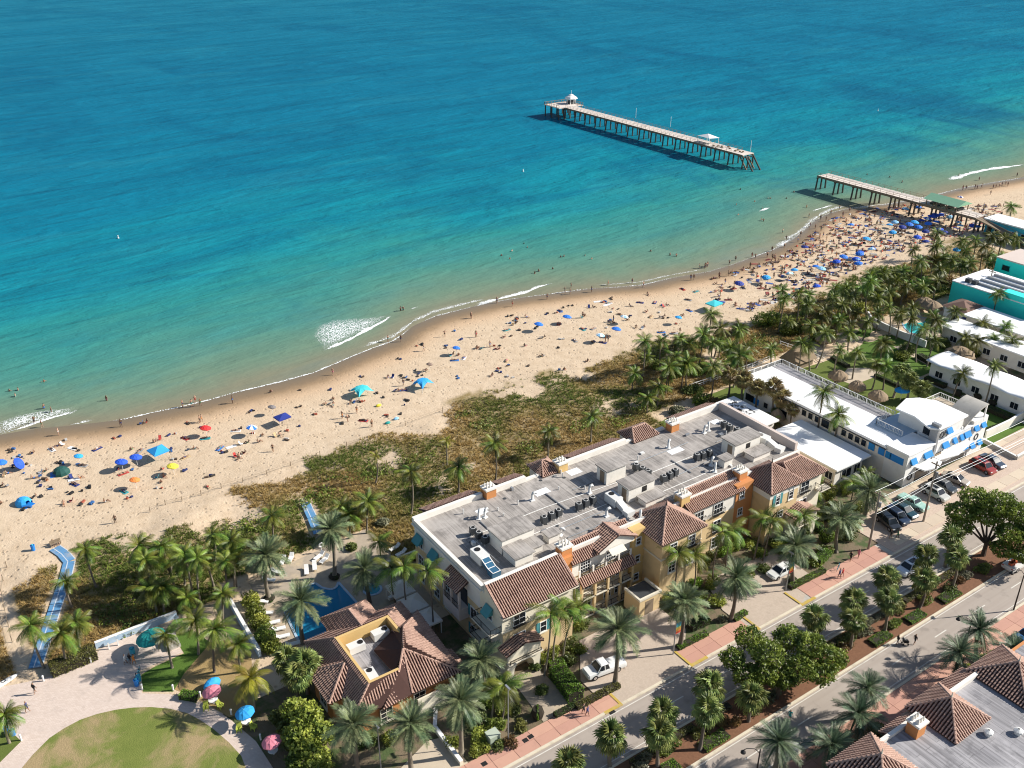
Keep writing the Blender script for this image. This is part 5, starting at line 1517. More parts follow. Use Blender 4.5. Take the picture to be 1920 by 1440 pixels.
_join = {}
def joined_crown(kind, v, n, R_):
  key = (kind, v)
  if key in _join: return _join[key]
  rnd = random.Random(v * 13 + len(kind))
  V, F = [], []
  for me, az, el, s in crown_specs(kind, rnd, n, R_):
    Mx = Euler((0, -el, az)).to_matrix() * s
    k = len(V)
    V += [tuple(Mx @ q.co) for q in me.vertices]
    F += [[k + i for i in p.vertices] for p in me.polygons]
  me = bpy.data.meshes.new('crown'); me.from_pydata(V, [], F); me.materials.append(MT[kind if kind != 'slim' else 'coco'])
  _join[key] = me
  return me

PALMS = []
KW = {'coco': ('coconut_palm', 'coconut palm'), 'coco_y': ('coconut_palm', 'coconut palm'), 'slim': ('slender_palm', 'slender palm'), 'date': ('date_palm', 'date palm'), 'date_dk': ('date_palm', 'date palm'), 'fan': ('fan_palm', 'fan palm'), 'fan_br': ('fan_palm', 'fan palm')}
def palm(kind, cx, cy, bx=None, by=None, h=7.0, n=None, R_=None, r=None, adj=None):
  rnd = random.Random(int(cx * 7 + cy * 3))
  if bx is not None:
    h = max(1.2, HT(bx, by, cy)); base = G(bx, by); top = G(cx, cy, h)
    top = Vector((top.x, top.y, h))
    d = (top - Vector((base.x, base.y, h)))
    if d.length > h * .45: top = Vector((base.x, base.y, h)) + d.normalized() * h * .45
  else:
    top = G(cx, cy, h); base = Vector((top.x, top.y + rnd.uniform(-.04, .04) * h, 0))
  base.z = -0.05
  dist = (top - Vector((0, 0, HC))).length
  dn, dr, dt = {'coco': (20, 2.35, .14), 'coco_y': (18, 2.3, .13), 'slim': (11, 2.5, .11), 'date': (34, 3.3, .26), 'date_dk': (30, 3.3, .26), 'fan': (30, 1.15, .2), 'fan_br': (30, 1.15, .2)}[kind]
  n = n or dn; R_ = (R_ or dr) * (rnd.uniform(.8, 1.15) if kind == 'coco' else rnd.uniform(.92, 1.08)); r = r or dt
  nm, word = KW[kind]
  o = thing(nm, None, 'palm tree', (base.x, base.y, 0))
  tb = MB()
  bend = Vector((rnd.uniform(-.4, .4), rnd.uniform(-.4, .4), 0)) * (h / 7)
  pts, rad = [], []
  for i in range(7):
    t = i / 6
    pts.append(base.lerp(top, t) + bend * math.sin(math.pi * t)); rad.append(r * (1.45 - .35 * min(1, t * 3)) * (1 - .22 * t))
  if kind.startswith('date'): rad[-1] *= 1.5; rad[-2] *= 1.1
  if kind.startswith('fan'): rad[-1] *= 1.25
  tb.tube(pts, rad, 7)
  tb.build('trunk', MT['bark'], o, True)
  lt = top - Vector((base.x, base.y, 0))
  if dist < 205:
    for me, az, el, s in crown_specs(kind, rnd, n, R_):
      link('fan_leaf' if kind.startswith('fan') else 'frond', me, o, lt, (0, -el, az), s)
    if kind == 'coco' and rnd.random() < .8:
      for i in range(2): link('frond', fr('dead')[0], o, lt, (0, math.radians(rnd.uniform(50, 75)), rnd.uniform(0, 6.3)), R_ * .8)
  else:
    v = rnd.randrange(5)
    c = link('crown', joined_crown(kind, v, n, dr), o, lt, (0, 0, rnd.uniform(0, 6.3)), R_ / dr); c['kind'] = 'stuff'
  PALMS.append((o, word, Vector((base.x, base.y, 0)), h, adj, kind))
  return o

_coco = [(160, 1030, 183, 1107), (123, 1090, 137, 1142), (58, 1173, 83, 1253), (115, 1187, 125, 1245), (143, 1167, 150, 1225), (278, 1053, 283, 1105), (317, 1027, 322, 1080), (370, 1047, 380, 1143), (305, 1100, 308, 1150),
    (350, 1120, 352, 1165), (433, 1015, 443, 1100), (437, 1040, 440, 1110), (417, 1113, 418, 1173), (310, 1190, 323, 1252), (367, 1163, 372, 1227), (403, 1180, 402, 1260), (447, 1207, 452, 1260), (10, 1340, 18, 1393),
    (510, 967, 513, 1020), (1190, 700, 1185, 735), (1110, 780, 1108, 829), (1029, 808, 1028, 857), (927, 832, 928, 912), (860, 877, 860, 924), (770, 885, 771, 965),
    (1319, 620, 1315, 655), (1266, 647, 1266, 668), (1212, 670, 1211, 687), (1290, 680, 1287, 731), (1235, 725, 1233, 762), (1337, 687, 1332, 752),
    (1625, 887, 1622, 920), (1805, 700, 1785, 750), (1865, 685, 1847, 757), (1645, 682, 1635, 730), (1662, 685, 1656, 731),
    (1575, 656, 1566, 722), (1607, 660, 1598, 711), (1655, 643, 1652, 690), (1593, 609, 1590, 650), (1566, 541, 1561, 567), (1632, 528, 1625, 598), (1616, 540, 1614, 575), (1680, 526, 1676, 560), (1704, 532, 1699, 559), (1731, 539, 1726, 574),
    (1667, 576, 1666, 629), (1710, 596, 1693, 666), (1731, 617, 1718, 679), (1754, 639, 1738, 687), (1758, 606, 1752, 640), (1791, 584, 1772, 629), (1811, 633, 1806, 670), (1832, 639, 1817, 691), (1842, 606, 1838, 640), (1887, 611, 1882, 645), (1865, 633, 1860, 666), (1898, 639, 1887, 674),
    (1713, 468, 1708, 508), (1728, 490, 1727, 527), (1760, 458, 1757, 482), (1752, 487, 1745, 517), (1770, 480, 1766, 515), (1762, 505, 1750, 550), (1785, 487, 1778, 527), (1805, 452, 1798, 483), (1830, 450, 1822, 497), (1845, 463, 1837, 508), (1860, 443, 1855, 493), (1882, 448, 1870, 495), (1905, 447, 1901, 480),
    (1812, 470, 1808, 490), (1805, 497, 1795, 542), (1897, 387, 1894, 406), (1633, 515, 1629, 553), (1693, 508, 1690, 540), (1708, 520, 1700, 552), (1733, 535, 1728, 560), (1680, 520, 1677, 548),
    (1510, 572, 1508, 591), (1562, 557, 1557, 610), (1387, 612, 1384, 645), (1372, 650, 1371, 693), (1400, 653, 1397, 702), (1447, 653, 1446, 682), (1503, 642, 1498, 695), (1515, 647, 1518, 695), (1547, 623, 1530, 690), (1593, 623, 1590, 662), (1478, 600, 1476, 628), (1520, 610, 1518, 640), (1540, 590, 1538, 622),
    (340, 1052, 346, 1100), (398, 1003, 402, 1055), (640, 950, 640, 1000), (690, 940, 688, 1000), (655, 965, 655, 1010), (1255, 700, 1253, 735), (1215, 745, 1214, 775), (1350, 640, 1348, 672)]
for q in _coco: palm('coco', *q)
_xr = random.Random(77)
_xp = []
for x0, x1, y0, y1, n_ in ((1560, 1720, 540, 640, 20), (1720, 1900, 480, 570, 12), (1640, 1900, 600, 660, 8), (1200, 1400, 650, 745, 16), (1420, 1560, 560, 640, 9), (250, 440, 1085, 1170, 8), (880, 960, 1290, 1340, 0)):
  k_ = 0
  while k_ < n_:
    a, b = _xr.uniform(x0, x1), _xr.uniform(y0, y1)
    p = G(a, b)
    if any((p - q).length < 2.6 for q in _xp) or (190 < p.x < 211 and p.y < 118) or p.x > 212.5 and p.y < 123 or p.y > float(dune_edge(p.x)) - 6 or (132 < p.x < 144 and p.y < 115): k_ += .2; continue
    _xp.append(p); k_ += 1
    h_ = _xr.uniform(4, 8.5); t_ = PX((p.x + _xr.uniform(-.8, .8), p.y, h_)); palm('coco', t_[0], t_[1], a, b)
palm('coco_y', 470, 1270, 477, 1335, R_=2.7, adj='bright yellow-green')
for a, b in ((1545, 735), (1572, 777)): palm('coco', a, b, h=90 * (1 - 132.15 / G(a, b).x), R_=2.5)
for q in [(837, 825, 839, 874), (704, 854, 704, 907)]: palm('coco_y', *q, n=9, R_=1.4, adj='small-crowned yellow')
for q in [(498, 1040, 505, 1123), (620, 993, 627, 1083), (563, 1127, 568, 1207), (683, 1067, 693, 1130), (900, 1237, 912, 1298), (1160, 1180, 1153, 1282), (1283, 1127, 1275, 1212), (1380, 1083, 1370, 1162), (1493, 1023, 1487, 1095), (1577, 970, 1568, 1035), (1632, 918, 1622, 968)]: palm('date', *q)
for q in [(663, 1357, 674, 1455), (770, 1357, 772, 1450), (863, 1313, 865, 1415)]: palm('date', *q, R_=3.0)
for q in [(1627, 1290, 1622, 1345), (1610, 1338, 1604, 1388), (1460, 1390, 1452, 1445), (1560, 1397, 1556, 1440), (1837, 1180, 1832, 1235), (1800, 1223, 1788, 1272), (1903, 1220, 1896, 1290)]: palm('date_dk', *q, R_=2.9)
for q in [(1033, 1150, 1020, 1267), (1057, 1143, 1037, 1247), (1083, 1140, 1055, 1237), (1272, 1037, 1264, 1125), (1303, 1040, 1296, 1115), (1357, 997, 1337, 1093), (1375, 993, 1360, 1080), (1430, 973, 1413, 1050), (1447, 973, 1430, 1052), (1507, 967, 1498, 1040),
     (758, 1063, 767, 1150), (803, 1070, 813, 1190), (927, 1293, 921, 1350), (947, 1285, 941, 1350), (1600, 905, 1596, 940), (1451, 780, 1450, 800), (710, 1017, 712, 1052), (735, 1065, 745, 1140), (1525, 912, 1521, 950), (985, 1395, 983, 1415)][:19]: palm('slim', *q)
for q in [(1243, 1337, 1240, 1400), (1237, 1377, 1233, 1437), (1330, 1287, 1326, 1345), (1325, 1333, 1312, 1407), (1410, 1307, 1403, 1353), (1528, 1160, 1523, 1215), (1600, 1127, 1594, 1180), (1600, 1163, 1593, 1217), (1663, 1087, 1657, 1140), (1667, 1127, 1658, 1187),
     (1737, 1043, 1730, 1095), (1733, 1087, 1723, 1140), (1783, 1010, 1772, 1063), (1795, 1047, 1783, 1103), (1067, 1433, 1064, 1480), (1147, 1383, 1144, 1437), (537, 1237, 541, 1290), (573, 1247, 577, 1300), (557, 1270, 560, 1320), (1690, 697, 1675, 745), (1707, 715, 1700, 750), (1730, 730, 1720, 752)]: palm('fan', *q)
for q in [(1367, 705, 1364, 750), (1395, 712, 1392, 765), (1422, 727, 1416, 775), (1450, 727, 1444, 790), (1467, 747, 1463, 792), (1490, 765, 1484, 803)]: palm('fan_br', *q)

# ------------------------------------------------------------------ broadleaf trees, shrubs, hedges
MT['leaf'] = leafmat('broad_leaf', (0.06, 0.10, 0.018), (0.26, 0.31, 0.05), 0.6, 0.28, 0.15)
MT['leaf_lt'] = leafmat('bright_leaf', (0.10, 0.14, 0.022), (0.40, 0.42, 0.075), 0.6, 0.25, 0.15)
MT['leaf_dk'] = leafmat('dark_leaf', (0.05, 0.085, 0.02), (0.16, 0.19, 0.05), 0.6, 0.2, 0.15)
MT['leaf_grey'] = leafmat('silver_leaf', (0.12, 0.13, 0.07), (0.28, 0.27, 0.17), 0.6, 0.15, 0.15)
MT['leaf_red'] = leafmat('bronze_leaf', (0.11, 0.075, 0.03), (0.24, 0.15, 0.05), 0.6, 0.2, 0.15)
MT['hedge_br'] = leafmat('clipped_hedge_leaf', (0.07, 0.14, 0.015), (0.19, 0.31, 0.03), 0.8, 0.2, 0.12)
MT['hedge_dk'] = leafmat('dark_hedge_leaf', (0.03, 0.07, 0.015), (0.07, 0.13, 0.025), 0.8, 0.2, 0.12)
MT['hedge_ol'] = leafmat('olive_hedge_leaf', (0.09, 0.10, 0.02), (0.2, 0.2, 0.05), 0.8, 0.2, 0.12)
MT['twig'] = M('dark_twigs', (0.035, 0.028, 0.018), 0.95, 0.3, 3)

NR = np.random.default_rng(11)
def leaf_quads(P, size, up=0.3):
  """P (n,3) leaf centres -> quads with random tilt"""
  n = len(P)
  nrm = NR.normal(size=(n, 3)); nrm[:, 2] = np.abs(nrm[:, 2]) + up
  nrm /= np.linalg.norm(nrm, axis=1)[:, None]
  a = np.cross(nrm, NR.normal(size=(n, 3))); a /= np.linalg.norm(a, axis=1)[:, None]
  b = np.cross(nrm, a)
  s = (size * NR.uniform(.6, 1.3, n))[:, None]
  V = np.stack([P - a * s, P + b * s * .55, P + a * s, P - b * s * .55], 1).reshape(-1, 3)
  F = np.arange(4 * n).reshape(n, 4)
  return V, F

def lobes_points(lobes, n, fill=.45):
  vol = np.array([l[3] * l[4] * l[5] for l in lobes]) ** (2 / 3); vol /= vol.sum()
  out = []
  for l, w in zip(lobes, vol):
    k = int(n * w)
    d = NR.normal(size=(k, 3)); d /= np.linalg.norm(d, axis=1)[:, None]
    r = NR.uniform(fill, 1.0, k) ** .6
    r *= 1 + .16 * np.sin(d[:, 0] * 5 + l[0]) * np.sin(d[:, 1] * 6 + l[1]) + .1 * np.sin(d[:, 2] * 7)
    out.append(np.array(l[:3]) + d * r[:, None] * np.array(l[3:6]))
  return np.concatenate(out)

def tree(name, base, lobes, n, size, mat, label, cat='tree', limbs=True, trunk=.22, group=None):
  base = Vector(base)
  o = thing(name, label, cat, base, 0, group)
  P = lobes_points(lobes, n)
  P[:, 2] = np.maximum(P[:, 2], .05)
  V, F = leaf_quads(P - np.array([base.x, base.y, 0]), size)
  np_mesh('crown' if limbs else 'foliage', V, F, MT[mat], parent=o, kind='stuff')
  t = MB()
  cz = np.mean([l[2] for l in lobes])
  if limbs:
    fork = Vector((base.x, base.y, cz * .38))
    t.tube([base - Vector((0, 0, .1)), fork], [trunk * 1.3, trunk], 7)
    for l in lobes:
      e = Vector(l[:3]); m_ = fork.lerp(e, .5) + Vector((U(-.4, .4), U(-.4, .4), .3))
      t.tube([fork, m_, e], [trunk * .7, trunk * .45, trunk * .15], 5)
      for k in range(3):
        q = e + Vector((U(-1, 1) * l[3], U(-1, 1) * l[4], U(0, .8) * l[5])); t.tube([m_.lerp(e, U(.2, .9)), q], [trunk * .25, trunk * .07], 4)
    t.build('trunk', MT['bark2'], o)
  else:
    for l in lobes[:4]:
      t.tube([(l[0], l[1], 0), (l[0] + U(-.2, .2), l[1] + U(-.2, .2), max(.3, l[2]))], [.09, .04], 5)
    t.build('stems', MT['twig'], o)['kind'] = 'stuff'
  return o

def lob(px, py, z, rx, rz, ry=None):
  p = G(px, py, z); return (p.x, p.y, z, rx, ry or rx, rz)

tree('shade_tree', G(1425, 1292), [lob(1375, 1235, 5, 1.7, 1.2), lob(1405, 1195, 5.6, 1.9, 1.3), lob(1440, 1225, 6, 2.2, 1.5), lob(1400, 1265, 4.2, 1.9, 1.2), lob(1430, 1262, 4.6, 1.8, 1.2)], 7600, .19, 'leaf', 'dark-limbed broadleaf tree, left of the two merged on the median')
tree('shade_tree', G(1457, 1310), [lob(1480, 1195, 5.6, 2.0, 1.4), lob(1520, 1210, 5.8, 2.2, 1.4), lob(1560, 1232, 5, 1.9, 1.2), lob(1500, 1250, 4.8, 2.2, 1.3), lob(1540, 1262, 4.2, 1.8, 1.2), lob(1465, 1270, 3.8, 1.7, 1.1)], 9000, .19, 'leaf', 'fuller yellow-green broadleaf tree, right of the two merged on the median')
tree('shade_tree', G(1843, 1042), [lob(1800, 960, 6.0, 2.2, 1.3), lob(1830, 935, 7.4, 2.6, 1.5), lob(1875, 945, 8, 2.8, 1.7), lob(1915, 965, 7.0, 2.6, 1.6), lob(1800, 985, 4.8, 2.0, 1.1), lob(1895, 1000, 5.2, 2.5, 1.3), lob(1940, 1000, 5.5, 2.5, 1.4), lob(1850, 965, 6.2, 2.4, 1.2), lob(1880, 1030, 3.2, 1.8, 1.0), lob(1925, 1040, 3.4, 2.0, 1.1)], 15000, .23, 'leaf', 'large open-branched dark tree on the median at the right edge', trunk=.3)
tree('sea_grape', G(560, 1400), [lob(550, 1330, 3, 1.6, 1.3), lob(575, 1345, 3.4, 2.0, 1.4), lob(553, 1380, 2.4, 1.5, 1.3), lob(570, 1390, 2.6, 2.0, 1.3), lob(605, 1375, 2.8, 1.6, 1.2), lob(590, 1420, 2, 1.8, 1.2), lob(562, 1425, 1.6, 1.5, 1.0)], 5200, .27, 'leaf_lt', 'broad sea grape thicket below the pavilion', trunk=.2)
tree('sea_grape', G(530, 1365), [lob(520, 1345, 1.2, 1.0, .9), lob(535, 1365, 1.3, 1.1, .9), lob(545, 1395, 1.2, 1.0, .8)], 2200, .17, 'leaf_dk', 'dark low thicket beside the lower pink umbrella', 'shrub', False)
tree('sea_grape', G(575, 1435), [lob(560, 1432, 1.6, 1.6, 1.1), lob(600, 1440, 1.6, 1.6, 1.1)], 2200, .18, 'leaf', 'low olive thicket at the bottom frame edge', 'shrub', False)
for i, (a, b, r_, w) in enumerate([(470, 1130, 1.2, 'nearest the pool steps'), (478, 1152, 1.3, 'second down from the pool steps'), (487, 1172, 1.3, 'third down from the pool steps'), (497, 1195, 1.4, 'fourth down from the pool steps'), (508, 1215, 1.3, 'fifth down, by the pavilion eave')]):
  tree('shrub', G(a, b), [lob(a, b - 8, 1.2, r_, 1.1), lob(a - 6, b - 2, .9, r_ * .8, .8), lob(a + 6, b - 3, 1.0, r_ * .8, .9)], 1500, .16, 'leaf' if i % 2 else 'leaf_lt', 'leafy shrub along the white garden wall, ' + w, 'shrub', False, group='shrubs along the garden wall')
for a, b, rr, m_, l in [(1343, 765, 2.2, 'leaf_red', 'bronze bushy thicket at the far corner of the tiled hotel, right clump'), (1318, 757, 2.0, 'leaf', 'olive bushy thicket at the far corner of the tiled hotel, left clump'), (1270, 775, 1.6, 'leaf_grey', 'silver-leaved bush beside the hotel sea-front tile roof'),
          (1300, 740, 1.8, 'leaf_dk', 'dark bush behind the silver one at the hotel corner'), (1777, 530, 2.0, 'leaf_red', 'bronze bush against the large turquoise wall'), (717, 985, 1.0, 'leaf_grey', 'silver-leaved bush beside the pool terrace corner'), (655, 1030, 1.0, 'leaf_dk', 'dark round bush beside the pool date palm'),
          (1760, 545, 1.5, 'leaf_dk', 'dark bush left of the bronze bush by the turquoise wall'), (1440, 610, 3.2, 'leaf_lt', 'spreading green dune thicket above the long white hotel'), (1480, 625, 2.6, 'leaf', 'olive dune thicket right of the spreading green one'),
          (1395, 625, 2.2, 'leaf', 'olive dune thicket left of the spreading green one'), (1545, 640, 2.4, 'leaf_lt', 'green thicket beside the thatched house'), (1575, 605, 2.2, 'leaf', 'olive thicket among palms right of the thatched house'),
          (1700, 660, 2.0, 'leaf_dk', 'dark garden shrub below the motel pool wall'), (1690, 672, 1.6, 'leaf', 'olive garden shrub below the motel pool wall'), (1605, 585, 2.4, 'leaf_lt', 'green thicket in the dunes below the crowded beach'), (1655, 560, 2.2, 'leaf', 'olive thicket among palms below the crowded beach'),
          (1770, 650, 1.8, 'leaf_dk', 'dark shrub beside the motel thatched shelter'), (1825, 665, 1.8, 'leaf', 'olive shrub behind the scalloped motel'), (1240, 690, 2.0, 'leaf', 'olive dune thicket beside the dune footpath'), (1275, 705, 2.2, 'leaf_lt', 'green dune thicket beside the dune footpath'), (1310, 700, 2.0, 'leaf_lt', 'green dune thicket right of the dune footpath')]:
  p = G(a, b)
  tree('shrub', p, [(p.x + U(-1, 1) * rr * .7, p.y + U(-1, 1) * rr * .5, rr * .42, rr * U(.6, .95), rr * U(.55, .85), rr * .55) for _ in range(5)], int(900 * rr), .17 + .02 * rr, m_, l, 'shrub', False)
# gardens before the hotel
_gar = [(905, 1385, 1.2, 'leaf_lt', 'by the pavilion path'), (925, 1365, 1.1, 'leaf', 'left of the lamp post'), (890, 1350, 1.2, 'leaf_dk', 'under the lowest date palm'), (968, 1335, 1.0, 'leaf_dk', 'left of the round clipped bush'), (975, 1365, .8, 'hedge_ol', 'below the round clipped bush'), (932, 1405, .9, 'leaf_dk', 'beside the pale green cabinet'), (960, 1395, .9, 'leaf_red', 'right of the pale green cabinet'),
    (1065, 1240, 1.0, 'leaf_dk', 'against the left wing wall'), (1085, 1225, .9, 'leaf', 'at the foot of the slender palms'), (1000, 1255, .8, 'leaf_dk', 'right of the arched gate'), (1310, 1125, 1.1, 'leaf', 'at the first tower foot'), (1260, 1140, .9, 'leaf_dk', 'left of the first tower foot'), (1345, 1130, 1.1, 'leaf_lt', 'below the middle slender palms'), (1400, 1080, 1.1, 'leaf', 'below the middle range windows'),
    (1430, 1070, 1.0, 'leaf_dk', 'behind the white saloon car'), (1545, 975, 1.4, 'leaf', 'below the second tower balcony'), (1580, 1010, 1.3, 'leaf_dk', 'under the date palm by the utility pole'), (1600, 990, 1.4, 'leaf', 'beside the utility pole'), (1560, 930, 1.4, 'leaf_lt', 'beside the low bungalow corner'), (1590, 920, 1.3, 'leaf', 'before the low bungalow front'), (1510, 1000, 1.1, 'leaf_dk', 'before the right-hand arch'), (1355, 1165, .7, 'leaf_grey', 'on the drive island'), (1480, 1090, .8, 'leaf_grey', 'beside the white saloon car'), (1535, 1060, 1.0, 'leaf', 'at the end of the hotel pavement'),
    (850, 1395, 1.0, 'leaf', 'left of the pavilion path date palm'), (690, 1400, 1.2, 'leaf_dk', 'between the two lower left date palms'), (730, 1385, 1.1, 'leaf', 'below the pavilion front'), (640, 1320, 1.3, 'leaf_dk', 'left below the pavilion'), (1020, 1300, .9, 'leaf_dk', 'beside the gate walk'), (1070, 1290, .8, 'leaf', 'behind the large clipped hedge'), (1335, 1100, 1.2, 'leaf_lt', 'at the first tower right side'), (1370, 1100, 1.1, 'leaf', 'before the middle range'), (1455, 1035, 1.2, 'leaf_lt', 'left of the right-hand arch'), (1425, 1040, 1.1, 'leaf', 'below the orange wall'), (1545, 1035, 1.1, 'leaf', 'behind the bicycle'), (1615, 960, 1.3, 'leaf_lt', 'behind the left utility pole'), (1570, 955, 1.3, 'leaf', 'between the second tower and bungalow'), (895, 1410, 1.1, 'leaf_lt', 'at the low cream wall'), (940, 1335, 1.0, 'leaf_lt', 'left of the gate walk'), (915, 1325, 1.1, 'leaf', 'under the gate date palm'), (1845, 1250, 1.2, 'leaf_lt', 'beside the villa roof'), (1870, 1240, 1.2, 'leaf', 'right of the villa turret'), (1815, 1262, 1.0, 'leaf_lt', 'at the near pavement palms'), (1650, 1375, 1.0, 'leaf_dk', 'beside the orange chimney')]
for a, b, rr, m_, w in _gar:
  p = G(a, b)
  tree('shrub', p, [(p.x + U(-1, 1) * rr * .7, p.y + U(-1, 1) * rr * .6, rr * .5, rr * U(.6, .9), rr * U(.6, .9), rr * .6) for _ in range(4)], int(900 * rr), .14, m_, {'leaf': 'olive', 'leaf_lt': 'light green', 'leaf_dk': 'dark green', 'leaf_grey': 'silvery', 'hedge_ol': 'yellow-green', 'leaf_red': 'bronze'}[m_] + ' garden shrub ' + w, 'shrub', False)

_fd = [(57.6, 77.4), (59.6, 77.5), (62, 77.3), (64.5, 80.8), (65.5, 79.2), (79.6, 77.2), (82.3, 77.1), (85.2, 77.3), (87.6, 80.4), (89.6, 80.2), (91.8, 80.5), (94.2, 80.1), (96.4, 80.3), (99.0, 79.6), (101.6, 77.3), (103.6, 77.2), (111.2, 76.8), (113.6, 75.6), (115.2, 78.5), (116.5, 81.5), (118.2, 78), (119.8, 81), (116, 74.5)]
for i, (x, y) in enumerate(_fd):
  m_ = ['leaf', 'leaf_lt', 'leaf_dk', 'hedge_br'][i % 4]
  tree('shrub', (x, y, 0), [(x + U(-.8, .8), y + U(-.5, .4), .6, U(.6, 1.0), U(.5, .8), U(.5, .9)) for _ in range(4)], 900, .13, m_, '%s shrub planted at the hotel wall foot, %s from the left' % ({'leaf': 'olive', 'leaf_lt': 'light green', 'leaf_dk': 'dark', 'hedge_br': 'bright green'}[m_], ['first', 'second', 'third', 'fourth', 'fifth', 'sixth', 'seventh', 'eighth', 'ninth', 'tenth', 'eleventh', 'twelfth', '13th', '14th', '15th', '16th', '17th', '18th', '19th', '20th', '21st', '22nd', '23rd'][i]), 'shrub', False)

def hedge(a, b, w, h, mat, label, round_=False, dens=80, z0=0.0):
  """clipped hedge along a line a-b (world points): twig core and leafy skin"""
  a, b = Vector(a), Vector(b)
  o = thing('hedge', label, 'hedge', (a + b) / 2)
  d = (b - a); L = max(d.length, .1); d.normalize(); s = Vector((-d.y, d.x, 0))
  n = int(dens * (L * h * 2 + L * w + 2 * w * h))
  q = NR.uniform(-1, 1, (n, 3))
  if round_:
    q = NR.normal(size=(n, 3)); q /= np.linalg.norm(q, axis=1)[:, None]; q *= NR.uniform(.86, 1.03, n)[:, None]
    k = 1
  else:
    ax = NR.choice(3, n, p=np.array([w * h, L * h, L * w]) / (w * h + L * h + L * w)); sg = NR.choice([-1, 1], n); sg[ax == 2] = 1
    q[np.arange(n), ax] = sg * NR.uniform(.9, 1.04, n)
  hz = h / 2
  P = np.outer(q[:, 0] * (L / 2), np.array(d)) + np.outer(q[:, 1] * (w / 2), np.array(s))
  P[:, 2] = hz + q[:, 2] * hz + z0
  P[:, 2] += .06 * np.sin(P[:, 0] * 2.1) * np.cos(P[:, 1] * 2.7)
  V, F = leaf_quads(P, .09, .2)
  np_mesh('foliage', V, F, MT[mat], parent=o, kind='stuff')
  c = MB()
  if round_: c.lathe([(.01, 0), (w * .36, h * .12), (w * .44, h * .5), (w * .34, h * .86), (.01, h * .95)], (o.location.x, o.location.y, 0), 10)
  else:
    v = [a - d * 0, b]
    c.beam(Vector((a.x, a.y, hz * .94 + z0)), Vector((b.x, b.y, hz * .94 + z0)), w * .88, h * .9)
  c.build('twigs', MT['twig'], o)
  return o
g0 = lambda a, b: G(a, b)
hedge(g0(96, 1262), g0(180, 1228), 2.6, 1.2, 'hedge_ol', 'leafy low hedge along the plaza edge')
hedge(g0(340, 1306), g0(372, 1312), 1.2, .8, 'hedge_br', 'small oval hedge beside the upper pink umbrella')
hedge(g0(1043, 1265), g0(1080, 1315), 2.3, 1.7, 'hedge_br', 'large bright clipped hedge before the white pickup')
hedge(g0(1030, 1255), g0(1058, 1248), 1.4, .9, 'hedge_br', 'low bright hedge at the slender palm feet')
hedge(g0(1004, 1345), g0(1012, 1345), 1.9, 1.7, 'hedge_br', 'round clipped bush beside the gate walk', True)
hedge(g0(1080, 1330), g0(1160, 1287), .9, .7, 'hedge_ol', 'low hedge along the pavement before the white pickup')
hedge(g0(1040, 1345), g0(1078, 1325), .8, .6, 'hedge_dk', 'low dark hedge along the pavement by the two walkers')
hedge(g0(1270, 1218), g0(1325, 1190), .9, .6, 'hedge_br', 'low hedge on the island between the hotel drives')
hedge(g0(1292, 1180), g0(1325, 1165), 1.6, 1.0, 'hedge_dk', 'dark block hedge behind the rainbow banner island')
hedge(g0(1375, 1165), g0(1398, 1150), .9, .6, 'hedge_br', 'short low hedge at the second drive mouth')
hedge(g0(1480, 1105), g0(1545, 1072), .9, .7, 'hedge_br', 'long low hedge along the pavement beside the white saloon car')
hedge(g0(1530, 1060), g0(1550, 1040), 1.4, 1.2, 'hedge_br', 'tall green hedge end beside the bicycle')
hedge(g0(1535, 1018), g0(1562, 1012), 2.2, 2.2, 'hedge_br', 'bright mounded clipped hedge beside the second tower', True)
hedge(g0(1528, 1000), g0(1540, 992), 1.5, 1.5, 'hedge_dk', 'dark mounded hedge behind the bright one', True)
for i, (x0, x1) in enumerate(((58.5, 60.5), (64.5, 68.5), (86.5, 90), (96.0, 99.6), (103.8, 107.2), (111.5, 115.5))):
  hedge((x0, 54.6, 0), (x1, 54.6, 0), 1.6, .42, 'hedge_br', 'bright low clipped hedge on the median, %s from the left' % ['first', 'second', 'third', 'fourth', 'fifth', 'sixth'][i], z0=.1)
for i, (x0, x1) in enumerate(((56, 66), (67, 72), (84, 95), (96, 106), (107, 121))):
  hedge((x0, 57.5, 0), (x1, 57.5, 0), .9, .5, 'leaf_grey' if i % 2 else 'hedge_ol', 'low olive planting strip on the median far kerb, %s from the left' % ['first', 'second', 'third', 'fourth', 'fifth'][i], z0=.1)
for i in range(17):
  x, y = 57 + i * 4.1 + U(-.8, .8), U(55.4, 57.0)
  m_ = ['leaf_grey', 'leaf', 'hedge_ol', 'leaf_red', 'leaf_dk'][i % 5]
  tree('shrub', (x, y, .1), [(x + U(-1.3, 1.3), y + U(-.5, .5), .4, U(.5, .9), U(.5, .8), .45) for _ in range(5)], 900, .12, m_, '%s ground planting along the median middle, number %s from the left' % ({'leaf_grey': 'silvery', 'leaf': 'green', 'hedge_ol': 'yellow-green', 'leaf_red': 'bronze', 'leaf_dk': 'dark green'}[m_], ['one', 'two', 'three', 'four', 'five', 'six', 'seven', 'eight', 'nine', 'ten', 'eleven', 'twelve', 'thirteen', 'fourteen', 'fifteen', 'sixteen', 'seventeen'][i]), 'shrub', False)
for i, (x, y) in enumerate(((70, 55.2), (77, 56.2), (81.5, 55.6), (92.5, 56.2), (101.5, 55.6), (109.5, 55.8), (118.5, 56), (123, 55.5))):
  tree('shrub', (x, y, .1), [(x + U(-.8, .8), y + U(-.5, .5), .45, U(.5, .8), U(.5, .7), .5) for _ in range(4)], 700, .11, ['leaf_red', 'leaf_dk', 'leaf'][i % 3], '%s leafy bed plant on the median mulch, %s from the left' % (['bronze', 'dark', 'olive'][i % 3], ['first', 'second', 'third', 'fourth', 'fifth', 'sixth', 'seventh', 'eighth'][i]), 'shrub', False)
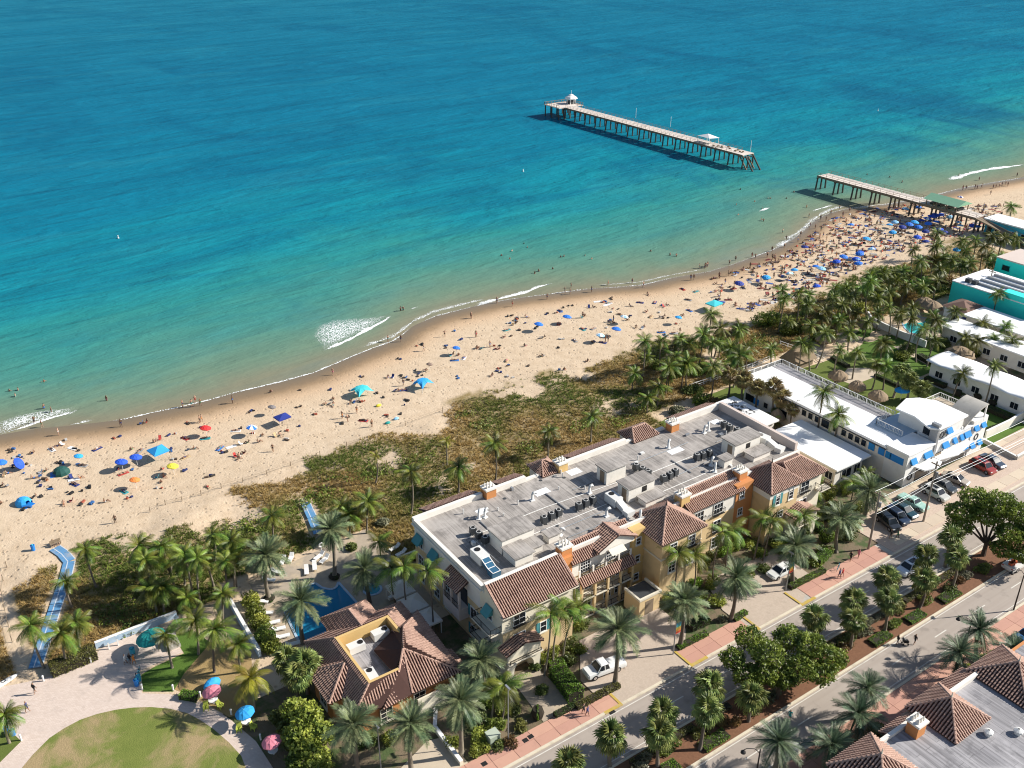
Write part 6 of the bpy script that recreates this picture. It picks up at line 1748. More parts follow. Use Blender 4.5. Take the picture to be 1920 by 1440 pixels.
for a, b, c_, d_, w, h, l in [(1508, 705, 1540, 722, 1.6, .9, 'hedge along the garden side of the white hotel'), (1735, 712, 1772, 728, 1.4, .9, 'hedge along the motel wall, farther one'), (1842, 765, 1900, 790, 1.6, .9, 'hedge along the motel wall, nearer one'), (1722, 670, 1745, 683, 1.6, 1.0, 'hedge below the motel pool wall'), (1560, 672, 1590, 690, 1.2, .7, 'low hedge among the thatched shelters'), (1640, 705, 1690, 728, .8, .6, 'long low hedge between garden lawns'), (1690, 755, 1740, 775, .8, .6, 'low hedge behind the white hotel terrace'), (1838, 815, 1880, 800, 1.2, .7, 'hedge right of the white hotel tower')]:
  hedge(g0(a, b), g0(c_, d_), w, h, 'hedge_dk', 'dark green ' + l, dens=45)
for a, b, rr, l in ((1795, 742, 1.0, 'left'), (1832, 748, .9, 'middle'), (1860, 760, .9, 'right')):
  p = G(a, b); hedge(p - Vector((.3, 0, 0)), p + Vector((.3, 0, 0)), rr * 2, rr * 1.4, 'hedge_dk', 'round dark bush against the motel wall, %s of three' % l, True)

# garden lawns of the white hotels
sheet('garden_lawn', [(143.5, 84), (171, 84), (171, 122), (143.5, 122)], .012, MT['lawn'], 'sunlit garden lawn beside the white hotel', 'lawn')
sheet('garden_lawn', [(171, 100.5), (191, 100.5), (191, 124), (171, 124)], .014, MT['turf'], 'green lawn below the curved motel pool wall', 'lawn')
sheet('garden_lawn', [(113.5, 112.5), (131, 113.5), (143, 116), (143, 120), (113.5, 119)], .012, MT['lawn'], 'strip of lawn behind the bungalows', 'lawn')
sheet('garden_lawn', [(157, 66), (200, 66), (200, 84), (157, 84)], .013, MT['turf'], 'lawn right of the white hotel parking', 'lawn')
sheet('garden_path', [(171.2, 74), (172.3, 74), (172.3, 103), (171.2, 103)], .025, MT['concrete'], 'straight pale walk along the motel', 'path')
sheet('garden_path', pxpoly([(1590, 690), (1640, 690), (1660, 700), (1600, 722), (1572, 712)]), .026, MT['path'], 'pale paved terrace among the thatched shelters', 'path')
sheet('garden_path', [(143.2, 95), (150, 94), (151.5, 106), (150, 114), (143.2, 112)], .024, MT['path'], 'sandy path beside the white hotel gallery', 'path')
sheet('garden_path', [(143.2, 84), (151, 83), (152, 93), (143.2, 93)], .022, MT['path'], 'sandy terrace behind the white hotel penthouse', 'path')
sheet('garden_path', pxpoly([(1675, 650), (1690, 648), (1742, 677), (1735, 683)]), .03, MT['path'], 'narrow pale footpath across the motel lawn', 'path')
sheet('motel_terrace', [(186, 112), (206, 110), (206, 124), (186, 124)], .018, MT['slab_tan'], 'tan terrace around the motel pool', 'terrace')
sheet('car_park', [(168, 66), (240, 66), (240, 78), (168, 78)], .008, MT['paver_lot'], 'paved frontage beyond the lawn', 'parking lot')

# ------------------------------------------------------------------ dune grass
def in_dune(x, y):
  if y > float(dune_edge(x)) + U(-2.5, 1): return False
  return y > dune_low(x)
def dune_grass():
  P, C, S = [], [], []
  n = 0
  rnd = random.Random(3)
  for _ in range(150000):
    x = rnd.uniform(-25, 262); y = rnd.uniform(104, 152)
    if x > 60 and rnd.random() < .25: continue
    if not in_dune(x, y): continue
    if x > 212 and (x - 212) / 50 > rnd.random(): continue
    e = float(dune_edge(x)) - y
    f = fbm(x, y, .11, 4); f2 = fbm(x + 50, y, .05, 3)
    cut = veg_cut(x, y, e)
    if f < cut - .05 + rnd.uniform(-.12, .12): continue
    if walk_d(x, y) < 1.5: continue
    P.append((x, y)); t = min(1, max(0, .52 + f2 * 2.2 + rnd.uniform(-.25, .25)))
    dry = np.array((0.42, 0.29, 0.11)); grn = np.array((0.14, 0.18, 0.035)); dk = np.array((0.09, 0.09, 0.028))
    c = dry * t + grn * (1 - t)
    if rnd.random() < .12: c = dk * .5 + c * .5
    C.append(c); S.append(rnd.uniform(.35, .85))
  P = np.array(P); C = np.array(C); S = np.array(S)
  k = 6
  n = len(P)
  az = NR.uniform(0, 2 * np.pi, (n, k)); ln = NR.uniform(.3, .95, (n, k)) * S[:, None]; hh = NR.uniform(.3, .8, (n, k)) * S[:, None]
  br = NR.uniform(0, .22, (n, k, 2))
  bx = P[:, None, 0] + br[..., 0] - .1; by = P[:, None, 1] + br[..., 1] - .1
  zb = np.array([0.0] * n)
  # follow the dune surface
  for i, (x, y) in enumerate(P):
    kk = min(1, max(0, float(dune_edge(x)) - y + 4) / 10) * min(1, max(0, (y - 117) / 8)) * min(1, max(0, walk_d(x, y) - 1.2) / 2.5)
    zb[i] = kk * (.25 + .75 * fbm(x, y, .09)) - .08
  zb = np.maximum(zb, -.04)
  w = .085
  px_, py_ = -np.sin(az) * w, np.cos(az) * w
  A = np.stack([bx + px_, by + py_, np.broadcast_to(zb[:, None], bx.shape)], -1)
  B = np.stack([bx - px_, by - py_, np.broadcast_to(zb[:, None], bx.shape)], -1)
  Cc = np.stack([bx + np.cos(az) * ln, by + np.sin(az) * ln, zb[:, None] + hh], -1)
  V = np.stack([A, B, Cc], 2).reshape(-1, 3)
  F = np.arange(len(V)).reshape(-1, 3)
  col = np.repeat(C, k * 3, axis=0) * NR.uniform(.7, 1.3, (n, k, 1, 1)).repeat(3, 2).reshape(-1, 1)
  o = np_mesh('dune_grass', V, F, vcolmat('dune_grass_blades', .8, .4), col=col)
  tag(o, 'tan and olive sea-oat grass covering the dunes', 'dune grass', kind='stuff')
dune_grass()

# low creeping green mats in the dunes
def dune_mats():
  rnd = random.Random(9); P = []
  spots = [(245, 1060, 3.0), (215, 1150, 3), (260, 1170, 3), (770, 1010, 0), (640, 890, 4), (780, 865, 3.5), (905, 800, 2.5), (470, 985, 4), (560, 950, 3), (1165, 790, 3), (1200, 765, 3), (870, 780, 2), (600, 930, 3.2), (1235, 665, 4), (1300, 690, 4), (1380, 665, 4), (1430, 640, 4), (1490, 600, 4), (1560, 580, 4), (1650, 545, 4), (1720, 510, 3), (700, 890, 3), (1000, 840, 3), (1090, 800, 3), (330, 1010, 2.4)]
  for a, b, r in spots:
    if not r: continue
    c = G(a, b)
    for _ in range(int(r * r * 42)):
      t = rnd.uniform(0, 6.28); q = r * math.sqrt(rnd.random()) * (1 + .35 * math.sin(3 * t + a))
      P.append((c.x + q * math.cos(t), c.y + q * .7 * math.sin(t), rnd.uniform(.1, .75)))
  V, F = leaf_quads(np.array(P), .2, .5)
  o = np_mesh('dune_creeper', V, F, MT['leaf']); tag(o, 'low green creeper mats among the dune grass', 'ground cover', kind='stuff')
dune_mats()
# ------------------------------------------------------------------ pool terrace
def pool_mat(name, c0, c1):
  m, nt, b = nodes(name)
  p = pos(nt)
  c = mixc(nt, noise(nt, p, .25, 3), c0, c1)
  nt.links.new(c, b.inputs['Base Color']); b.inputs['Roughness'].default_value = .06; b.inputs['IOR'].default_value = 1.33
  bump(nt, b, noise(nt, p, 2.2, 3), .12, .1)
  return m
def pool(name, poly, label, mat):
  cx, cy = sum(p[0] for p in poly) / len(poly), sum(p[1] for p in poly) / len(poly)
  o = thing(name, label, 'pool', (cx, cy, 0))
  MB().prism(poly, .0, .035).build('pool_water', mat, o)
  c = MB(); n = len(poly)
  for i in range(n):
    a, b = poly[i], poly[(i + 1) % n]; c.beam((a[0], a[1], .04), (b[0], b[1], .04), .34, .12)
  c.build('coping', MT['bluewash'], o)
  return o
arc = [(39.8 + 2.5 * i / 6, 107.5 - 1.1 * math.sin(math.pi * i / 6) - .2 * i / 6) for i in range(7)]
pool('swimming_pool', [(32.4, 98.4), (42.6, 98.4), (42.5, 101.8)] + arc[::-1] + [(39.4, 109.0), (36.6, 109.2), (34.9, 106.6), (33.2, 105.4)], 'deep blue hotel swimming pool beside the pavilion', pool_mat('pool_water', (0.006, 0.15, 0.30), (0.015, 0.21, 0.36)))
pool('spa_pool', [(45.7 + 1.3 * math.cos(i * math.pi / 6), 103.0 + 1.3 * math.sin(i * math.pi / 6)) for i in range(12)], 'small round spa pool near the cabanas', pool_mat('spa_water', (0.02, 0.22, 0.30), (0.03, 0.26, 0.33)))
_tp = [tuple(G(a, b))[:2] for a, b in ((1690, 603), (1705, 596), (1722, 594), (1740, 597), (1757, 600), (1752, 607), (1738, 612), (1732, 622), (1720, 627), (1705, 624), (1696, 615))]
pool('motel_pool', _tp, 'bright turquoise kidney-shaped motel pool', pool_mat('motel_pool_water', (0.03, 0.40, 0.42), (0.05, 0.5, 0.5)))

def cabana(x, y, label):
  o = thing('cabana', label, 'cabana', (x, y, 0), 0, 'cabanas beside the hotel')
  for sx in (-1, 1):
    for sy in (-1, 1): MB().box(x + sx * 1.4 - .06, y + sy * 1.5 - .06, 0, x + sx * 1.4 + .06, y + sy * 1.5 + .06, 2.3).build('post', MT['white'], o)
  m = MB(); V = [(x - 1.6, y - 1.7, 2.3), (x + 1.6, y - 1.7, 2.3), (x + 1.6, y + 1.7, 2.3), (x - 1.6, y + 1.7, 2.3), (x, y, 3.1)]
  m.add(V, [(0, 1, 4), (1, 2, 4), (2, 3, 4), (3, 0, 4)])
  for a, b in ((0, 1), (1, 2), (2, 3), (3, 0)):
    A, B = V[a], V[b]; m.add([A, B, (B[0], B[1], 2.05), (A[0], A[1], 2.05)], [(0, 1, 2, 3)])
  m.build('canopy', MT['ivory'], o)
  MB().box(x - 1.35, y + .9, 0, x + 1.35, y + 1.45, .5).build('daybed', MT['white'], o)
for y, w in ((98.4, 'nearest the spa pool'), (94.6, 'in the middle of the row'), (90.9, 'farthest from the pool')): cabana(47.9, y, 'grey-white canvas cabana ' + w)

def lounger_root():
  o = thing('sun_lounger', None, 'sun lounger')
  f = MB()
  for y in (-.3, .3): f.beam((-.95, y, .28), (.55, y, .28), .05, .05); f.beam((.5, y, .28), (1.0, y, .68), .05, .05)
  for x in (-.8, .45):
    for y in (-.3, .3): f.box(x - .03, y - .03, 0, x + .03, y + .03, .28)
  f.build('frame', MT['white'], o)
  c = MB(); c.obox((-.22, 0, .35), (1.45, .62, .09)); c.build('seat', MT['white'], o)
  c = MB(); c.obox((.76, 0, .56), (.62, .62, .09), rot=Euler((0, -.67, 0))); c.build('backrest', MT['white'], o)
  return o
_lr = lounger_root()
_lg = [(575, 1073, 1.2), (590, 1065, 1.2), (545, 1050, .9), (530, 1055, .9), (500, 1152, 2.6), (513, 1170, 2.9), (523, 1182, 2.9), (531, 1196, 2.9), (550, 1210, 2.9), (608, 1052, .5), (598, 1046, .4), (520, 1075, 2.2), (505, 1090, 2.4), (492, 1130, 2.4), (740, 1030, .2), (752, 1040, .2)]
_lw = ['white lounger beside the pool arc, right of two', 'white lounger at the pool arc top', 'white lounger left of the upper deck palm, lower one', 'white lounger left of the upper deck palm, upper one', 'white lounger on the left pool edge, topmost', 'white lounger on the left pool edge, second down', 'white lounger on the left pool edge, third down', 'white lounger on the left pool edge, fourth down', 'white lounger on the left pool edge, lowest by the eave',
   'white lounger left of the tall pool date palm, near one', 'white lounger left of the tall pool date palm, far one', 'white lounger by the thatched parasol, right', 'white lounger by the thatched parasol, left', 'white lounger above the left pool palm bed', 'white lounger on the shaded terrace by the awnings, left', 'white lounger on the shaded terrace by the awnings, right']
for i, ((a, b, rz), lb) in enumerate(zip(_lg, _lw)):
  p = G(a, b, .02)
  if i == 0: o = _lr; o.location = p; o.rotation_euler = (0, 0, rz)
  else: o = copy_tree(_lr, p, rz)
  tag(o, lb, 'sun lounger', 'white loungers round the pool')
p = G(483, 1082); o = thing('thatched_parasol', 'pale thatched parasol on the pool terrace', 'parasol', (p.x, p.y, 0))
MB().lathe([(1.6, 1.9), (1.5, 2.05), (.8, 2.5), (.03, 2.85)], (p.x, p.y, 0), 14).build('thatch_roof', MT['leaf_grey'], o); MB().tube([(p.x, p.y, 0), (p.x, p.y, 2.7)], .07, 6).build('pole', MT['wood'], o)
for a, b, w in ((505, 1124, 'left pool date palm'), (627, 1083, 'tall pool date palm')):
  p = G(a, b); hedge(p - Vector((.5, 0, 0)), p + Vector((.5, 0, 0)), 2.0, .55, 'hedge_dk', 'round dark planting ring at the foot of the ' + w, True)
p = G(603, 1036); o = thing('life_ring_post', 'white life ring on a post behind the pool', 'life ring', (p.x, p.y, 0))
MB().tube([p, p + Vector((0, 0, 1.6))], .05, 5).build('post', MT['white'], o)
m = MB(); m.tube([p + Vector((.35 * math.cos(t * .524), -.1, 1.5 + .35 * math.sin(t * .524))) for t in range(13)], .09, 6); m.build('ring', MT['white'], o)

# ------------------------------------------------------------------ walls and fences
def wall_line(name, pts, h, t, mat, label, cat='wall', z=0):
  pts = [Vector((p[0], p[1], 0)) for p in pts]
  o = thing(name, label, cat, pts[0])
  m = MB()
  for a, b in zip(pts[:-1], pts[1:]): m.beam((a.x, a.y, z + h / 2), (b.x, b.y, z + h / 2), t, h)
  m.build('wall', MT[mat], o)
  m = MB()
  for a, b in zip(pts[:-1], pts[1:]): m.beam((a.x, a.y, z + h + .04), (b.x, b.y, z + h + .04), t + .08, .08)
  m.build('coping', MT['white' if mat != 'tan' else 'trim'], o)
  return o
wall_line('garden_wall', [G(180, 1216), G(332, 1157)], 1.0, .35, 'bluewash', 'low pale blue plaza wall behind the green kiosk umbrella')
wall_line('garden_wall', [G(430, 1130), G(452, 1170), G(488, 1232)], 1.2, .4, 'bluewash', 'white garden wall between the palms and the pool shrubs')
wall_line('garden_wall', [(49, 106.3), (90, 106.3), (113, 106.3)], 1.1, .3, 'tan', 'tan terrace wall behind the tiled hotel')
wall_line('garden_wall', [G(1626, 596), G(1632, 606), G(1655, 618), G(1690, 634), G(1718, 645), G(1735, 652)], 1.6, .3, 'white', 'curved white wall round the motel pool')
wall_line('garden_wall', [G(1839, 827), G(1905, 862), G(1935, 845)], .7, .35, 'concrete', 'low concrete wall at the end of the parking strip')
wall_line('garden_wall', [G(1846, 823), G(1890, 802), G(1935, 775)], 1.7, .3, 'ivory', 'pale painted wall beside the lawn at the right edge')
wall_line('garden_wall', [(39.8, 68.7), (39.9, 75), (41.5, 77.5)], .6, .4, 'cream', 'low cream wall beside the pavilion path')
def rail_fence(pts, h, label, mat='white', step=1.6):
  pts = [Vector((p[0], p[1], 0)) for p in pts]
  o = thing('railing_fence', label, 'fence', pts[0])
  r = MB()
  for a, b in zip(pts[:-1], pts[1:]):
    r.beam((a.x, a.y, h), (b.x, b.y, h), .09, .08); r.beam((a.x, a.y, h * .5), (b.x, b.y, h * .5), .07, .06); r.beam((a.x, a.y, .15), (b.x, b.y, .15), .07, .06)
  r.build('rails', MT[mat], o)
  for a, b in zip(pts[:-1], pts[1:]):
    n = max(1, int((b - a).length / step))
    for i in range(n): 
      q = a.lerp(b, i / n); MB().box(q.x - .06, q.y - .06, 0, q.x + .06, q.y + .06, h + .08).build('post', MT[mat], o)
  return o
rail_fence([G(1292, 730), G(1345, 712), G(1372, 703), G(1410, 690), G(1452, 672)], 1.1, 'white railing between the dunes and the long white hotel')
rail_fence([G(1462, 648), G(1520, 668), G(1545, 680)], 1.1, 'white railing below the thatched house')
def dune_fence(px, label):
  P = [G(a, b, .4) for a, b in px]
  o = thing('dune_fence', label, 'fence', P[0])
  w = MB()
  for a, b in zip(P[:-1], P[1:]): w.tube([a + Vector((0, 0, .5)), b + Vector((0, 0, .5))], .02, 4); w.tube([a + Vector((0, 0, .15)), b + Vector((0, 0, .15))], .02, 4)
  w.build('wire', MT['wood'], o)
  for q in P: MB().tube([q - Vector((0, 0, .7)), q + Vector((0, 0, .75))], .06, 5).build('post', MT['wood'], o)
dune_fence([(281, 957), (310, 944), (341, 937), (377, 926), (415, 913), (455, 902), (500, 888), (545, 872), (600, 852)], 'thin post and wire fence along the left dune edge')
dune_fence([(12, 1060), (5, 1085), (2, 1110), (8, 1140), (15, 1170), (22, 1200)], 'post and wire fence beside the sandy track at the left edge')
dune_fence([(650, 835), (700, 818), (760, 795), (830, 770), (900, 745)], 'thin post and wire fence along the middle dune edge')

# blue access mats to the sand
def mat_walk(px, w, label, z=.06):
  P = [G(a, b, z) for a, b in px]
  o = thing('beach_mat', label, 'walkway', P[0])
  for a, b in zip(P[:-1], P[1:]):
    n = max(1, int((b - a).length / 2.4))
    for i in range(n):
      q0, q1 = a.lerp(b, i / n), a.lerp(b, (i + .97) / n)
      m = MB().beam(q0 + Vector((0, 0, U(0, .02))), q1 + Vector((0, 0, U(0, .02))), w, .05); k = m.build('mat_panel', MT['mat_blue'], o)
      s = MB()
      d = (q1 - q0).normalized(); sd = Vector((-d.y, d.x, 0))
      for e in (-.5, .12): s.beam(q0 + sd * w * e + Vector((0, 0, .03)), q1 + sd * w * e + Vector((0, 0, .03)), .14, .04)
      s.build('mat_stripe', MT['mat_white'], k)
mat_walk([(66, 1252), (85, 1195), (106, 1132), (122, 1085), (130, 1052), (118, 1038), (102, 1027)], 1.7, 'blue mat walkway leading from the plaza to the beach', .12)
mat_walk([(597, 1000), (585, 970), (572, 942)], 1.5, 'short pale blue mat behind the pool terrace', .35)

# ------------------------------------------------------------------ umbrellas and beach shelters
UMB = {}
def cloth(name, c): 
  if name not in UMB: UMB[name] = M(name + '_cloth', c, .75, .1, 2.0)
  return UMB[name]
CL = {'royal blue': (0.02, 0.09, 0.55), 'blue': (0.02, 0.16, 0.62), 'sky blue': (0.03, 0.33, 0.72), 'pale blue': (0.25, 0.5, 0.72), 'red': (0.62, 0.03, 0.03), 'yellow': (0.75, 0.66, 0.06), 'orange': (0.78, 0.22, 0.05), 'dark green': (0.01, 0.07, 0.06), 'pink': (0.68, 0.22, 0.28), 'white': (0.8, 0.8, 0.78), 'grey': (0.18, 0.16, 0.16), 'teal': (0.01, 0.27, 0.25), 'turquoise': (0.05, 0.5, 0.55), 'dusky brown': (0.2, 0.14, 0.11), 'navy': (0.02, 0.04, 0.25)}
_uc = {}
def umbrella(p, r, h, col, label, tilt=0.0, az=0.0, col2=None, cat='umbrella', group=None, name='beach_umbrella', n=8):
  p = Vector(p)
  o = thing(name, label, cat, p, 0, group)
  key = (round(r, 2), n, col2 is None)
  if key not in _uc:
    me = []
    for half in (0, 1):
      m = MB()
      for i in range(n):
        if col2 and i % 2 != half: continue
        if not col2 and half: continue
        a0, a1 = 2 * math.pi * i / n, 2 * math.pi * (i + 1) / n
        am = (a0 + a1) / 2
        def q(a, k, z, s=1): return (r * k * s * math.cos(a), r * k * s * math.sin(a), z)
        zz = r * .42
        m.add([(0, 0, zz), q(a0, .55, zz * .72), q(a1, .55, zz * .72), q(a0, 1, 0), q(a1, 1, 0), q(am, .97, .02), q(am, .55, zz * .66, .94), q(a0, 1.0, -.12), q(a1, 1.0, -.12), q(am, .96, -.11)],
           [(0, 1, 6), (0, 6, 2), (1, 3, 5, 6), (6, 5, 4, 2), (3, 7, 9, 5), (5, 9, 8, 4)])
      me.append(m)
    _uc[key] = me
  Mr = Matrix.Translation((0, 0, 0))
  e = Euler((0, tilt, az))
  top = Vector((0, 0, h))
  for half in ((0, 1) if col2 else (0,)):
    me = _uc[key][half].mesh('canopy', cloth((col, col2)[half], CL[(col, col2)[half]]))
    c = link('canopy', me, o, top, e)
  d = e.to_matrix() @ Vector((0, 0, 1))
  m = MB().tube([(0, 0, -.1), (0, 0, h * .62), tuple(top + d * (r * .42))], .025 + r * .008, 5)
  me = m.mesh('pole', MT['white']); link('pole', me, o)
  return o

def canopy_tent(p, w, d, h, rz, col, label, sag=.0, peak=.35, name='beach_canopy'):
  o = thing(name, label, 'canopy', p, rz)
  m = MB(); a, b = w / 2, d / 2
  V = [(-a, -b, h), (a, -b, h), (a, b, h), (-a, b, h), (0, 0, h + peak - sag)]
  m.add(V, [(0, 1, 4), (1, 2, 4), (2, 3, 4), (3, 0, 4)])
  for i, j in ((0, 1), (1, 2), (2, 3), (3, 0)):
    A, B = V[i], V[j]; m.add([A, B, (B[0], B[1], h - .25), (A[0], A[1], h - .25)], [(0, 1, 2, 3)])
  link('canopy', m.mesh('canopy', cloth(col, CL[col])), o)
  for x in (-a, a):
    for y in (-b, b): link('pole', MB().tube([(x * 1.05, y * 1.05, -.05), (x, y, h)], .03, 5).mesh('pole', MT['chrome']), o)
  return o

def sail_tent(p, w, d, h, rz, col, label):
  o = thing('shade_tent', label, 'shade tent', p, rz)
  n = 8; V, F = [], []
  for i in range(n + 1):
    for j in range(n + 1):
      u, v = i / n - .5, j / n - .5
      e = 1 - .35 * (1 - (2 * abs(v)) ** 2) * abs(u) * 1.1
      V.append((w * u * e * 1.15, d * v * (1 - .35 * (1 - (2 * abs(u)) ** 2) * abs(v) * 1.1) * 1.15, h * (1 - .55 * max(abs(2 * u), abs(2 * v)) ** 2 * (.25 + .75 * abs(2 * u) * abs(2 * v)))))
  for i in range(n):
    for j in range(n):
      a = i * (n + 1) + j; F.append((a, a + n + 1, a + n + 2, a + 1))
  me = bpy.data.meshes.new('sail'); me.from_pydata(V, [], F); me.materials.append(cloth(col, CL[col])); link('sail', me, o)
  for x in (-.22, .22): link('pole', MB().tube([(w * x, -d * .3, -.05), (w * x, -d * .28, h * .93)], .03, 5).mesh('pole', MT['chrome']), o)
  for sx in (-1, 1):
    for sy in (-1, 1): link('guy_line', MB().tube([(w * .55 * sx, d * .55 * sy, h * .47), (w * .68 * sx, d * .68 * sy, 0)], .015, 4).mesh('guy_line', MT['white']), o)
  return o

# plaza furniture
KIO = G(281, 1216)
umbrella((KIO.x + .3, KIO.y - .8, .02), 1.95, 2.4, 'teal', 'large teal kiosk umbrella on the plaza', 0.12, 2.5, name='kiosk_umbrella', n=12)
o = thing('kiosk_counter', 'pale kiosk counter with stone slab beside the teal umbrella', 'counter', (KIO.x + 2.6, KIO.y - .6, 0))
MB().box(KIO.x + 1.8, KIO.y - 2.0, .02, KIO.x + 3.6, KIO.y + .8, .5).build('plinth', MT['concrete'], o); MB().box(KIO.x + 2.2, KIO.y - 1.4, .5, KIO.x + 2.9, KIO.y + .6, 1.1).build('counter', MT['trim'], o)
def table_set(a, b, col, label, label2, chair):
  p = G(a, b)
  umbrella((p.x, p.y, .02), 1.2, 2.1, col, label, .15, 2.6, name='table_umbrella')
  o = thing('picnic_table', label2, 'table', (p.x, p.y, .02))
  MB().lathe([(.0, .72), (.6, .72), (.6, .76), (0, .76)], (p.x, p.y, .02), 12).build('tabletop', MT['white'], o); MB().tube([(p.x + .1, p.y, .02), (p.x + .1, p.y, .74)], .05, 6).build('leg', MT['white'], o)
  if chair:
    for i, (dx, dy, w) in enumerate(((.5, -1.1, 'near'), (-1.1, -.4, 'far'))):
      c = thing('adirondack_chair', 'lime wooden chair, %s one of two at the %s' % (w, label.replace('table umbrella', 'umbrella').replace(' between the two pink ones', '')), 'chair')
      MB().box(-.3, -.3, .3, .3, .3, .36).build('seat', MT['lime'], c); MB().obox((0, .34, .66), (.6, .05, .75), rot=Euler((-.3, 0, 0))).build('backrest', MT['lime'], c)
      for x in (-.28, .28):
        for y in (-.26, .26): MB().box(x - .04, y - .04, 0, x + .04, y + .04, .34 if y > 0 else .55).build('leg', MT['lime'], c)
        MB().box(x - .07, -.3, .55, x + .07, .3, .59).build('armrest', MT['lime'], c)
      c.location = (p.x + dx, p.y + dy, .02); c.rotation_euler = (0, 0, U(-1, 1))
table_set(401, 1320, 'pink', 'pink table umbrella nearest the kiosk', 'white round table under the upper pink umbrella', True)
table_set(463, 1360, 'sky blue', 'bright blue table umbrella between the two pink ones', 'white round table under the blue umbrella', True)
table_set(513, 1415, 'pink', 'pink table umbrella at the bottom by the thicket', 'white round table under the lower pink umbrella', False)
p = G(399, 1290); o = thing('covered_cart', 'cart under a bright blue cover beside the upper pink umbrella', 'cart', (p.x, p.y, 0))
bm = bmesh.new(); bmesh.ops.create_icosphere(bm, subdivisions=2, radius=1); 
for v in bm.verts: v.co = Vector((v.co.x * 1.2, v.co.y * .75, max(-.02, v.co.z * .8 + .5))) * 1.0 + Vector((0, 0, .0))
me = bpy.data.meshes.new('cover'); bm.to_mesh(me); bm.free(); me.materials.append(cloth('sky blue', CL['sky blue'])); link('cover', me, o, (0, 0, .15), (0, 0, .3))
MB().box(p.x - .7, p.y - .4, 0, p.x + .7, p.y + .4, .3).build('base', MT['bluepaint'], o)
def bin_(a, b, label, h=1.0, r=.32, mat='bluepaint'):
  p = G(a, b); o = thing('litter_bin', label, 'bin', p)
  MB().lathe([(0, 0), (r * .9, 0), (r, h * .9), (r * 1.06, h * .92), (r * 1.06, h), (r * .8, h), (r * .75, h * .9), (0, h * .9)], p, 12).build('drum', MT[mat], o)
  MB().lathe([(r * .5, h), (r * .45, h + .12), (0, h + .16)], p, 10).build('lid', MT['cyan'], o)
bin_(63, 1032, 'blue litter drum at the beach end of the mat walkway'); bin_(14, 1375, 'taller blue bin in the left garden bed'); bin_(25, 1378, 'shorter blue bin in the left garden bed', .8); bin_(257, 1285, 'deep blue bin beside the kiosk bicycles'); bin_(261, 1276, 'pale teal bin behind the deep blue one', .9, .3, 'cyan'); bin_(249, 1225, 'teal drum under the kiosk umbrella', .9, .35, 'cyan')
for i, (a, b, w) in enumerate(((112, 1265, 'before the plaza hedge, left'), (171, 1243, 'before the plaza hedge, right'), (82, 1277, 'at the foot of the mat walkway'), (267, 1293, 'beside the blue bin'), (325, 1294, 'between kiosk lawn and oval hedge'), (376, 1307, 'right of the oval hedge'), (40, 1388, 'beside the left garden bins'), (434, 1340, 'left of the blue table umbrella'), (489, 1387, 'above the lower pink umbrella'))):
  p = G(a, b); o = thing('bollard', 'short white bollard light ' + w, 'bollard', p, 0, 'white bollards round the plaza')
  MB().lathe([(.11, 0), (.11, .7), (.13, .72), (.13, .9), (.02, .97)], p, 8).build('post', MT['white'], o); MB().lathe([(.1, .72), (.1, .85)], p, 8).build('lens', MT['lamp_clear'], o)
for a, b, w in ((205, 1217, 'left'), (222, 1210, 'right'), (333, 1172, 'at the wall end')):
  p = G(a, b); o = thing('sign_post', 'pale post beside the blue plaza wall, ' + w, 'sign post', p)
  MB().box(p.x - .08, p.y - .08, 0, p.x + .08, p.y + .08, 1.7).build('post', MT['white'], o); MB().box(p.x - .3, p.y - .12, 1.2, p.x + .3, p.y - .085, 1.65).build('board', MT['bluewash'], o)
def bicycle(a, b, rz, label):
  o = thing('bicycle', label, 'bicycle')
  for x, nm in ((-.52, 'wheel'), (.52, 'wheel')):
    m = MB(); m.tube([(x + .33 * math.cos(t * .393), 0, .34 + .33 * math.sin(t * .393)) for t in range(17)], .022, 5); m.build(nm, MT['black'], o)
  f = MB()
  for a_, b_ in (((-.52, 0, .34), (-.1, 0, .3)), ((-.1, 0, .3), (-.2, 0, .8)), ((-.2, 0, .78), (.4, 0, .85)), ((-.1, 0, .3), (.4, 0, .8)), ((.4, 0, .95), (.52, 0, .34)), ((-.52, 0, .34), (-.2, 0, .76))): f.tube([a_, b_], .02, 5)
  f.build('frame', MT['cyan'], o)
  MB().tube([(.36, -.28, 1.0), (.4, 0, .95), (.36, .28, 1.0)], .016, 5).build('handlebar', MT['chrome'], o)
  MB().obox((-.22, 0, .84), (.26, .14, .06)).build('saddle', MT['black'], o)
  o.location = G(a, b, .02); o.rotation_euler = (0, 0, rz)
bicycle(258, 1270, .9, 'bicycle beside the kiosk bins, front one'); bicycle(262, 1262, 1.2, 'bicycle beside the kiosk bins, rear one'); bicycle(245, 1238, .3, 'bicycle leaning under the kiosk umbrella'); bicycle(1571, 1068, .4, 'bicycle at the end of the hotel hedge')
# kayak
p = G(8, 1282); o = thing('kayak', 'white kayak lying by the plaza at the left edge', 'kayak', p, .35)
bm = bmesh.new(); bmesh.ops.create_uvsphere(bm, u_segments=12, v_segments=8, radius=1)
for v in bm.verts: v.co = Vector((v.co.x * 1.9, v.co.y * .38, max(v.co.z, -.4) * .3 + .18))
me = bpy.data.meshes.new('hull'); bm.to_mesh(me); bm.free(); me.materials.append(MT['white']); link('hull', me, o)
link('cockpit', MB().lathe([(0, .46), (.3, .46), (.3, .5), (.25, .5)], n=12).mesh('cockpit', MT['black']), o)
p = G(105, 1022, .1); o = thing('beach_bench', 'dark bench at the beach end of the mat walkway', 'bench', p, .1)
link('seat', MB().box(-.8, -.2, .4, .8, .2, .46).mesh('seat', MT['wood']), o); link('backrest', MB().box(-.8, .2, .5, .8, .25, .9).mesh('backrest', MT['wood']), o)
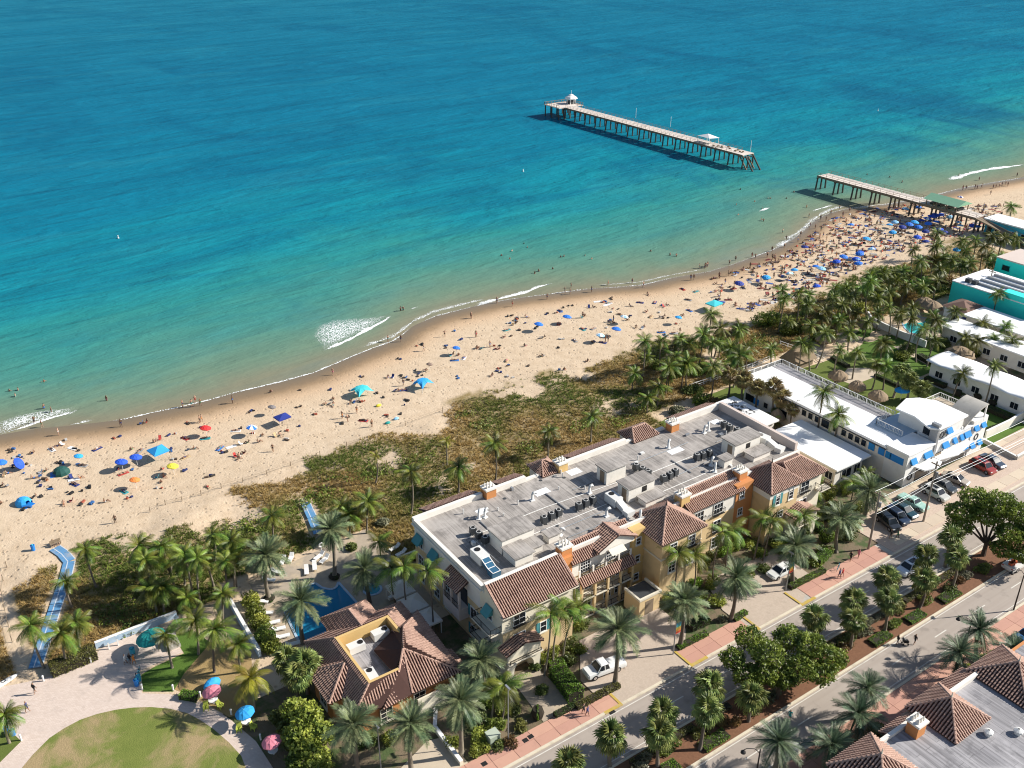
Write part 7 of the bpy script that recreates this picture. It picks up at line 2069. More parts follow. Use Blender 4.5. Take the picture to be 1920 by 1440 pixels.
for x in (-.7, .7): link('leg', MB().box(x - .05, -.18, 0, x + .05, .18, .4).mesh('leg', MT['wood']), o)

# thatched garden shelters
def tiki(a, b, r, h, label, z=None):
  top = G(a, b, h * .72)
  o = thing('thatched_shelter', label, 'thatched hut', (top.x, top.y, 0))
  m = MB(); n = 20
  prof = [(r * .96, h * .5), (r, h * .55), (r * .97, h * .62), (r * .8, h * .76), (r * .5, h * .92), (r * .12, h)]
  k0 = len(m.v)
  for i, (rr, z_) in enumerate(prof):
    for j in range(n):
      q = rr * (1 + (.05 if i < 3 else .03) * math.sin(j * 2.4 + i)); t = 2 * math.pi * j / n
      m.v.append((top.x + q * math.cos(t), top.y + q * math.sin(t), z_ + .06 * math.sin(j * 3.3)))
  for i in range(len(prof) - 1):
    for j in range(n): m.f.append([i * n + j, i * n + (j + 1) % n, (i + 1) * n + (j + 1) % n, (i + 1) * n + j]); m.m.append(0)
  m.f.append([(len(prof) - 1) * n + j for j in range(n)]); m.m.append(0)
  m.build('thatch_roof', MT['thatch'], o)
  MB().tube([(top.x, top.y, 0), (top.x, top.y, h * .9)], .1, 6).build('post', MT['wood'], o)
  MB().lathe([(0, .7), (.7, .7), (.7, .75), (0, .75)], (top.x, top.y, 0), 12).build('table', MT['trim'], o)
tiki(1572, 702, 2.1, 3.2, 'round thatched shelter nearest the white hotel gallery, leftmost'); tiki(1608, 722, 1.8, 3.1, 'round thatched shelter above the white hotel roof, middle'); tiki(1647, 740, 2.0, 3.1, 'round thatched shelter beside the blue garden umbrella')
tiki(1620, 606, 1.7, 3.0, 'small thatched shelter at the left end of the motel pool wall'); tiki(1748, 572, 2.6, 3.6, 'thatched shelter at the far end of the motel pool'); tiki(1735, 565, 2.4, 3.4, 'grey thatched shelter left of the far motel pool one'); tiki(1800, 660, 3.2, 3.8, 'large thatched shelter behind the scalloped motel'); tiki(1548, 632, 2.2, 3.2, 'thatched shelter beside the striped garden board')
p = G(1497, 668, 2.0); o = thing('thatched_house', 'tall steep thatched house above the long white hotel', 'thatched hut', (p.x, p.y, 0))
m = MB(); x, y = p.x, p.y
V = [(x - 3.4, y - 2.4, 1.6), (x + 3.4, y - 2.4, 1.6), (x + 3.4, y + 2.4, 1.6), (x - 3.4, y + 2.4, 1.6), (x - 2.3, y, 4.6), (x + 2.3, y, 4.6)]
m.add(V, [(0, 1, 5, 4), (2, 3, 4, 5), (3, 0, 4), (1, 2, 5)]); m.build('thatch_roof', MT['thatch'], o)
MB().box(x - 2.8, y - 1.8, 0, x + 2.8, y + 1.8, 1.7).build('wall', MT['wood'], o)
p = G(1688, 750); umbrella((p.x, p.y, .02), 1.5, 2.2, 'sky blue', 'blue garden umbrella behind the white hotel penthouse', .1, 2)
p = G(1808, 592); umbrella((p.x, p.y, .02), 1.8, 2.4, 'pale blue', 'pale blue umbrella beside the motel pool', .1, 2)
p = G(1812, 612); umbrella((p.x, p.y, .02), 1.6, 2.2, 'navy', 'navy umbrella beside the motel pool roof', .1, 1)

# ------------------------------------------------------------------ vehicles
def paint(name, c, rough=.28):
  return flat('car_paint_' + name, c, rough, .5, 0.0, .6)
def vehicle(kind, pa, pb, col, colname, label, cat='car', flip=False, cargo=False):
  """pa, pb: photo pixels of nose and tail at bumper height"""
  A, B = G(*pa, .6), G(*pb, .6)
  c = (A + B) / 2; d = A - B
  rz = math.atan2(d.y, d.x)
  o = thing(kind['name'], label, cat)
  L, W, Hh = kind['L'], kind['W'], kind['H']
  P = paint(colname, col)
  # lower body: lofted cross-sections nose (+x) to tail
  st = kind['body']           # (x fraction from nose, half-width factor, belt height, bottom)
  m = MB(); n = 0; ring = []
  for fx, w, zb, z0 in st:
    x = L / 2 - fx * L; hw = W / 2 * w
    ring.append([(x, -hw * .86, z0), (x, -hw, z0 + .12), (x, -hw, z0 + (zb - z0) * .6), (x, -hw * .93, zb - .03), (x, -hw * .7, zb), (x, hw * .7, zb), (x, hw * .93, zb - .03), (x, hw, z0 + (zb - z0) * .6), (x, hw, z0 + .12), (x, hw * .86, z0)])
  for r in ring: m.v += r
  k = 10
  for i in range(len(ring) - 1):
    for j in range(k):
      m.f.append([i * k + j, (i + 1) * k + j, (i + 1) * k + (j + 1) % k, i * k + (j + 1) % k]); m.m.append(0)
  m.f.append(list(range(k))); m.m.append(0); m.f.append([(len(ring) - 1) * k + j for j in range(k)][::-1]); m.m.append(0)
  link('body', m.mesh('body', P), o)
  # cabin: glass loft with painted roof
  x0, x1, x2, x3, zb = kind['cab']; zt = Hh
  bw, tw = W / 2 * .9, W / 2 * .72
  X = [L / 2 - f * L for f in (x0, x1, x2, x3)]
  V = [(X[0], -bw, zb), (X[0], bw, zb), (X[3], bw, zb), (X[3], -bw, zb), (X[1], -tw, zt - .05), (X[1], tw, zt - .05), (X[2], tw, zt - .05), (X[2], -tw, zt - .05)]
  link('window', MB().add(V, [(0, 1, 5, 4), (1, 2, 6, 5), (2, 3, 7, 6), (3, 0, 4, 7)]).mesh('window', MT['glass']), o)
  r = MB(); e = .04
  r.add([(X[1] + .05, -tw - e, zt - .06), (X[1] + .05, tw + e, zt - .06), (X[2] - .05, tw + e, zt - .06), (X[2] - .05, -tw - e, zt - .06), (X[1] - .1, -tw * .8, zt + .02), (X[1] - .1, tw * .8, zt + .02), (X[2] + .1, tw * .8, zt + .02), (X[2] + .1, -tw * .8, zt + .02)],
     [(0, 1, 5, 4), (1, 2, 6, 5), (2, 3, 7, 6), (3, 0, 4, 7), (4, 5, 6, 7)])
  for s in (-1, 1):
    for fa, fb in ((0, 1), (3, 2)): r.beam((X[fa], s * bw, zb), (X[fb], s * tw, zt - .03), .09, .07)
    xm = (X[1] + X[2]) / 2; r.beam((xm, s * bw * 1.01, zb), (xm, s * tw * 1.02, zt - .03), .1, .06)
  link('roof', r.mesh('roof', P), o)
  if kind.get('sunroof'): link('sunroof', MB().box(X[2] + .7, -tw * .6, zt + .005, X[1] - .35, tw * .6, zt + .03).mesh('sunroof', MT['glass']), o)
  if kind.get('bed'):
    b0, b1 = kind['bed']; xa, xb = L / 2 - b0 * L, L / 2 - b1 * L
    link('cargo_bed', MB().box(xb, -W / 2 * .72, .62, xa, W / 2 * .72, st[-2][2] + .012).mesh('cargo_bed', MT['black']), o)
    if cargo:
      q = MB()
      for i in range(5): q.obox((xb + .5 + i * .28, U(-.3, .3), st[-2][2] + .15), (.5, .6, .4), U(0, 3))
      link('cargo', q.mesh('cargo', M('orange_cargo', (.55, .12, .04), .7, .4, 4)), o)['kind'] = 'stuff'
  for fx in kind['wheels']:
    for s in (-1, 1):
      x = L / 2 - fx * L; rr = kind.get('r', .34); y = s * (W / 2 - .1)
      t = MB(); ang = [2 * math.pi * i / 14 for i in range(14)]
      for yy in (-.12, .12): t.v += [(x + rr * math.cos(a), y + yy, rr + rr * math.sin(a)) for a in ang]
      for i in range(14): t.f.append([i, (i + 1) % 14, 14 + (i + 1) % 14, 14 + i]); t.m.append(0)
      t.f.append(list(range(14))); t.m.append(0); t.f.append(list(range(14, 28))[::-1]); t.m.append(0)
      w = link('wheel', t.mesh('wheel', MT['black']), o)
      yr = y + s * .125
      hb = MB(); hb.add([(x + rr * .6 * math.cos(a), yr, rr + rr * .6 * math.sin(a)) for a in ang], [tuple(range(14))]); link('rim', hb.mesh('rim', MT['chrome']), w)
  zh = st[1][2] - .16
  for s in (-1, 1):
    link('headlight', MB().obox((L / 2 - .1, s * W * .34, zh), (.16, .34, .13)).mesh('headlight', MT['lamp_clear']), o)
    link('tail_light', MB().obox((-L / 2 + .05, s * W * .37, st[-2][2] - .18), (.12, .26, .16)).mesh('tail_light', MT['lamp_red']), o)
    link('wing_mirror', MB().obox((X[0] - .35, s * (W / 2 + .06), zb + .1), (.14, .16, .12)).mesh('wing_mirror', P), o)
  o.location = (c.x, c.y, .06); o.rotation_euler = (0, 0, rz)
  return o
SEDAN = dict(name='parked_car', L=4.75, W=1.84, H=1.45, body=[(0, .78, .55, .28), (.05, .94, .72, .2), (.28, 1, .86, .2), (.6, 1, .92, .2), (.85, .98, .95, .22), (.97, .9, .9, .25), (1, .8, .62, .3)], cab=(.26, .42, .68, .86, .88), wheels=(.19, .79))
SUV = dict(name='parked_car', L=4.7, W=1.92, H=1.72, body=[(0, .8, .65, .32), (.04, .95, .92, .25), (.24, 1, 1.02, .25), (.6, 1, 1.06, .25), (.93, .98, 1.1, .25), (.99, .93, 1.05, .3), (1, .85, .7, .35)], cab=(.23, .36, .88, .96, 1.02), wheels=(.19, .8), r=.38, sunroof=True)
CLASSIC = dict(name='parked_car', L=5.2, W=1.9, H=1.42, body=[(0, .85, .6, .3), (.03, .97, .85, .24), (.3, 1, .9, .22), (.6, 1, .9, .22), (.9, 1, .9, .24), (.98, .95, .86, .28), (1, .85, .6, .32)], cab=(.32, .41, .62, .7, .88), wheels=(.18, .77))
PICKUP = dict(name='pickup_truck', L=5.75, W=1.98, H=1.85, body=[(0, .85, .75, .4), (.03, .97, 1.02, .32), (.25, 1, 1.1, .32), (.55, 1, 1.12, .32), (.96, 1, 1.1, .34), (.995, .97, 1.08, .38), (1, .92, .8, .42)], cab=(.24, .34, .52, .56, 1.08), wheels=(.17, .78), r=.4, bed=(.59, .97))
for kd, a, b, col, cn, lb in [(SUV, (1679, 991), (1652, 968), (.02, .022, .026), 'black', 'black SUV, the parked car nearest the left utility pole'),
               (SUV, (1697, 979), (1664, 957), (.02, .035, .07), 'navy', 'navy SUV parked second from the left utility pole'),
               (SEDAN, (1713, 967), (1678, 946), (.015, .05, .065), 'dark_teal', 'dark teal saloon parked left of the mint classic car'),
               (CLASSIC, (1733, 953), (1691, 930), (.32, .52, .44), 'mint', 'mint green classic car parked left of the right utility pole'),
               (SUV, (1774, 936), (1734, 914), (.50, .50, .46), 'silver', 'silver SUV parked right of the right utility pole'),
               (SUV, (1787, 921), (1748, 902), (.03, .035, .04), 'charcoal', 'charcoal SUV parked between silver SUV and beige saloon'),
               (SEDAN, (1816, 907), (1767, 888), (.38, .33, .27), 'beige', 'beige saloon parked alone right of the charcoal SUV'),
               (SUV, (1863, 886), (1823, 864), (.30, .035, .025), 'dark_red', 'dark red SUV parked near the lawn end'),
               (SEDAN, (1881, 875), (1842, 854), (.05, .065, .09), 'slate', 'slate blue saloon, farthest right of the parked cars')]:
  vehicle(kd, a, b, col, cn, lb)['group'] = 'cars parked before the white hotel'
vehicle(PICKUP, (1099, 1265), (1166, 1240), (.72, .72, .70), 'white', 'white pickup truck in the hotel drive', 'pickup truck')
vehicle(SEDAN, (1444, 1080), (1484, 1060), (.70, .70, .68), 'pearl', 'white saloon car in the second hotel drive')
vehicle(SUV, (1690, 1073), (1722, 1056), (.62, .68, .74), 'ice', 'pale blue-white SUV driving on the far lane')
vehicle(PICKUP, (1932, 1042), (1886, 1068), (.66, .66, .64), 'silverwhite', 'white pickup with orange load driving at the right edge', 'pickup truck', cargo=True)
vehicle(SEDAN, (1950, 1178), (1912, 1200), (.03, .12, .3), 'blue', 'blue car half out of frame by the near pavement')

# ------------------------------------------------------------------ poles, lamps, wires
def utility_pole(bx, by, ty, label):
  b = G(bx, by); h = HT(bx, by, ty)
  o = thing('utility_pole', label, 'utility pole', b)
  MB().tube([b - Vector((0, 0, .2)), b + Vector((0, 0, h))], [.19, .13], 8).build('pole', M('silver_wood', (.36, .3, .24), .85, .25, 2), o)
  MB().box(b.x - .08, b.y - .9, h - .7, b.x + .08, b.y + .9, h - .55).build('crossarm', MT['wood'], o)
  for y in (-.8, -.3, .3, .8): MB().lathe([(.06, 0), (.06, .1), (.02, .16)], (b.x, b.y + y, h - .55), 6).build('insulator', MT['grey_metal'], o)
  MB().lathe([(0, 0), (.22, 0), (.22, .8), (0, .85)], (b.x, b.y - .38, h - 2.6), 10).build('transformer', MT['grey_metal'], o)
  return b, h
pb, ph_ = utility_pole(1628, 1030, 921, 'wooden utility pole beside the date palm at the parking end')
pb2, ph2 = utility_pole(1731, 978, 865, 'wooden utility pole between the mint car and silver SUV')
pb3, ph3 = utility_pole(1848, 562, 505, 'tall utility pole before the turquoise building')
for k, (dy, dz) in enumerate(((-.8, -.45), (.8, -.45), (-.1, -3.4), (.1, -4.3))):
  m = MB()
  for A_, B_ in (((pb.x - 75, pb.y - .5, ph_ + dz), (pb.x, pb.y + dy, ph_ + dz)), ((pb.x, pb.y + dy, ph_ + dz), (pb2.x, pb2.y + dy, ph2 + dz)), ((pb2.x, pb2.y + dy, ph2 + dz), (pb2.x + 75, pb2.y + dy + 1, ph2 + dz))):
    if A_[0] < pb.x - 1: continue
    A_, B_ = Vector(A_), Vector(B_); L = (B_ - A_).length
    m.tube([A_.lerp(B_, t / 10) - Vector((0, 0, .02 * L * 4 * (t / 10) * (1 - t / 10))) for t in range(11)], .028, 4)
  tag(m.build('overhead_cable', MT['grey_metal']), 'overhead cable strung between the utility poles, %s of four' % ['outer top', 'inner top', 'upper lower', 'lowest'][k], 'cable', 'overhead cables')
def street_lamp(bx, by, h, rz, label):
  b = G(bx, by); o = thing('street_lamp', label, 'street lamp', b)
  MB().tube([b, b + Vector((0, 0, h))], [.12, .07], 8).build('pole', MT['dark_metal'], o)
  d = Vector((math.cos(rz), math.sin(rz), 0))
  MB().tube([b + Vector((0, 0, h - .6)), b + d * .6 + Vector((0, 0, h + .1)), b + d * 1.5 + Vector((0, 0, h + .25)), b + d * 1.9 + Vector((0, 0, h))], .045, 6).build('arm', MT['dark_metal'], o)
  q = b + d * 1.9 + Vector((0, 0, h - .45)); MB().lathe([(.05, .45), (.28, .2), (.3, .05), (.2, 0), (0, -.1)], q, 10).build('lantern', MT['dark_metal'], o)
street_lamp(1806, 1222, 6.0, 2.6, 'dark curved street lamp beside the near pavement palms'); street_lamp(1415, 1470, 5.5, 2.6, 'dark curved street lamp at the bottom frame edge'); street_lamp(1900, 1085 + 60, 7, 2.6, 'dark street lamp on the near pavement at right edge')
def light_pole(bx, by, ty, label, banner):
  b = G(bx, by); h = HT(bx, by, ty); o = thing('light_pole', label, 'light pole', b)
  MB().tube([b, b + Vector((0, 0, h))], [.09, .06], 8).build('pole', MT['grey_metal'], o)
  MB().box(b.x - .12, b.y - .35, h - .05, b.x + .12, b.y + .55, h + .1).build('lamp_head', MT['grey_metal'], o)
  if banner:
    bn = MB(); y0 = b.y
    cols = [(.05, .35, .55), (.1, .5, .5), (.7, .55, .1), (.75, .3, .06), (.6, .08, .04)]
    for i in range(5): bn.box(b.x + .1, y0 - .02, h * .72 - (i + 1) * .36, b.x + .95, y0 + .02, h * .72 - i * .36, i)
    bn.build('banner', [cloth('banner%d' % i, c) for i, c in enumerate(cols)], o)
    for z in (h * .72 + .02, h * .72 - 1.82): MB().tube([(b.x, b.y, z), (b.x + 1.0, b.y, z)], .02, 5).build('banner_arm', MT['grey_metal'], o)
light_pole(1262, 1227, 1147, 'grey pole with rainbow banner at the first drive island', True); light_pole(1473, 1108, 1037, 'grey pole with rainbow banner beside the white saloon car', True); light_pole(953, 1393, 1290, 'slim grey pole on the red pavement by the gate walk', False); light_pole(716, 1460, 1362, 'slim grey pole among the lower date palms', False)
p = G(924, 1392); o = thing('utility_cabinet', 'pale green utility cabinet beside the red pavement', 'cabinet', p)
MB().box(p.x - .7, p.y - .6, 0, p.x + .7, p.y + .6, 1.5).build('casing', M('pale_green_metal', (.36, .42, .33), .6, .15, 1), o); MB().box(p.x - .75, p.y - .65, 1.5, p.x + .75, p.y + .65, 1.58).build('lid', M('pale_green_lid', (.42, .47, .38), .6, .12, 1), o)
MB().box(p.x - .95, p.y - .85, 0, p.x + .95, p.y + .85, .08).build('slab', MT['concrete'], o)
# ------------------------------------------------------------------ fishing pier
def pier(name, x0, x1, y0, y1, z, step, label, ragged=False):
  o = thing(name, label, 'pier', ((x0 + x1) / 2, (y0 + y1) / 2, 0))
  n = max(1, round((y1 - y0) / step)); s = (y1 - y0) / n
  for i in range(n):
    a, b = y0 + i * s, y0 + (i + 1) * s
    MB().box(x0, a + .25, z - .28, x1, b - .25, z).build('deck_panel', MT['pier_deck'], o)
  MB().box(x0 + .3, y0, z - .75, x0 + .7, y1, z - .28).build('girder', MT['wood'], o); MB().box(x1 - .7, y0, z - .75, x1 - .3, y1, z - .28).build('girder', MT['wood'], o)
  MB().box(x0 - .05, y0, z - .4, x0 + .02, y1, z + .1).build('fascia', MT['wood'], o)
  for i in range(n + 1):
    y = y0 + i * s
    MB().box(x0 + .1, y - .2, z - 1.1, x1 - .1, y + .2, z - .75).build('cap_beam', MT['pile'], o)
    for k in range(3):
      x = x0 + .6 + (x1 - x0 - 1.2) * k / 2
      MB().tube([(x + (k - 1) * .5, y + .1, -2.5), (x, y, z - 1.0)], [.32, .27], 7).build('pile', MT['pile'], o)
  r = MB()
  for x in (x0 + .1, x1 - .1):
    for zz in (.5, 1.05): r.beam((x, y0 + (6 if ragged else 0), z + zz), (x, y1, z + zz), .07, .07)
    yy = y0 + (6 if ragged else 0)
    while yy < y1: r.beam((x, yy, z), (x, yy, z + 1.1), .08, .08); yy += 2.4
  r.build('railing', MT['wood'], o)['kind'] = 'stuff'
  return o
MT['pier_deck'] = M('bleached_pier_deck', (.66, .58, .51), .9, .2, .35, .3, 6, dirt=((.36, .27, .21), .25, .45))
P1 = pier('fishing_pier', 269.2, 275.4, 243.5, 352, 5.0, 7.3, 'long weathered fishing pier cut off from the shore', True)
# T-shaped head with gazebo, broken shore end, lamp posts, sun roof
for y in (355.2, 361): MB().box(266.0, y - 3.2, 4.72, 279.8, y + 2.6, 5.0).build('deck_panel', MT['pier_deck'], P1)
for x in (266.4, 269.5, 273, 276.2, 279.3):
  for y in (352.8, 358, 363): MB().tube([(x, y, -2.5), (x, y, 4.7)], .28, 7).build('pile', MT['pile'], P1)
r = MB(); railing(r, [(266.1, 352.2), (266.1, 363.4), (279.7, 363.4), (279.7, 352.2)], 5.0, 1.1, 2.2, .05); r.build('railing', MT['wood'], P1)['kind'] = 'stuff'
gx, gy_ = 277.3, 358.0
gz = MB()
for i in range(8): t = i * math.pi / 4; gz.tube([(gx + 2.1 * math.cos(t), gy_ + 2.1 * math.sin(t), 5), (gx + 2.1 * math.cos(t), gy_ + 2.1 * math.sin(t), 7.6)], .12, 5)
gz.build('gazebo_posts', MT['white'], P1)['kind'] = 'stuff'
MB().lathe([(3.0, 7.3), (2.9, 7.6), (2.3, 8.2), (1.3, 8.6), (1.2, 8.9), (.6, 9.2), (.05, 9.3)], (gx, gy_, 0), 8).build('gazebo_roof', MT['white'], P1); MB().tube([(gx, gy_, 9.2), (gx, gy_, 11)], .06, 5).build('flagpole', MT['white'], P1)
MB().box(gx - 1.5, gy_ - 1.5, 5, gx + 1.5, gy_ + 1.5, 6.3).build('bait_counter', MT['ac_dark'], P1)
for x in (270.2, 274.2):
  MB().tube([(x, 243.0, 4.6), (x + .3, 237.5, -2)], .32, 7).build('broken_pile', MT['pile'], P1); MB().tube([(x, 246, 4.4), (x + .2, 240.5, -2)], .3, 7).build('broken_pile', MT['wood'], P1)
for a, b in ((1192, 215), (1257, 232), (1407, 278), (1069, 190)):
  q = G(a, b + 6, 5.0); MB().tube([q, q + Vector((0, 0, 4.2))], .07, 5).build('lamp_post', MT['white'], P1)
m = MB(); q = G(1312, 256, 5.0)
V = [(270.2, 262, 7.6), (275.6, 262, 7.2), (275.6, 268.5, 7.2), (270.2, 268.5, 7.6), (272.6, 265.2, 8.6)]
m.add(V, [(0, 1, 4), (1, 2, 4), (2, 3, 4), (3, 0, 4)]); m.build('sun_roof', MT['white'], P1)
for x, y in ((270.4, 262.2), (275.4, 262.2), (275.4, 268.3), (270.4, 268.3)): MB().tube([(x, y, 5), (x, y, 7.4)], .1, 5).build('roof_post', MT['white'], P1)
jm = MB()
for i in range(14): jm.obox((U(270, 275), U(246, 261), 5.2), (U(.3, 1.4), U(.3, 1.0), U(.2, .6)), U(0, 3))
jm.build('stacked_timber', MT['wood'], P1)['kind'] = 'stuff'
P2 = pier('pier_stub', 269.0, 274.6, 150, 209, 5.0, 7.4, 'shore end of the broken pier above the crowded beach')
H = thing('pier_pavilion', 'open pavilion with pale green metal roof on the pier shore end', 'pavilion', (272, 162, 5))
for y in (156.6, 160, 163.4, 166.8):
  for x in (269.0, 275.0): MB().box(x - .12, y - .12, 5.0, x + .12, y + .12, 7.1).build('post', MT['wood'], H)
MB().box(274.65, 155.6, 4.7, 276.2, 168, 4.98).build('floor', MT['pier_deck'], H)
m = MB(); m.add([(268.2, 155.8, 6.9), (275.8, 155.8, 6.9), (275.8, 167.6, 6.9), (268.2, 167.6, 6.9), (272, 155.8, 8.2), (272, 167.6, 8.2)], [(0, 4, 5, 3), (1, 2, 5, 4), (0, 1, 4), (2, 3, 5)]); m.build('roof', MT['green_roof'], H)
for y in (157.5, 160.5, 163.5, 166): MB().box(270.5, y - .5, 5.02, 273.8, y + .5, 5.8).build('table', MT['ac_dark'], H)
for x in (275.6,):
  for y in (156.5, 162, 167): MB().tube([(x, y, -1), (x, y, 4.7)], .25, 6).build('pile', MT['pile'], H)
wb = thing('boardwalk', 'dark ramp boardwalk from the pier to the cyan shop', 'boardwalk', (271, 142, 0))
MB().add([(269.0, 150, 4.9), (271.6, 150, 4.9), (271.6, 132, 1.2), (269.0, 132, 1.2), (269.0, 150, 4.5), (271.6, 150, 4.5), (271.6, 132, .8), (269.0, 132, .8)], [(0, 1, 2, 3), (0, 3, 7, 4), (1, 5, 6, 2)]).build('ramp', MT['wood'], wb)
for y in (136, 141, 146): MB().box(269.2, y - .2, 0, 271.4, y + .2, 1.2 + (y - 132) * .2).build('trestle', MT['pile'], wb)
r = MB(); 
for x in (269.1, 271.5): r.beam((x, 150, 5.9), (x, 132, 2.2), .08, .08)
r.build('handrail', MT['wood'], wb)
# swim-zone markers in the water
for a, b, w in ((222, 447, 'off the left beach'), (981, 322, 'off the middle beach'), (1646, 208, 'beyond the pier')):
  p = G(a, b, -.2); o = thing('marker_buoy', 'small white marker buoy floating ' + w, 'buoy', p)
  MB().lathe([(0, -.2), (.25, -.1), (.25, .35), (.08, .5), (.06, .9), (0, 1.0)], p, 8).build('float', MT['white'], o); MB().box(p.x - .15, p.y - .02, p.z + .7, p.x + .15, p.y + .02, p.z + 1.0).build('board', MT['white'], o)

# ------------------------------------------------------------------ people
def body_mesh(name, J, E, root):
  """J: joint -> (pos, radius); E: bones. One skin surface."""
  names = list(J)
  me = bpy.data.meshes.new(name)
  me.from_pydata([J[k][0] for k in names], [(names.index(a), names.index(b)) for a, b in E], [])
  ob = bpy.data.objects.new(name, me); COL.objects.link(ob)
  ob.modifiers.new('s', 'SKIN'); ss = ob.modifiers.new('d', 'SUBSURF'); ss.levels = 1
  for i, k in enumerate(names):
    sv = me.skin_vertices[0].data[i]; r = J[k][1]; sv.radius = (r, r); sv.use_root = (k == root)
  dg = bpy.context.evaluated_depsgraph_get(); dg.update()
  out = bpy.data.meshes.new_from_object(ob.evaluated_get(dg))
  bpy.data.objects.remove(ob); out.name = name
  return out
SKIN = [M('skin_tone_%d' % i, c, .6, .1, 6) for i, c in enumerate(((.30, .17, .11), (.22, .12, .075), (.40, .24, .165), (.10, .055, .035)))]
HAIR = [flat('hair_%d' % i, c, .7) for i, c in enumerate(((.03, .02, .015), (.10, .06, .03), (.25, .17, .08)))]
WEAR = {'black': (.02, .02, .022), 'navy': (.02, .035, .14), 'red': (.5, .03, .03), 'white': (.75, .74, .72), 'blue': (.03, .16, .5), 'pink': (.62, .2, .28), 'green': (.05, .24, .1), 'teal': (.02, .3, .3), 'orange': (.65, .22, .04)}
WM = {k: M('swimwear_' + k, c, .8, .15, 5) for k, c in WEAR.items()}
def std(arm=0.0, leg=0.0, fold=None):
  J = {'pel': ((0, 0, .95), .15), 'wa': ((0, 0, 1.1), .125), 'ch': ((0, 0, 1.32), .155), 'ne': ((0, 0, 1.5), .06), 'he': ((0, .01, 1.62), .1), 'ht': ((0, 0, 1.73), .07)}
  E = [('pel', 'wa'), ('wa', 'ch'), ('ch', 'ne'), ('ne', 'he'), ('he', 'ht')]
  for s, k in ((-1, 'l'), (1, 'r')):
    J.update({k + 'sh': ((s * .19, 0, 1.41), .065), k + 'el': ((s * (.25 + arm * .3), s * leg * .25, 1.12 + arm * .35), .047), k + 'wr': ((s * (.25 + arm * .45), s * leg * .35 - .08, .87 + arm * .75), .036), k + 'ha': ((s * (.25 + arm * .48), s * leg * .4 - .1, .76 + arm * .88), .032),
         k + 'hi': ((s * .1, 0, .88), .1), k + 'kn': ((s * .11, -s * leg * .3, .5), .062), k + 'an': ((s * .11, -s * leg * .55, .09), .042), k + 'to': ((s * .12, -s * leg * .55 - .15, .04), .035)})
    E += [('ch', k + 'sh'), (k + 'sh', k + 'el'), (k + 'el', k + 'wr'), (k + 'wr', k + 'ha'), ('pel', k + 'hi'), (k + 'hi', k + 'kn'), (k + 'kn', k + 'an'), (k + 'an', k + 'to')]
  return J, E
def sit(knee=.55, lean=.15):
  J, E = std()
  def mv(k, p): J[k] = (p, J[k][1])
  z = .14
  mv('pel', (0, 0, z)); mv('wa', (0, lean * .5, z + .15)); mv('ch', (0, lean, z + .37)); mv('ne', (0, lean * 1.0, z + .54)); mv('he', (0, lean * .9, z + .66)); mv('ht', (0, lean * .9, z + .76))
  for s, k in ((-1, 'l'), (1, 'r')):
    mv(k + 'sh', (s * .19, lean, z + .46)); mv(k + 'el', (s * .27, lean + .12, z + .2)); mv(k + 'wr', (s * .24, lean - .1, z + .1)); mv(k + 'ha', (s * .22, lean - .2, z + .1))
    mv(k + 'hi', (s * .1, -.08, z)); mv(k + 'kn', (s * .13, -.45, z + knee * .55)); mv(k + 'an', (s * .13, -.72, .06)); mv(k + 'to', (s * .13, -.87, .05))
  return J, E
def finish(me, mode):
  for m_ in (SKIN[0], WM['black'], HAIR[0]): me.materials.append(m_)
  hz = max(v.co.z for v in me.vertices)
  for p in me.polygons:
    c = p.center; k = 0
    if mode == 'stand':
      if .72 < c.z < 1.03 and abs(c.x) < .22: k = 1
      if c.z > 1.62 and (c.y > -.01 or c.z > 1.70): k = 2
    elif mode == 'dressed':
      if (.62 < c.z < 1.46 and abs(c.x) < .24) or (c.z > 1.1 and c.z < 1.45): k = 1
      if c.z > 1.62 and (c.y > -.01 or c.z > 1.70): k = 2
    elif mode == 'sit':
      if c.z < .27 and abs(c.y) < .22 and abs(c.x) < .2: k = 1
      if c.z > hz - .14: k = 2
    p.material_index = k
  me.polygons.foreach_set('use_smooth', [True] * len(me.polygons))
  return me
BODY = {}
J, E = std(); BODY['standing'] = finish(body_mesh('person_standing', J, E, 'pel'), 'stand')
J, E = std(0, .38); BODY['walking'] = finish(body_mesh('person_walking', J, E, 'pel'), 'stand')
J, E = std(.55, .1); BODY['reaching'] = finish(body_mesh('person_reaching', J, E, 'pel'), 'stand')
J, E = std(0, .35); BODY['dressed'] = finish(body_mesh('person_dressed', J, E, 'pel'), 'dressed')
J, E = sit(); BODY['sitting'] = finish(body_mesh('person_sitting', J, E, 'pel'), 'sit')
J, E = sit(.1, .35); BODY['reclining'] = finish(body_mesh('person_reclining', J, E, 'pel'), 'sit')
J, E = std(.1, .08); _l = finish(body_mesh('person_lying', J, E, 'pel'), 'stand')
_l.transform(Matrix.Translation((0, -.85, .16)) @ Matrix.Rotation(math.radians(-90), 4, 'X')); BODY['lying'] = _l

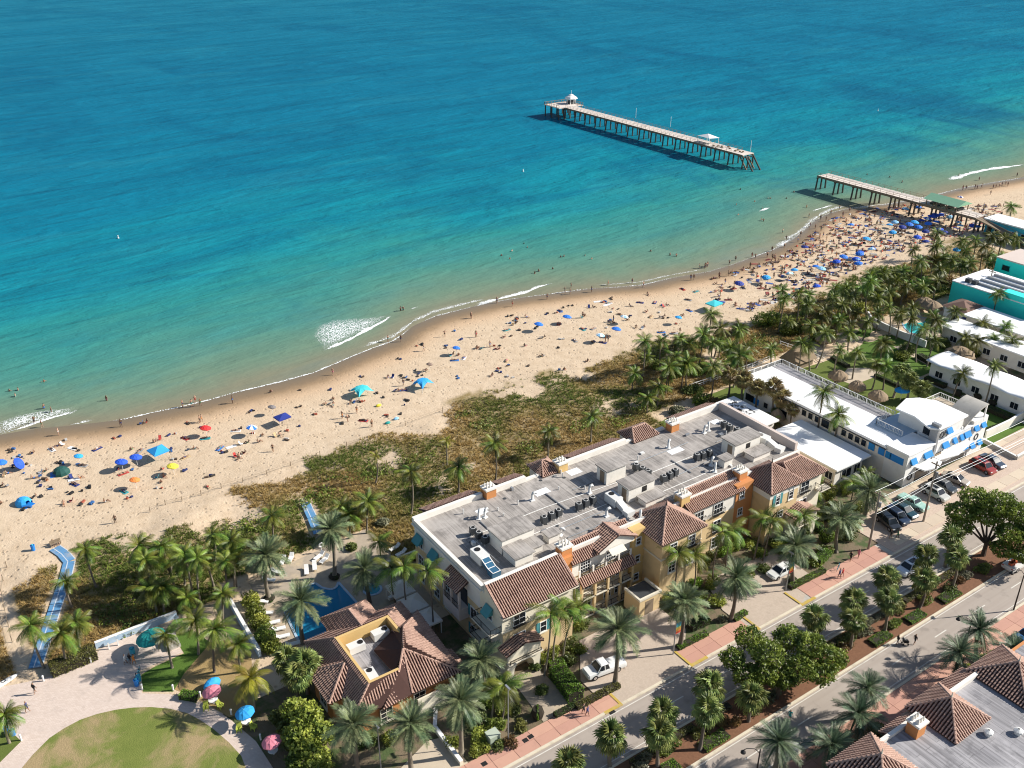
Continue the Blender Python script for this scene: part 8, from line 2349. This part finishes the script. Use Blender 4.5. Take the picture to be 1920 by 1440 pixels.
MARK = []          # (phrase, position) of landmarks used in labels
PEOPLE = []
def person(pos_, pose, rz=None, wear=None, water=0.0, place='sand'):
  rnd = random.Random(int(pos_.x * 131 + pos_.y * 17))
  wear = wear or rnd.choices(list(WEAR), [9, 6, 2, 1, 3, 1, 1, 2, 1])[0]
  o = bpy.data.objects.new('person', BODY[pose]); COL.objects.link(o)
  s = rnd.uniform(.94, 1.06)
  o.location = (pos_.x, pos_.y, pos_.z - water); o.scale = (s, s, s); o.rotation_euler = (0, 0, rnd.uniform(0, 6.28) if rz is None else rz)
  for i, m_ in enumerate((SKIN[rnd.choices([0, 1, 2, 3], [5, 3, 4, 1])[0]], WM[wear], rnd.choice(HAIR))):
    o.material_slots[i].link = 'OBJECT'; o.material_slots[i].material = m_
  o['category'] = 'person'
  PEOPLE.append([o, pose, wear, place, Vector((pos_.x, pos_.y, 0))])
  return o
def zsand(x, y):
  d = float(shore(x)) - y
  return -.2 + min(max(d, -14) * (.07 if d < 0 else .035), .2) if d < 0 else -.2 + min(d * .035, .2)
def at(a, b):
  p = G(a, b, -.05); p.z = zsand(p.x, p.y); return p

Z1 = lambda L: [(x / 4, 600 + y / 4) for x, y in L]
Z2 = lambda L: [(440 + x / 4, 560 + y / 4) for x, y in L]
Z3 = lambda L: [(880 + x / 4, 440 + y / 4) for x, y in L]
Z4 = lambda L: [(1320 + x / 6, 320 + y / 6) for x, y in L]
Z5 = lambda L: [(1600 + x / 6, 320 + y / 6) for x, y in L]
wat = Z1([(70, 530), (135, 522), (115, 570), (330, 460), (330, 660), (385, 685), (258, 770), (800, 600)]) + Z2([(1265, 85), (1245, 88)]) + \
   Z3([(240, 155), (303, 180), (320, 120), (410, 65), (437, 92), (710, 160), (685, 165), (868, 155), (918, 180), (1360, 122), (1505, 152), (1553, 160), (625, 255), (520, 272), (490, 288), (1040, 375), (1222, 358), (763, 395), (1725, 248), (1765, 250), (1783, 240)]) + \
   Z4([(410, 208), (365, 380), (385, 495), (570, 345), (720, 310), (745, 310), (930, 310), (1010, 240), (1155, 410), (655, 420), (645, 555), (668, 565), (885, 695), (1180, 520), (925, 775), (905, 860), (765, 900), (578, 980), (540, 965), (355, 1005), (285, 1050), (15, 1085), (40, 1070)]) + \
   Z5([(155, 40), (410, 70), (548, 130), (1185, 60), (1415, 105), (1840, 60)])
stand = Z1([(315, 800), (440, 865), (910, 800), (1440, 650), (1465, 615), (1505, 640), (1745, 625), (1515, 765), (1500, 775), (1370, 650)]) + Z2([(737, 572), (1150, 320), (1247, 320), (1575, 288), (1810, 290), (1418, 395), (1775, 150), (288, 1150), (808, 900), (848, 925), (917, 860), (1030, 965), (1265, 655), (1915, 368)]) + \
    Z3([(207, 512), (323, 540), (583, 485), (716, 432), (755, 445), (917, 430), (1305, 395), (1660, 340), (1683, 340), (1875, 330), (52, 770), (155, 845), (850, 625), (1578, 745), (1040, 805), (1020, 805), (14, 628), (1080, 655)]) + \
    Z4([(1085, 735), (1055, 800), (710, 975), (768, 1000), (795, 995), (170, 1210), (275, 1185), (315, 1185), (1425, 495), (1520, 440), (1635, 470), (1370, 570), (1310, 550), (1190, 635), (1250, 650), (1340, 750), (1525, 580), (1560, 520), (875, 1140), (900, 1140), (235, 1280), (590, 1210), (1330, 1310), (1375, 1310)]) + \
    Z5([(1230, 215), (1265, 215), (1365, 205), (1390, 210), (1440, 200), (1570, 205), (1600, 200), (1640, 190), (1670, 175), (1710, 165), (1735, 180), (1540, 275), (1400, 470), (1440, 490), (575, 720), (745, 800), (500, 610)])
seat = Z1([(435, 950), (250, 1005), (1160, 920), (990, 975), (1460, 970), (1790, 1045), (255, 1190), (355, 1210), (600, 1190), (1220, 1125), (1230, 1180), (1210, 1225), (60, 1155), (30, 1165), (345, 1140), (255, 1335), (480, 1385), (790, 1370), (10, 1250), (10, 1385), (1100, 770)]) + \
   Z2([(275, 700), (1150, 595), (1435, 548), (1630, 425), (1680, 430), (340, 1030), (210, 1030), (100, 1085), (180, 1080), (40, 1190), (75, 1165), (680, 800), (740, 805), (870, 785), (930, 775), (1240, 695), (740, 762), (1820, 378)]) + \
   Z3([(430, 622), (350, 670), (265, 775), (555, 775), (60, 855), (225, 862), (420, 838), (540, 918), (885, 955), (715, 1015), (170, 1062), (930, 550), (1210, 540), (865, 615), (1180, 645), (1080, 665), (1250, 700), (1310, 700), (1340, 455), (1480, 535), (1330, 585), (1455, 618), (1600, 615), (1840, 435), (1890, 390), (920, 815)])
lie = Z1([(390, 975), (730, 970), (1390, 890), (1540, 892), (1050, 985), (1390, 1035), (1650, 965), (1770, 835), (560, 1235), (925, 1155), (930, 1290), (620, 1095), (1560, 1260)]) + \
   Z2([(1650, 465), (1720, 450), (1260, 690), (965, 918)]) + Z3([(280, 718), (790, 798), (280, 948), (680, 575), (1045, 518), (1280, 512), (670, 672), (850, 712), (930, 708), (1130, 602), (1440, 735), (1470, 758), (1390, 512), (1600, 412), (1700, 428), (1640, 492), (1360, 618), (1650, 572), (1535, 742), (1000, 812)])
for i, (a, b) in enumerate(wat):
  p = at(a, b); p.z = -.2; off = p.y - float(shore(p.x)); person(p, 'standing' if i % 3 else 'reaching', water=min(1.15, max(.2, .1 + off * .05)), place='water')
for i, (a, b) in enumerate(stand): person(at(a, b), ['walking', 'standing', 'walking', 'reaching', 'standing'][i % 5])
for i, (a, b) in enumerate(seat): person(at(a, b), 'sitting' if i % 3 else 'reclining')
TOWELC = {'white': (.75, .74, .72), 'navy': (.03, .05, .2), 'red': (.5, .06, .05), 'teal': (.04, .35, .38), 'grey': (.3, .3, .3), 'sand-striped': (.6, .45, .25), 'blue': (.06, .2, .55)}
TWM = {k: M('towel_' + k, c, .95, .15, 4) for k, c in TOWELC.items()}
TOWELS = []
def towel(p, rz, col, lift=.0):
  m = MB(); n = 6
  for i in range(n + 1): m.v += [(-.45, -.95 + 1.9 * i / n, .015 + .012 * math.sin(i * 2.1 + p.x)), (.45, -.95 + 1.9 * i / n, .015 + .012 * math.sin(i * 1.7))]
  for i in range(n): m.f.append([2 * i, 2 * i + 1, 2 * i + 3, 2 * i + 2]); m.m.append(0)
  o = link('beach_towel', m.mesh('beach_towel', TWM[col]), None, (p.x, p.y, p.z + .05 + lift), (0, 0, rz))
  o['category'] = 'towel'; o['group'] = 'towels on the beach'
  TOWELS.append([o, col, Vector((p.x, p.y, 0))])
for i, (a, b) in enumerate(lie):
  p = at(a, b); rz = U(-.9, .9) + math.pi / 2 * (i % 2); towel(p, rz, list(TOWELC)[i % 7]); p.z += .06; person(p, 'lying', rz)
for a, b in Z1([(545, 965), (1735, 955), (555, 1200)]) + Z3([(1030, 530), (960, 505)]): towel(at(a, b), U(0, 3), 'white')
CHAIRS = []
_ch = {}
def beach_chair(p, rz, col):
  o = thing('beach_chair', None, 'chair', (p.x, p.y, p.z + .02), rz, 'low chairs on the beach')
  if not _ch:
    f = MB()
    for x in (-.27, .27): f.tube([(x, -.3, .02), (x, .3, .25)], .018, 5); f.tube([(x, .3, .02), (x, -.25, .3)], .018, 5); f.tube([(x, .2, .2), (x, .5, .75)], .018, 5)
    _ch['f'] = f.mesh('frame', MT['chrome'])
    for c in TOWELC:
      _ch[c] = (MB().obox((0, 0, .2), (.54, .5, .03)).mesh('seat', TWM[c]), MB().obox((0, .37, .47), (.54, .03, .6), rot=Euler((-.5, 0, 0))).mesh('backrest', TWM[c]))
  link('frame', _ch['f'], o); link('seat', _ch[col][0], o); link('backrest', _ch[col][1], o)
  CHAIRS.append([o, col, Vector((p.x, p.y, 0))])
for i, (a, b) in enumerate(seat):
  if i % 2 == 0:
    p = at(a, b); q = Vector((p.x + U(.6, 1.2) * random.choice((-1, 1)), p.y + U(-.7, .7), p.z)); beach_chair(q, U(0, 6.28), list(TOWELC)[i % 7])

# umbrellas and shelters on the beach
def bu(a, b, col, label, r=1.0, h=1.75, tilt=.18, az=0.0, col2=None):
  p = at(a, b + 9 * (1 if a < 1300 else .6)); umbrella((p.x, p.y, p.z), r * .88, h, col, label, tilt, az, col2); return p
def mark(phrase, p): MARK.append((phrase, Vector((p.x, p.y, 0))))
mark('red umbrella', bu(388, 809, 'red', 'red beach umbrella standing alone on the left beach', 1.2)); mark('yellow umbrella', bu(327, 881, 'yellow', 'yellow beach umbrella on the left beach', 1.15)); mark('orange umbrella', bu(256, 907, 'orange', 'orange beach umbrella on the left beach', 1.0))
bu(6, 874, 'blue', 'blue beach umbrella cut by the left frame edge', 1.2); mark('tipped royal blue umbrella', bu(39, 871, 'royal blue', 'royal blue beach umbrella tipped on its side', 1.3, 1.2, 1.0, -.6)); mark('small teal-blue umbrella', bu(151, 862, 'sky blue', 'small teal-blue beach umbrella above the dark green tent', .9))
mark('left of two royal blue umbrellas', bu(231, 873, 'royal blue', 'royal blue umbrella, left of the pair below the blue canopy', 1.25)); bu(258, 864, 'royal blue', 'royal blue umbrella, right of the pair below the blue canopy', 1.25)
mark('blue and white umbrella', bu(474, 808, 'blue', 'blue and white panelled umbrella on the left beach', 1.2, col2='white'))
mark('dark grey umbrella', bu(512, 769, 'grey', 'dark grey umbrella behind the striped canopy', .9)); mark('family blue umbrella', bu(856, 657, 'blue', 'blue umbrella over a family left of the beach middle', 1.0)); mark('brown umbrella', bu(806, 688, 'dusky brown', 'dusky brown umbrella above the two shade sails', .8))
mark('blue umbrella by the water', bu(1063, 598, 'blue', 'blue umbrella standing higher of two on the middle beach', 1.25)); bu(1010, 612, 'blue', 'blue umbrella standing lower left on the middle beach', 1.25); mark('blue umbrella near the dunes', bu(1155, 621, 'blue', 'blue umbrella nearest the dunes on the middle beach', 1.3))
mark('pale blue and white umbrella', bu(1125, 633, 'pale blue', 'pale blue and white umbrella near the dunes', 1.2, col2='white')); mark('light blue umbrella', bu(1271, 599, 'sky blue', 'light blue umbrella below the turquoise tent', 1.0)); mark('white umbrella', bu(1170, 598, 'white', 'white and blue umbrella amid a seated group', 1.1, col2='pale blue'))
mark('pale cyan shade sail', (lambda p: (sail_tent(p, 3.4, 3.0, 2.0, .2, 'turquoise', 'pale turquoise stretched shade sail on the middle beach'), p)[1])(at(678, 742)))
mark('bright blue shade sail', (lambda p: (sail_tent(p, 3.1, 2.8, 2.0, .3, 'sky blue', 'bright blue stretched shade sail right of the turquoise one'), p)[1])(at(793, 728)))
mark('blue canopy', (lambda p: (canopy_tent(p, 2.9, 2.9, 2.0, .2, 'sky blue', 'bright blue square canopy on the left beach', 0, .7), p)[1])(at(300, 862)))
mark('striped navy canopy', (lambda p: (canopy_tent(p, 2.6, 2.2, 1.7, .15, 'navy', 'navy striped canopy beside the dark grey umbrella'), p)[1])(at(531, 796)))
mark('turquoise tent', (lambda p: (canopy_tent(p, 3.4, 2.8, 1.9, .1, 'turquoise', 'turquoise box tent on the right middle beach'), p)[1])(at(1338, 582)))
def pop_tent(a, b, r, col, label):
  p = at(a, b); o = thing('pop_up_tent', label, 'tent', p, U(0, 6))
  bm = bmesh.new(); bmesh.ops.create_uvsphere(bm, u_segments=10, v_segments=8, radius=r)
  for v in bm.verts: v.co.z = max(0, v.co.z) * .95; v.co.x *= 1.15
  bmesh.ops.delete(bm, geom=[f for f in bm.faces if f.calc_center_median().x > r * .75], context='FACES')
  me = bpy.data.meshes.new('shell'); bm.to_mesh(me); bm.free(); me.materials.append(cloth(col, CL[col])); link('shell', me, o)
  link('groundsheet', MB().box(-r * .8, -r * .7, .01, r * 1.3, r * .7, .03).mesh('groundsheet', MT['bluepaint']), o); MARK.append((col + ' pop-up tent', Vector((p.x, p.y, 0))))
pop_tent(115, 888, 1.35, 'dark green', 'dark green pop-up beach tent'); pop_tent(45, 945, 1.3, 'sky blue', 'bright blue pop-up beach tent near the left edge')
for a, b, c_, w in ((710, 762, 'yellow', 'yellow'), (727, 795, 'teal', 'teal'), (743, 787, 'pale blue', 'pale blue')):
  p = at(a, b); o = thing('beach_bag', w + ' beach bag lying on open sand below the shade sails', 'bag', p)
  bm = bmesh.new(); bmesh.ops.create_icosphere(bm, subdivisions=2, radius=.5)
  for v in bm.verts: v.co = Vector((v.co.x * 1.2, v.co.y * .7, max(-.1, v.co.z * .6 + .2)))
  me = bpy.data.meshes.new('bag'); bm.to_mesh(me); bm.free(); me.materials.append(cloth(c_, CL[c_])); link('bag', me, o); link('handle', MB().tube([(-.3, 0, .4), (-.15, 0, .65), (.15, 0, .65), (.3, 0, .4)], .03, 5).mesh('handle', MT['white']), o)
UMR = []
for i, (a, b) in enumerate(Z4([(1560, 1005), (1245, 1115), (1310, 1140), (1005, 1155), (950, 1195), (690, 1240), (390, 1310), (1255, 1340), (1125, 895), (1740, 960), (1700, 1030), (1725, 1080), (1480, 1060), (1880, 915), (1640, 640)]) +
    Z5([(580, 460), (715, 440), (455, 610), (395, 640), (540, 665), (680, 610), (755, 590), (820, 570), (870, 545), (910, 530), (970, 525), (620, 635), (720, 665), (920, 605), (830, 625), (1075, 550), (1165, 610), (1190, 650), (430, 725), (800, 715), (960, 695), (1010, 725), (710, 780), (1330, 650), (1385, 660), (1570, 655), (1760, 685), (60, 970), (30, 1030), (40, 1080), (190, 915), (140, 800), (800, 830), (1150, 925), (1190, 325)])):
  c_ = ['blue', 'royal blue', 'sky blue', 'blue', 'royal blue', 'navy', 'pale blue'][(i * 3 + i // 4) % 7]
  p = at(a, b + 6); o = umbrella((p.x, p.y, p.z), random.Random(i).uniform(.95, 1.3), 1.85, c_, None, .15, random.Random(i).uniform(0, 6), 'white' if i % 9 == 4 else None, group='umbrellas on the crowded beach by the pier')
  UMR.append([o, c_ + (' and white' if i % 9 == 4 else ''), Vector((p.x, p.y, 0))])

# dense crowd by the pier: singles first, then a mass
rnd = random.Random(21)
def crowd_spot():
  while True:
    a, b = rnd.uniform(1330, 1880), rnd.uniform(385, 585)
    p = at(a, b); d = float(shore(p.x)) - p.y; e = p.y - float(dune_edge(p.x))
    if d < 4 or e < 1.5: continue
    if rnd.random() > min(1, (a - 1300) / 250): continue
    return p
n_single = max(0, 300 - len(PEOPLE) - 22)
for i in range(n_single):
  p = crowd_spot(); ps = rnd.choice(['sitting', 'lying', 'sitting', 'reclining', 'lying', 'standing'])
  if ps == 'lying':
    rz = rnd.uniform(0, 3); towel(p, rz, rnd.choice(list(TOWELC))); p.z += .06; person(p, ps, rz)
  else: person(p, ps)
CV, CF, CC = [], [], []
def mass_add(me, Mx, cols):
  k = sum(len(v) for v in CV)
  v = np.array([tuple(Mx @ q.co) for q in me.vertices]); CV.append(v)
  vc = np.zeros((len(v), 3)); 
  for p_ in me.polygons:
    c = cols[min(p_.material_index, len(cols) - 1)]
    vs_ = list(p_.vertices)
    for q in vs_: vc[q] = c
    CF.append([k + vs_[0], k + vs_[1], k + vs_[2], k + (vs_[3] if len(vs_) > 3 else vs_[2])]) if len(vs_) > 3 else CF.append([k + vs_[0], k + vs_[1], k + vs_[2], k + vs_[2]])
  CC.append(vc)
low = {}
for i in range(620):
  p = crowd_spot(); ps = rnd.choice(['sitting', 'lying', 'sitting', 'reclining', 'lying', 'standing'])
  sk = rnd.choice([(.28, .16, .10), (.20, .11, .07), (.36, .22, .15)]); we = rnd.choice(list(WEAR.values()))
  mass_add(BODY[ps], Matrix.Translation(p) @ Matrix.Rotation(rnd.uniform(0, 6.28), 4, 'Z'), [sk, we, (.05, .03, .02)])
  if i % 2 == 0:
    q = crowd_spot() if i % 4 else p; tm = MB().box(-.45, -.95, .05, .45, .95, .07).mesh('t', TWM['white']); mass_add(tm, Matrix.Translation(q) @ Matrix.Rotation(rnd.uniform(0, 6.28), 4, 'Z'), [rnd.choice([(.03, .05, .2), (.04, .04, .05), (.3, .3, .3), (.5, .48, .45), (.05, .1, .3), (.25, .06, .05)])]); bpy.data.meshes.remove(tm)
  if i % 5 == 0:
    bx = MB().obox((0, 0, .2), (.5, .35, .35)).mesh('t', TWM['white']); q = crowd_spot(); mass_add(bx, Matrix.Translation(q), [rnd.choice([(.03, .05, .2), (.5, .1, .06), (.6, .6, .58), (.05, .05, .05)])]); bpy.data.meshes.remove(bx)
for i in range(420):
  a, b = rnd.uniform(0, 1500), rnd.uniform(560, 960)
  p = at(a, b); d = float(shore(p.x)) - p.y; e = p.y - float(dune_edge(p.x))
  if d < 6 or e < 3: continue
  for j in range(rnd.randrange(1, 4)):
    bx = MB().obox((rnd.uniform(-.8, .8), rnd.uniform(-.6, .6), .14), (rnd.uniform(.25, .9), rnd.uniform(.2, .5), rnd.uniform(.12, .4)), rnd.uniform(0, 3)).mesh('t', TWM['white']); mass_add(bx, Matrix.Translation(p), [rnd.choice([(.03, .04, .12), (.05, .045, .04), (.3, .08, .05), (.02, .02, .022), (.1, .07, .05), (.45, .43, .4), (.04, .12, .3)])]); bpy.data.meshes.remove(bx)
V = np.concatenate(CV); C_ = np.concatenate(CC)
me = bpy.data.meshes.new('beach_crowd'); me.from_pydata(V.tolist(), [], [f if f[2] != f[3] else f[:3] for f in CF])
a_ = me.color_attributes.new('Col', 'FLOAT_COLOR', 'POINT'); c4 = np.ones((len(V), 4), np.float32); c4[:, :3] = C_; a_.data.foreach_set('color', c4.ravel())
me.materials.append(vcolmat('crowd_colours', .7, 0)); tag(link('beach_crowd', me), 'mass of distant sunbathers, towels, bags and gear strewn on the beach', 'crowd', kind='stuff')

# people on the streets and plaza, each described where they are
for a, b, ps, we, rz, lb in [(1094, 1338, 'dressed', 'black', .4, 'person in black walking on the red pavement, left of two'), (1101, 1342, 'dressed', 'navy', .4, 'person in navy walking on the red pavement, right of two'), (1480, 1350, 'dressed', 'teal', 2.0, 'person in teal walking along the near lane by the kerb'),
    (1682, 1208, 'dressed', 'black', 1, 'person in black crossing the near lane beside the stroller'), (1714, 1208, 'dressed', 'black', 1.2, 'person in black crossing the near lane, right of the stroller'), (1573, 1084, 'dressed', 'navy', .2, 'person in navy on the red pavement, left of two by the hedge'), (1579, 1081, 'dressed', 'red', .2, 'person in red on the red pavement, right of two by the hedge'),
    (1669, 1010, 'dressed', 'black', .5, 'person in black beside the black SUV'), (1682, 1009, 'dressed', 'green', .5, 'person in green beside the black SUV'), (1594, 1052, 'dressed', 'black', 1.5, 'person in black near the hotel pavement end'), (1609, 1046, 'dressed', 'pink', 1.5, 'person in pink near the hotel pavement end'),
    (66, 1300, 'dressed', 'black', 2, 'person in black striding across the left plaza'), (52, 1335, 'dressed', 'navy', 1, 'person in navy crouched shadow at the plaza edge, lower left'), (236, 1245, 'dressed', 'white', 1, 'person in white at the kiosk, leftmost'), (245, 1243, 'dressed', 'black', 2, 'person in black at the kiosk'), (252, 1246, 'dressed', 'orange', 4, 'person in orange at the kiosk'),
    (217, 982, 'standing', 'black', 0, 'bather in black standing at the left dune edge'), (100, 1020, 'sitting', 'navy', 0, 'person in navy resting at the beach bench, left'), (109, 1019, 'sitting', 'white', 0, 'person in white resting at the beach bench, right'), (455, 1052, 'reclining', 'red', 1, 'sunbather in red on the pool terrace')]:
  p = G(a, b, .1 if b > 1040 else .05); n0 = len(PEOPLE); o = person(p, ps, rz, we, 0, 'street'); o['label'] = lb; o['group'] = 'people about the streets and plaza'
p = G(1697, 1208, .01); o = thing('stroller', 'dark baby stroller crossing the near lane', 'stroller', p, 1)
link('seat', MB().obox((0, 0, .55), (.5, .7, .35), rot=Euler((.3, 0, 0))).mesh('seat', MT['black']), o); link('hood', MB().obox((0, .25, .85), (.5, .4, .25), rot=Euler((.6, 0, 0))).mesh('hood', MT['ac_dark']), o); link('handle', MB().tube([(-.22, .4, .7), (-.22, .7, 1.0), (.22, .7, 1.0), (.22, .4, .7)], .02, 5).mesh('handle', MT['grey_metal']), o)
for x, y in ((-.25, -.3), (.25, -.3), (-.25, .35), (.25, .35)):
  link('wheel', MB().tube([(x - .02, y, .14), (x + .02, y, .14)], .14, 10).mesh('wheel', MT['black']), o); link('strut', MB().tube([(x, y, .14), (x * .8, y * .6, .45)], .018, 5).mesh('strut', MT['grey_metal']), o)

# ------------------------------------------------------------------ descriptions by nearest landmark
ORD = ['nearest', 'second nearest', 'third nearest', 'fourth nearest', 'fifth nearest', 'sixth nearest', 'seventh nearest', 'eighth nearest', 'ninth nearest', 'tenth nearest', 'eleventh nearest', 'twelfth nearest', 'thirteenth nearest', 'fourteenth nearest', 'fifteenth nearest', 'sixteenth nearest', 'seventeenth nearest', 'eighteenth nearest', 'nineteenth nearest', 'twentieth nearest'] + ['%dth nearest' % i for i in range(21, 140)]
GM = MARK + [('foam patch', G(650, 625)), ('left wave foam', G(60, 785)), ('long wave line', G(985, 548)), ('pier stub tip', Vector((271, 209, 0))), ('green pier roof', Vector((273, 160, 0))), ('shore waves beyond the pier', G(1840, 325)), ('water edge bend', G(1490, 445)), ('broken pier end', Vector((272, 243, 0))), ('cyan pier shop', Vector((275, 140, 0)))]
def by_landmark(items, marks, fmt):
  """items: (obj, key, pos); numbers things of one key around their nearest landmark"""
  buck = {}
  for o, key, p in items:
    ph, q = min(marks, key=lambda m_: (m_[1] - p).length)
    buck.setdefault((key, ph), []).append(((q - p).length, o))
  for (key, ph), L in buck.items():
    L.sort(key=lambda t: t[0])
    for i, (_, o) in enumerate(L): o['label'] = fmt(key, ORD[i], ph)
verb = {'standing': 'standing', 'walking': 'walking', 'reaching': 'with arms out', 'sitting': 'sitting', 'reclining': 'reclining', 'lying': 'lying'}
for q in PEOPLE:
  if q[3] != 'street': q[0]['group'] = 'bathers in the sea' if q[3] == 'water' else 'people on the sand'
by_landmark([(q[0], (q[2], q[1], q[3]), q[4]) for q in PEOPLE if q[3] != 'street'], GM,
      lambda k, n, ph: ('bather in %s wading %s, %s the %s' if k[2] == 'water' else 'bather in %s %s on sand, %s the %s') % (k[0], verb[k[1]], n, ph))
by_landmark([(o, c, p) for o, c, p in TOWELS], GM, lambda k, n, ph: '%s beach towel on the sand, %s the %s' % (k, n, ph))
by_landmark([(o, c, p) for o, c, p in CHAIRS], GM, lambda k, n, ph: '%s low folding beach chair, %s the %s' % (k, n, ph))
by_landmark([(o, c, p) for o, c, p in UMR], [('green pier roof', Vector((273, 160, 0))), ('turquoise tent', at(1338, 582)), ('water edge bend', G(1490, 445)), ('cyan pier shop', Vector((275, 140, 0)))], lambda k, n, ph: '%s umbrella in the crowd, %s the %s' % (k, n, ph))
PM = [('teal kiosk umbrella', KIO), ('hotel pool', Vector((37, 104, 0))), ('pool pavilion', Vector((39, 87, 0))), ('arched hotel gate', Vector((54, 77, 0))), ('white pickup in the drive', G(1132, 1255)), ('first hotel tower', Vector((82, 79, 0))), ('white saloon in the drive', G(1464, 1070)), ('mint classic car', G(1712, 942)),
   ('plaza end of the mat walkway', G(70, 1245)), ('beach end of the mat walkway', G(105, 1028)), ('upper pink umbrella', G(401, 1320)), ('low bungalow', Vector((127, 90, 0))), ('sooty bungalow', Vector((124, 106, 0))), ('turquoise motel pool', G(1722, 610)), ('large turquoise wall', Vector((213, 108, 0))), ('cyan pier shop', Vector((275, 140, 0))),
   ('blue garden umbrella', G(1688, 750)), ('tall thatched house', G(1497, 668)), ('scalloped motel', Vector((175, 86, 0))), ('hotel sea-front chimneys', Vector((80, 104, 0))), ('tiled villa', Vector((84, 40, 0))), ('white SUV on the far lane', G(1706, 1065)), ('merged median trees', G(1440, 1300)), ('grey pole by the gate walk', G(953, 1393)), ('crowded beach dune edge', G(1650, 530)), ('dune footpath', G(1250, 700))]
def palm_word(word, h, adj, kind): return (adj + ' ' if adj else ('tall ' if h > 8.5 else ('short ' if h < 4.2 else ''))) + ({'date_dk': 'dark green ', 'fan_br': 'browning '}.get(kind, '')) + word
for q in PALMS: q[0]['group'] = {'coconut palm': 'coconut palms of the dunes and gardens', 'date palm': 'date palms of the hotel gardens', 'fan palm': 'fan palms of median and gardens', 'slender palm': 'slender palms along the hotel'}[q[1]]
by_landmark([(q[0], palm_word(q[1], q[3], q[4], q[5]), q[2]) for q in PALMS], PM, lambda k_, n, ph: '%s, %s the %s' % (k_, n, ph))
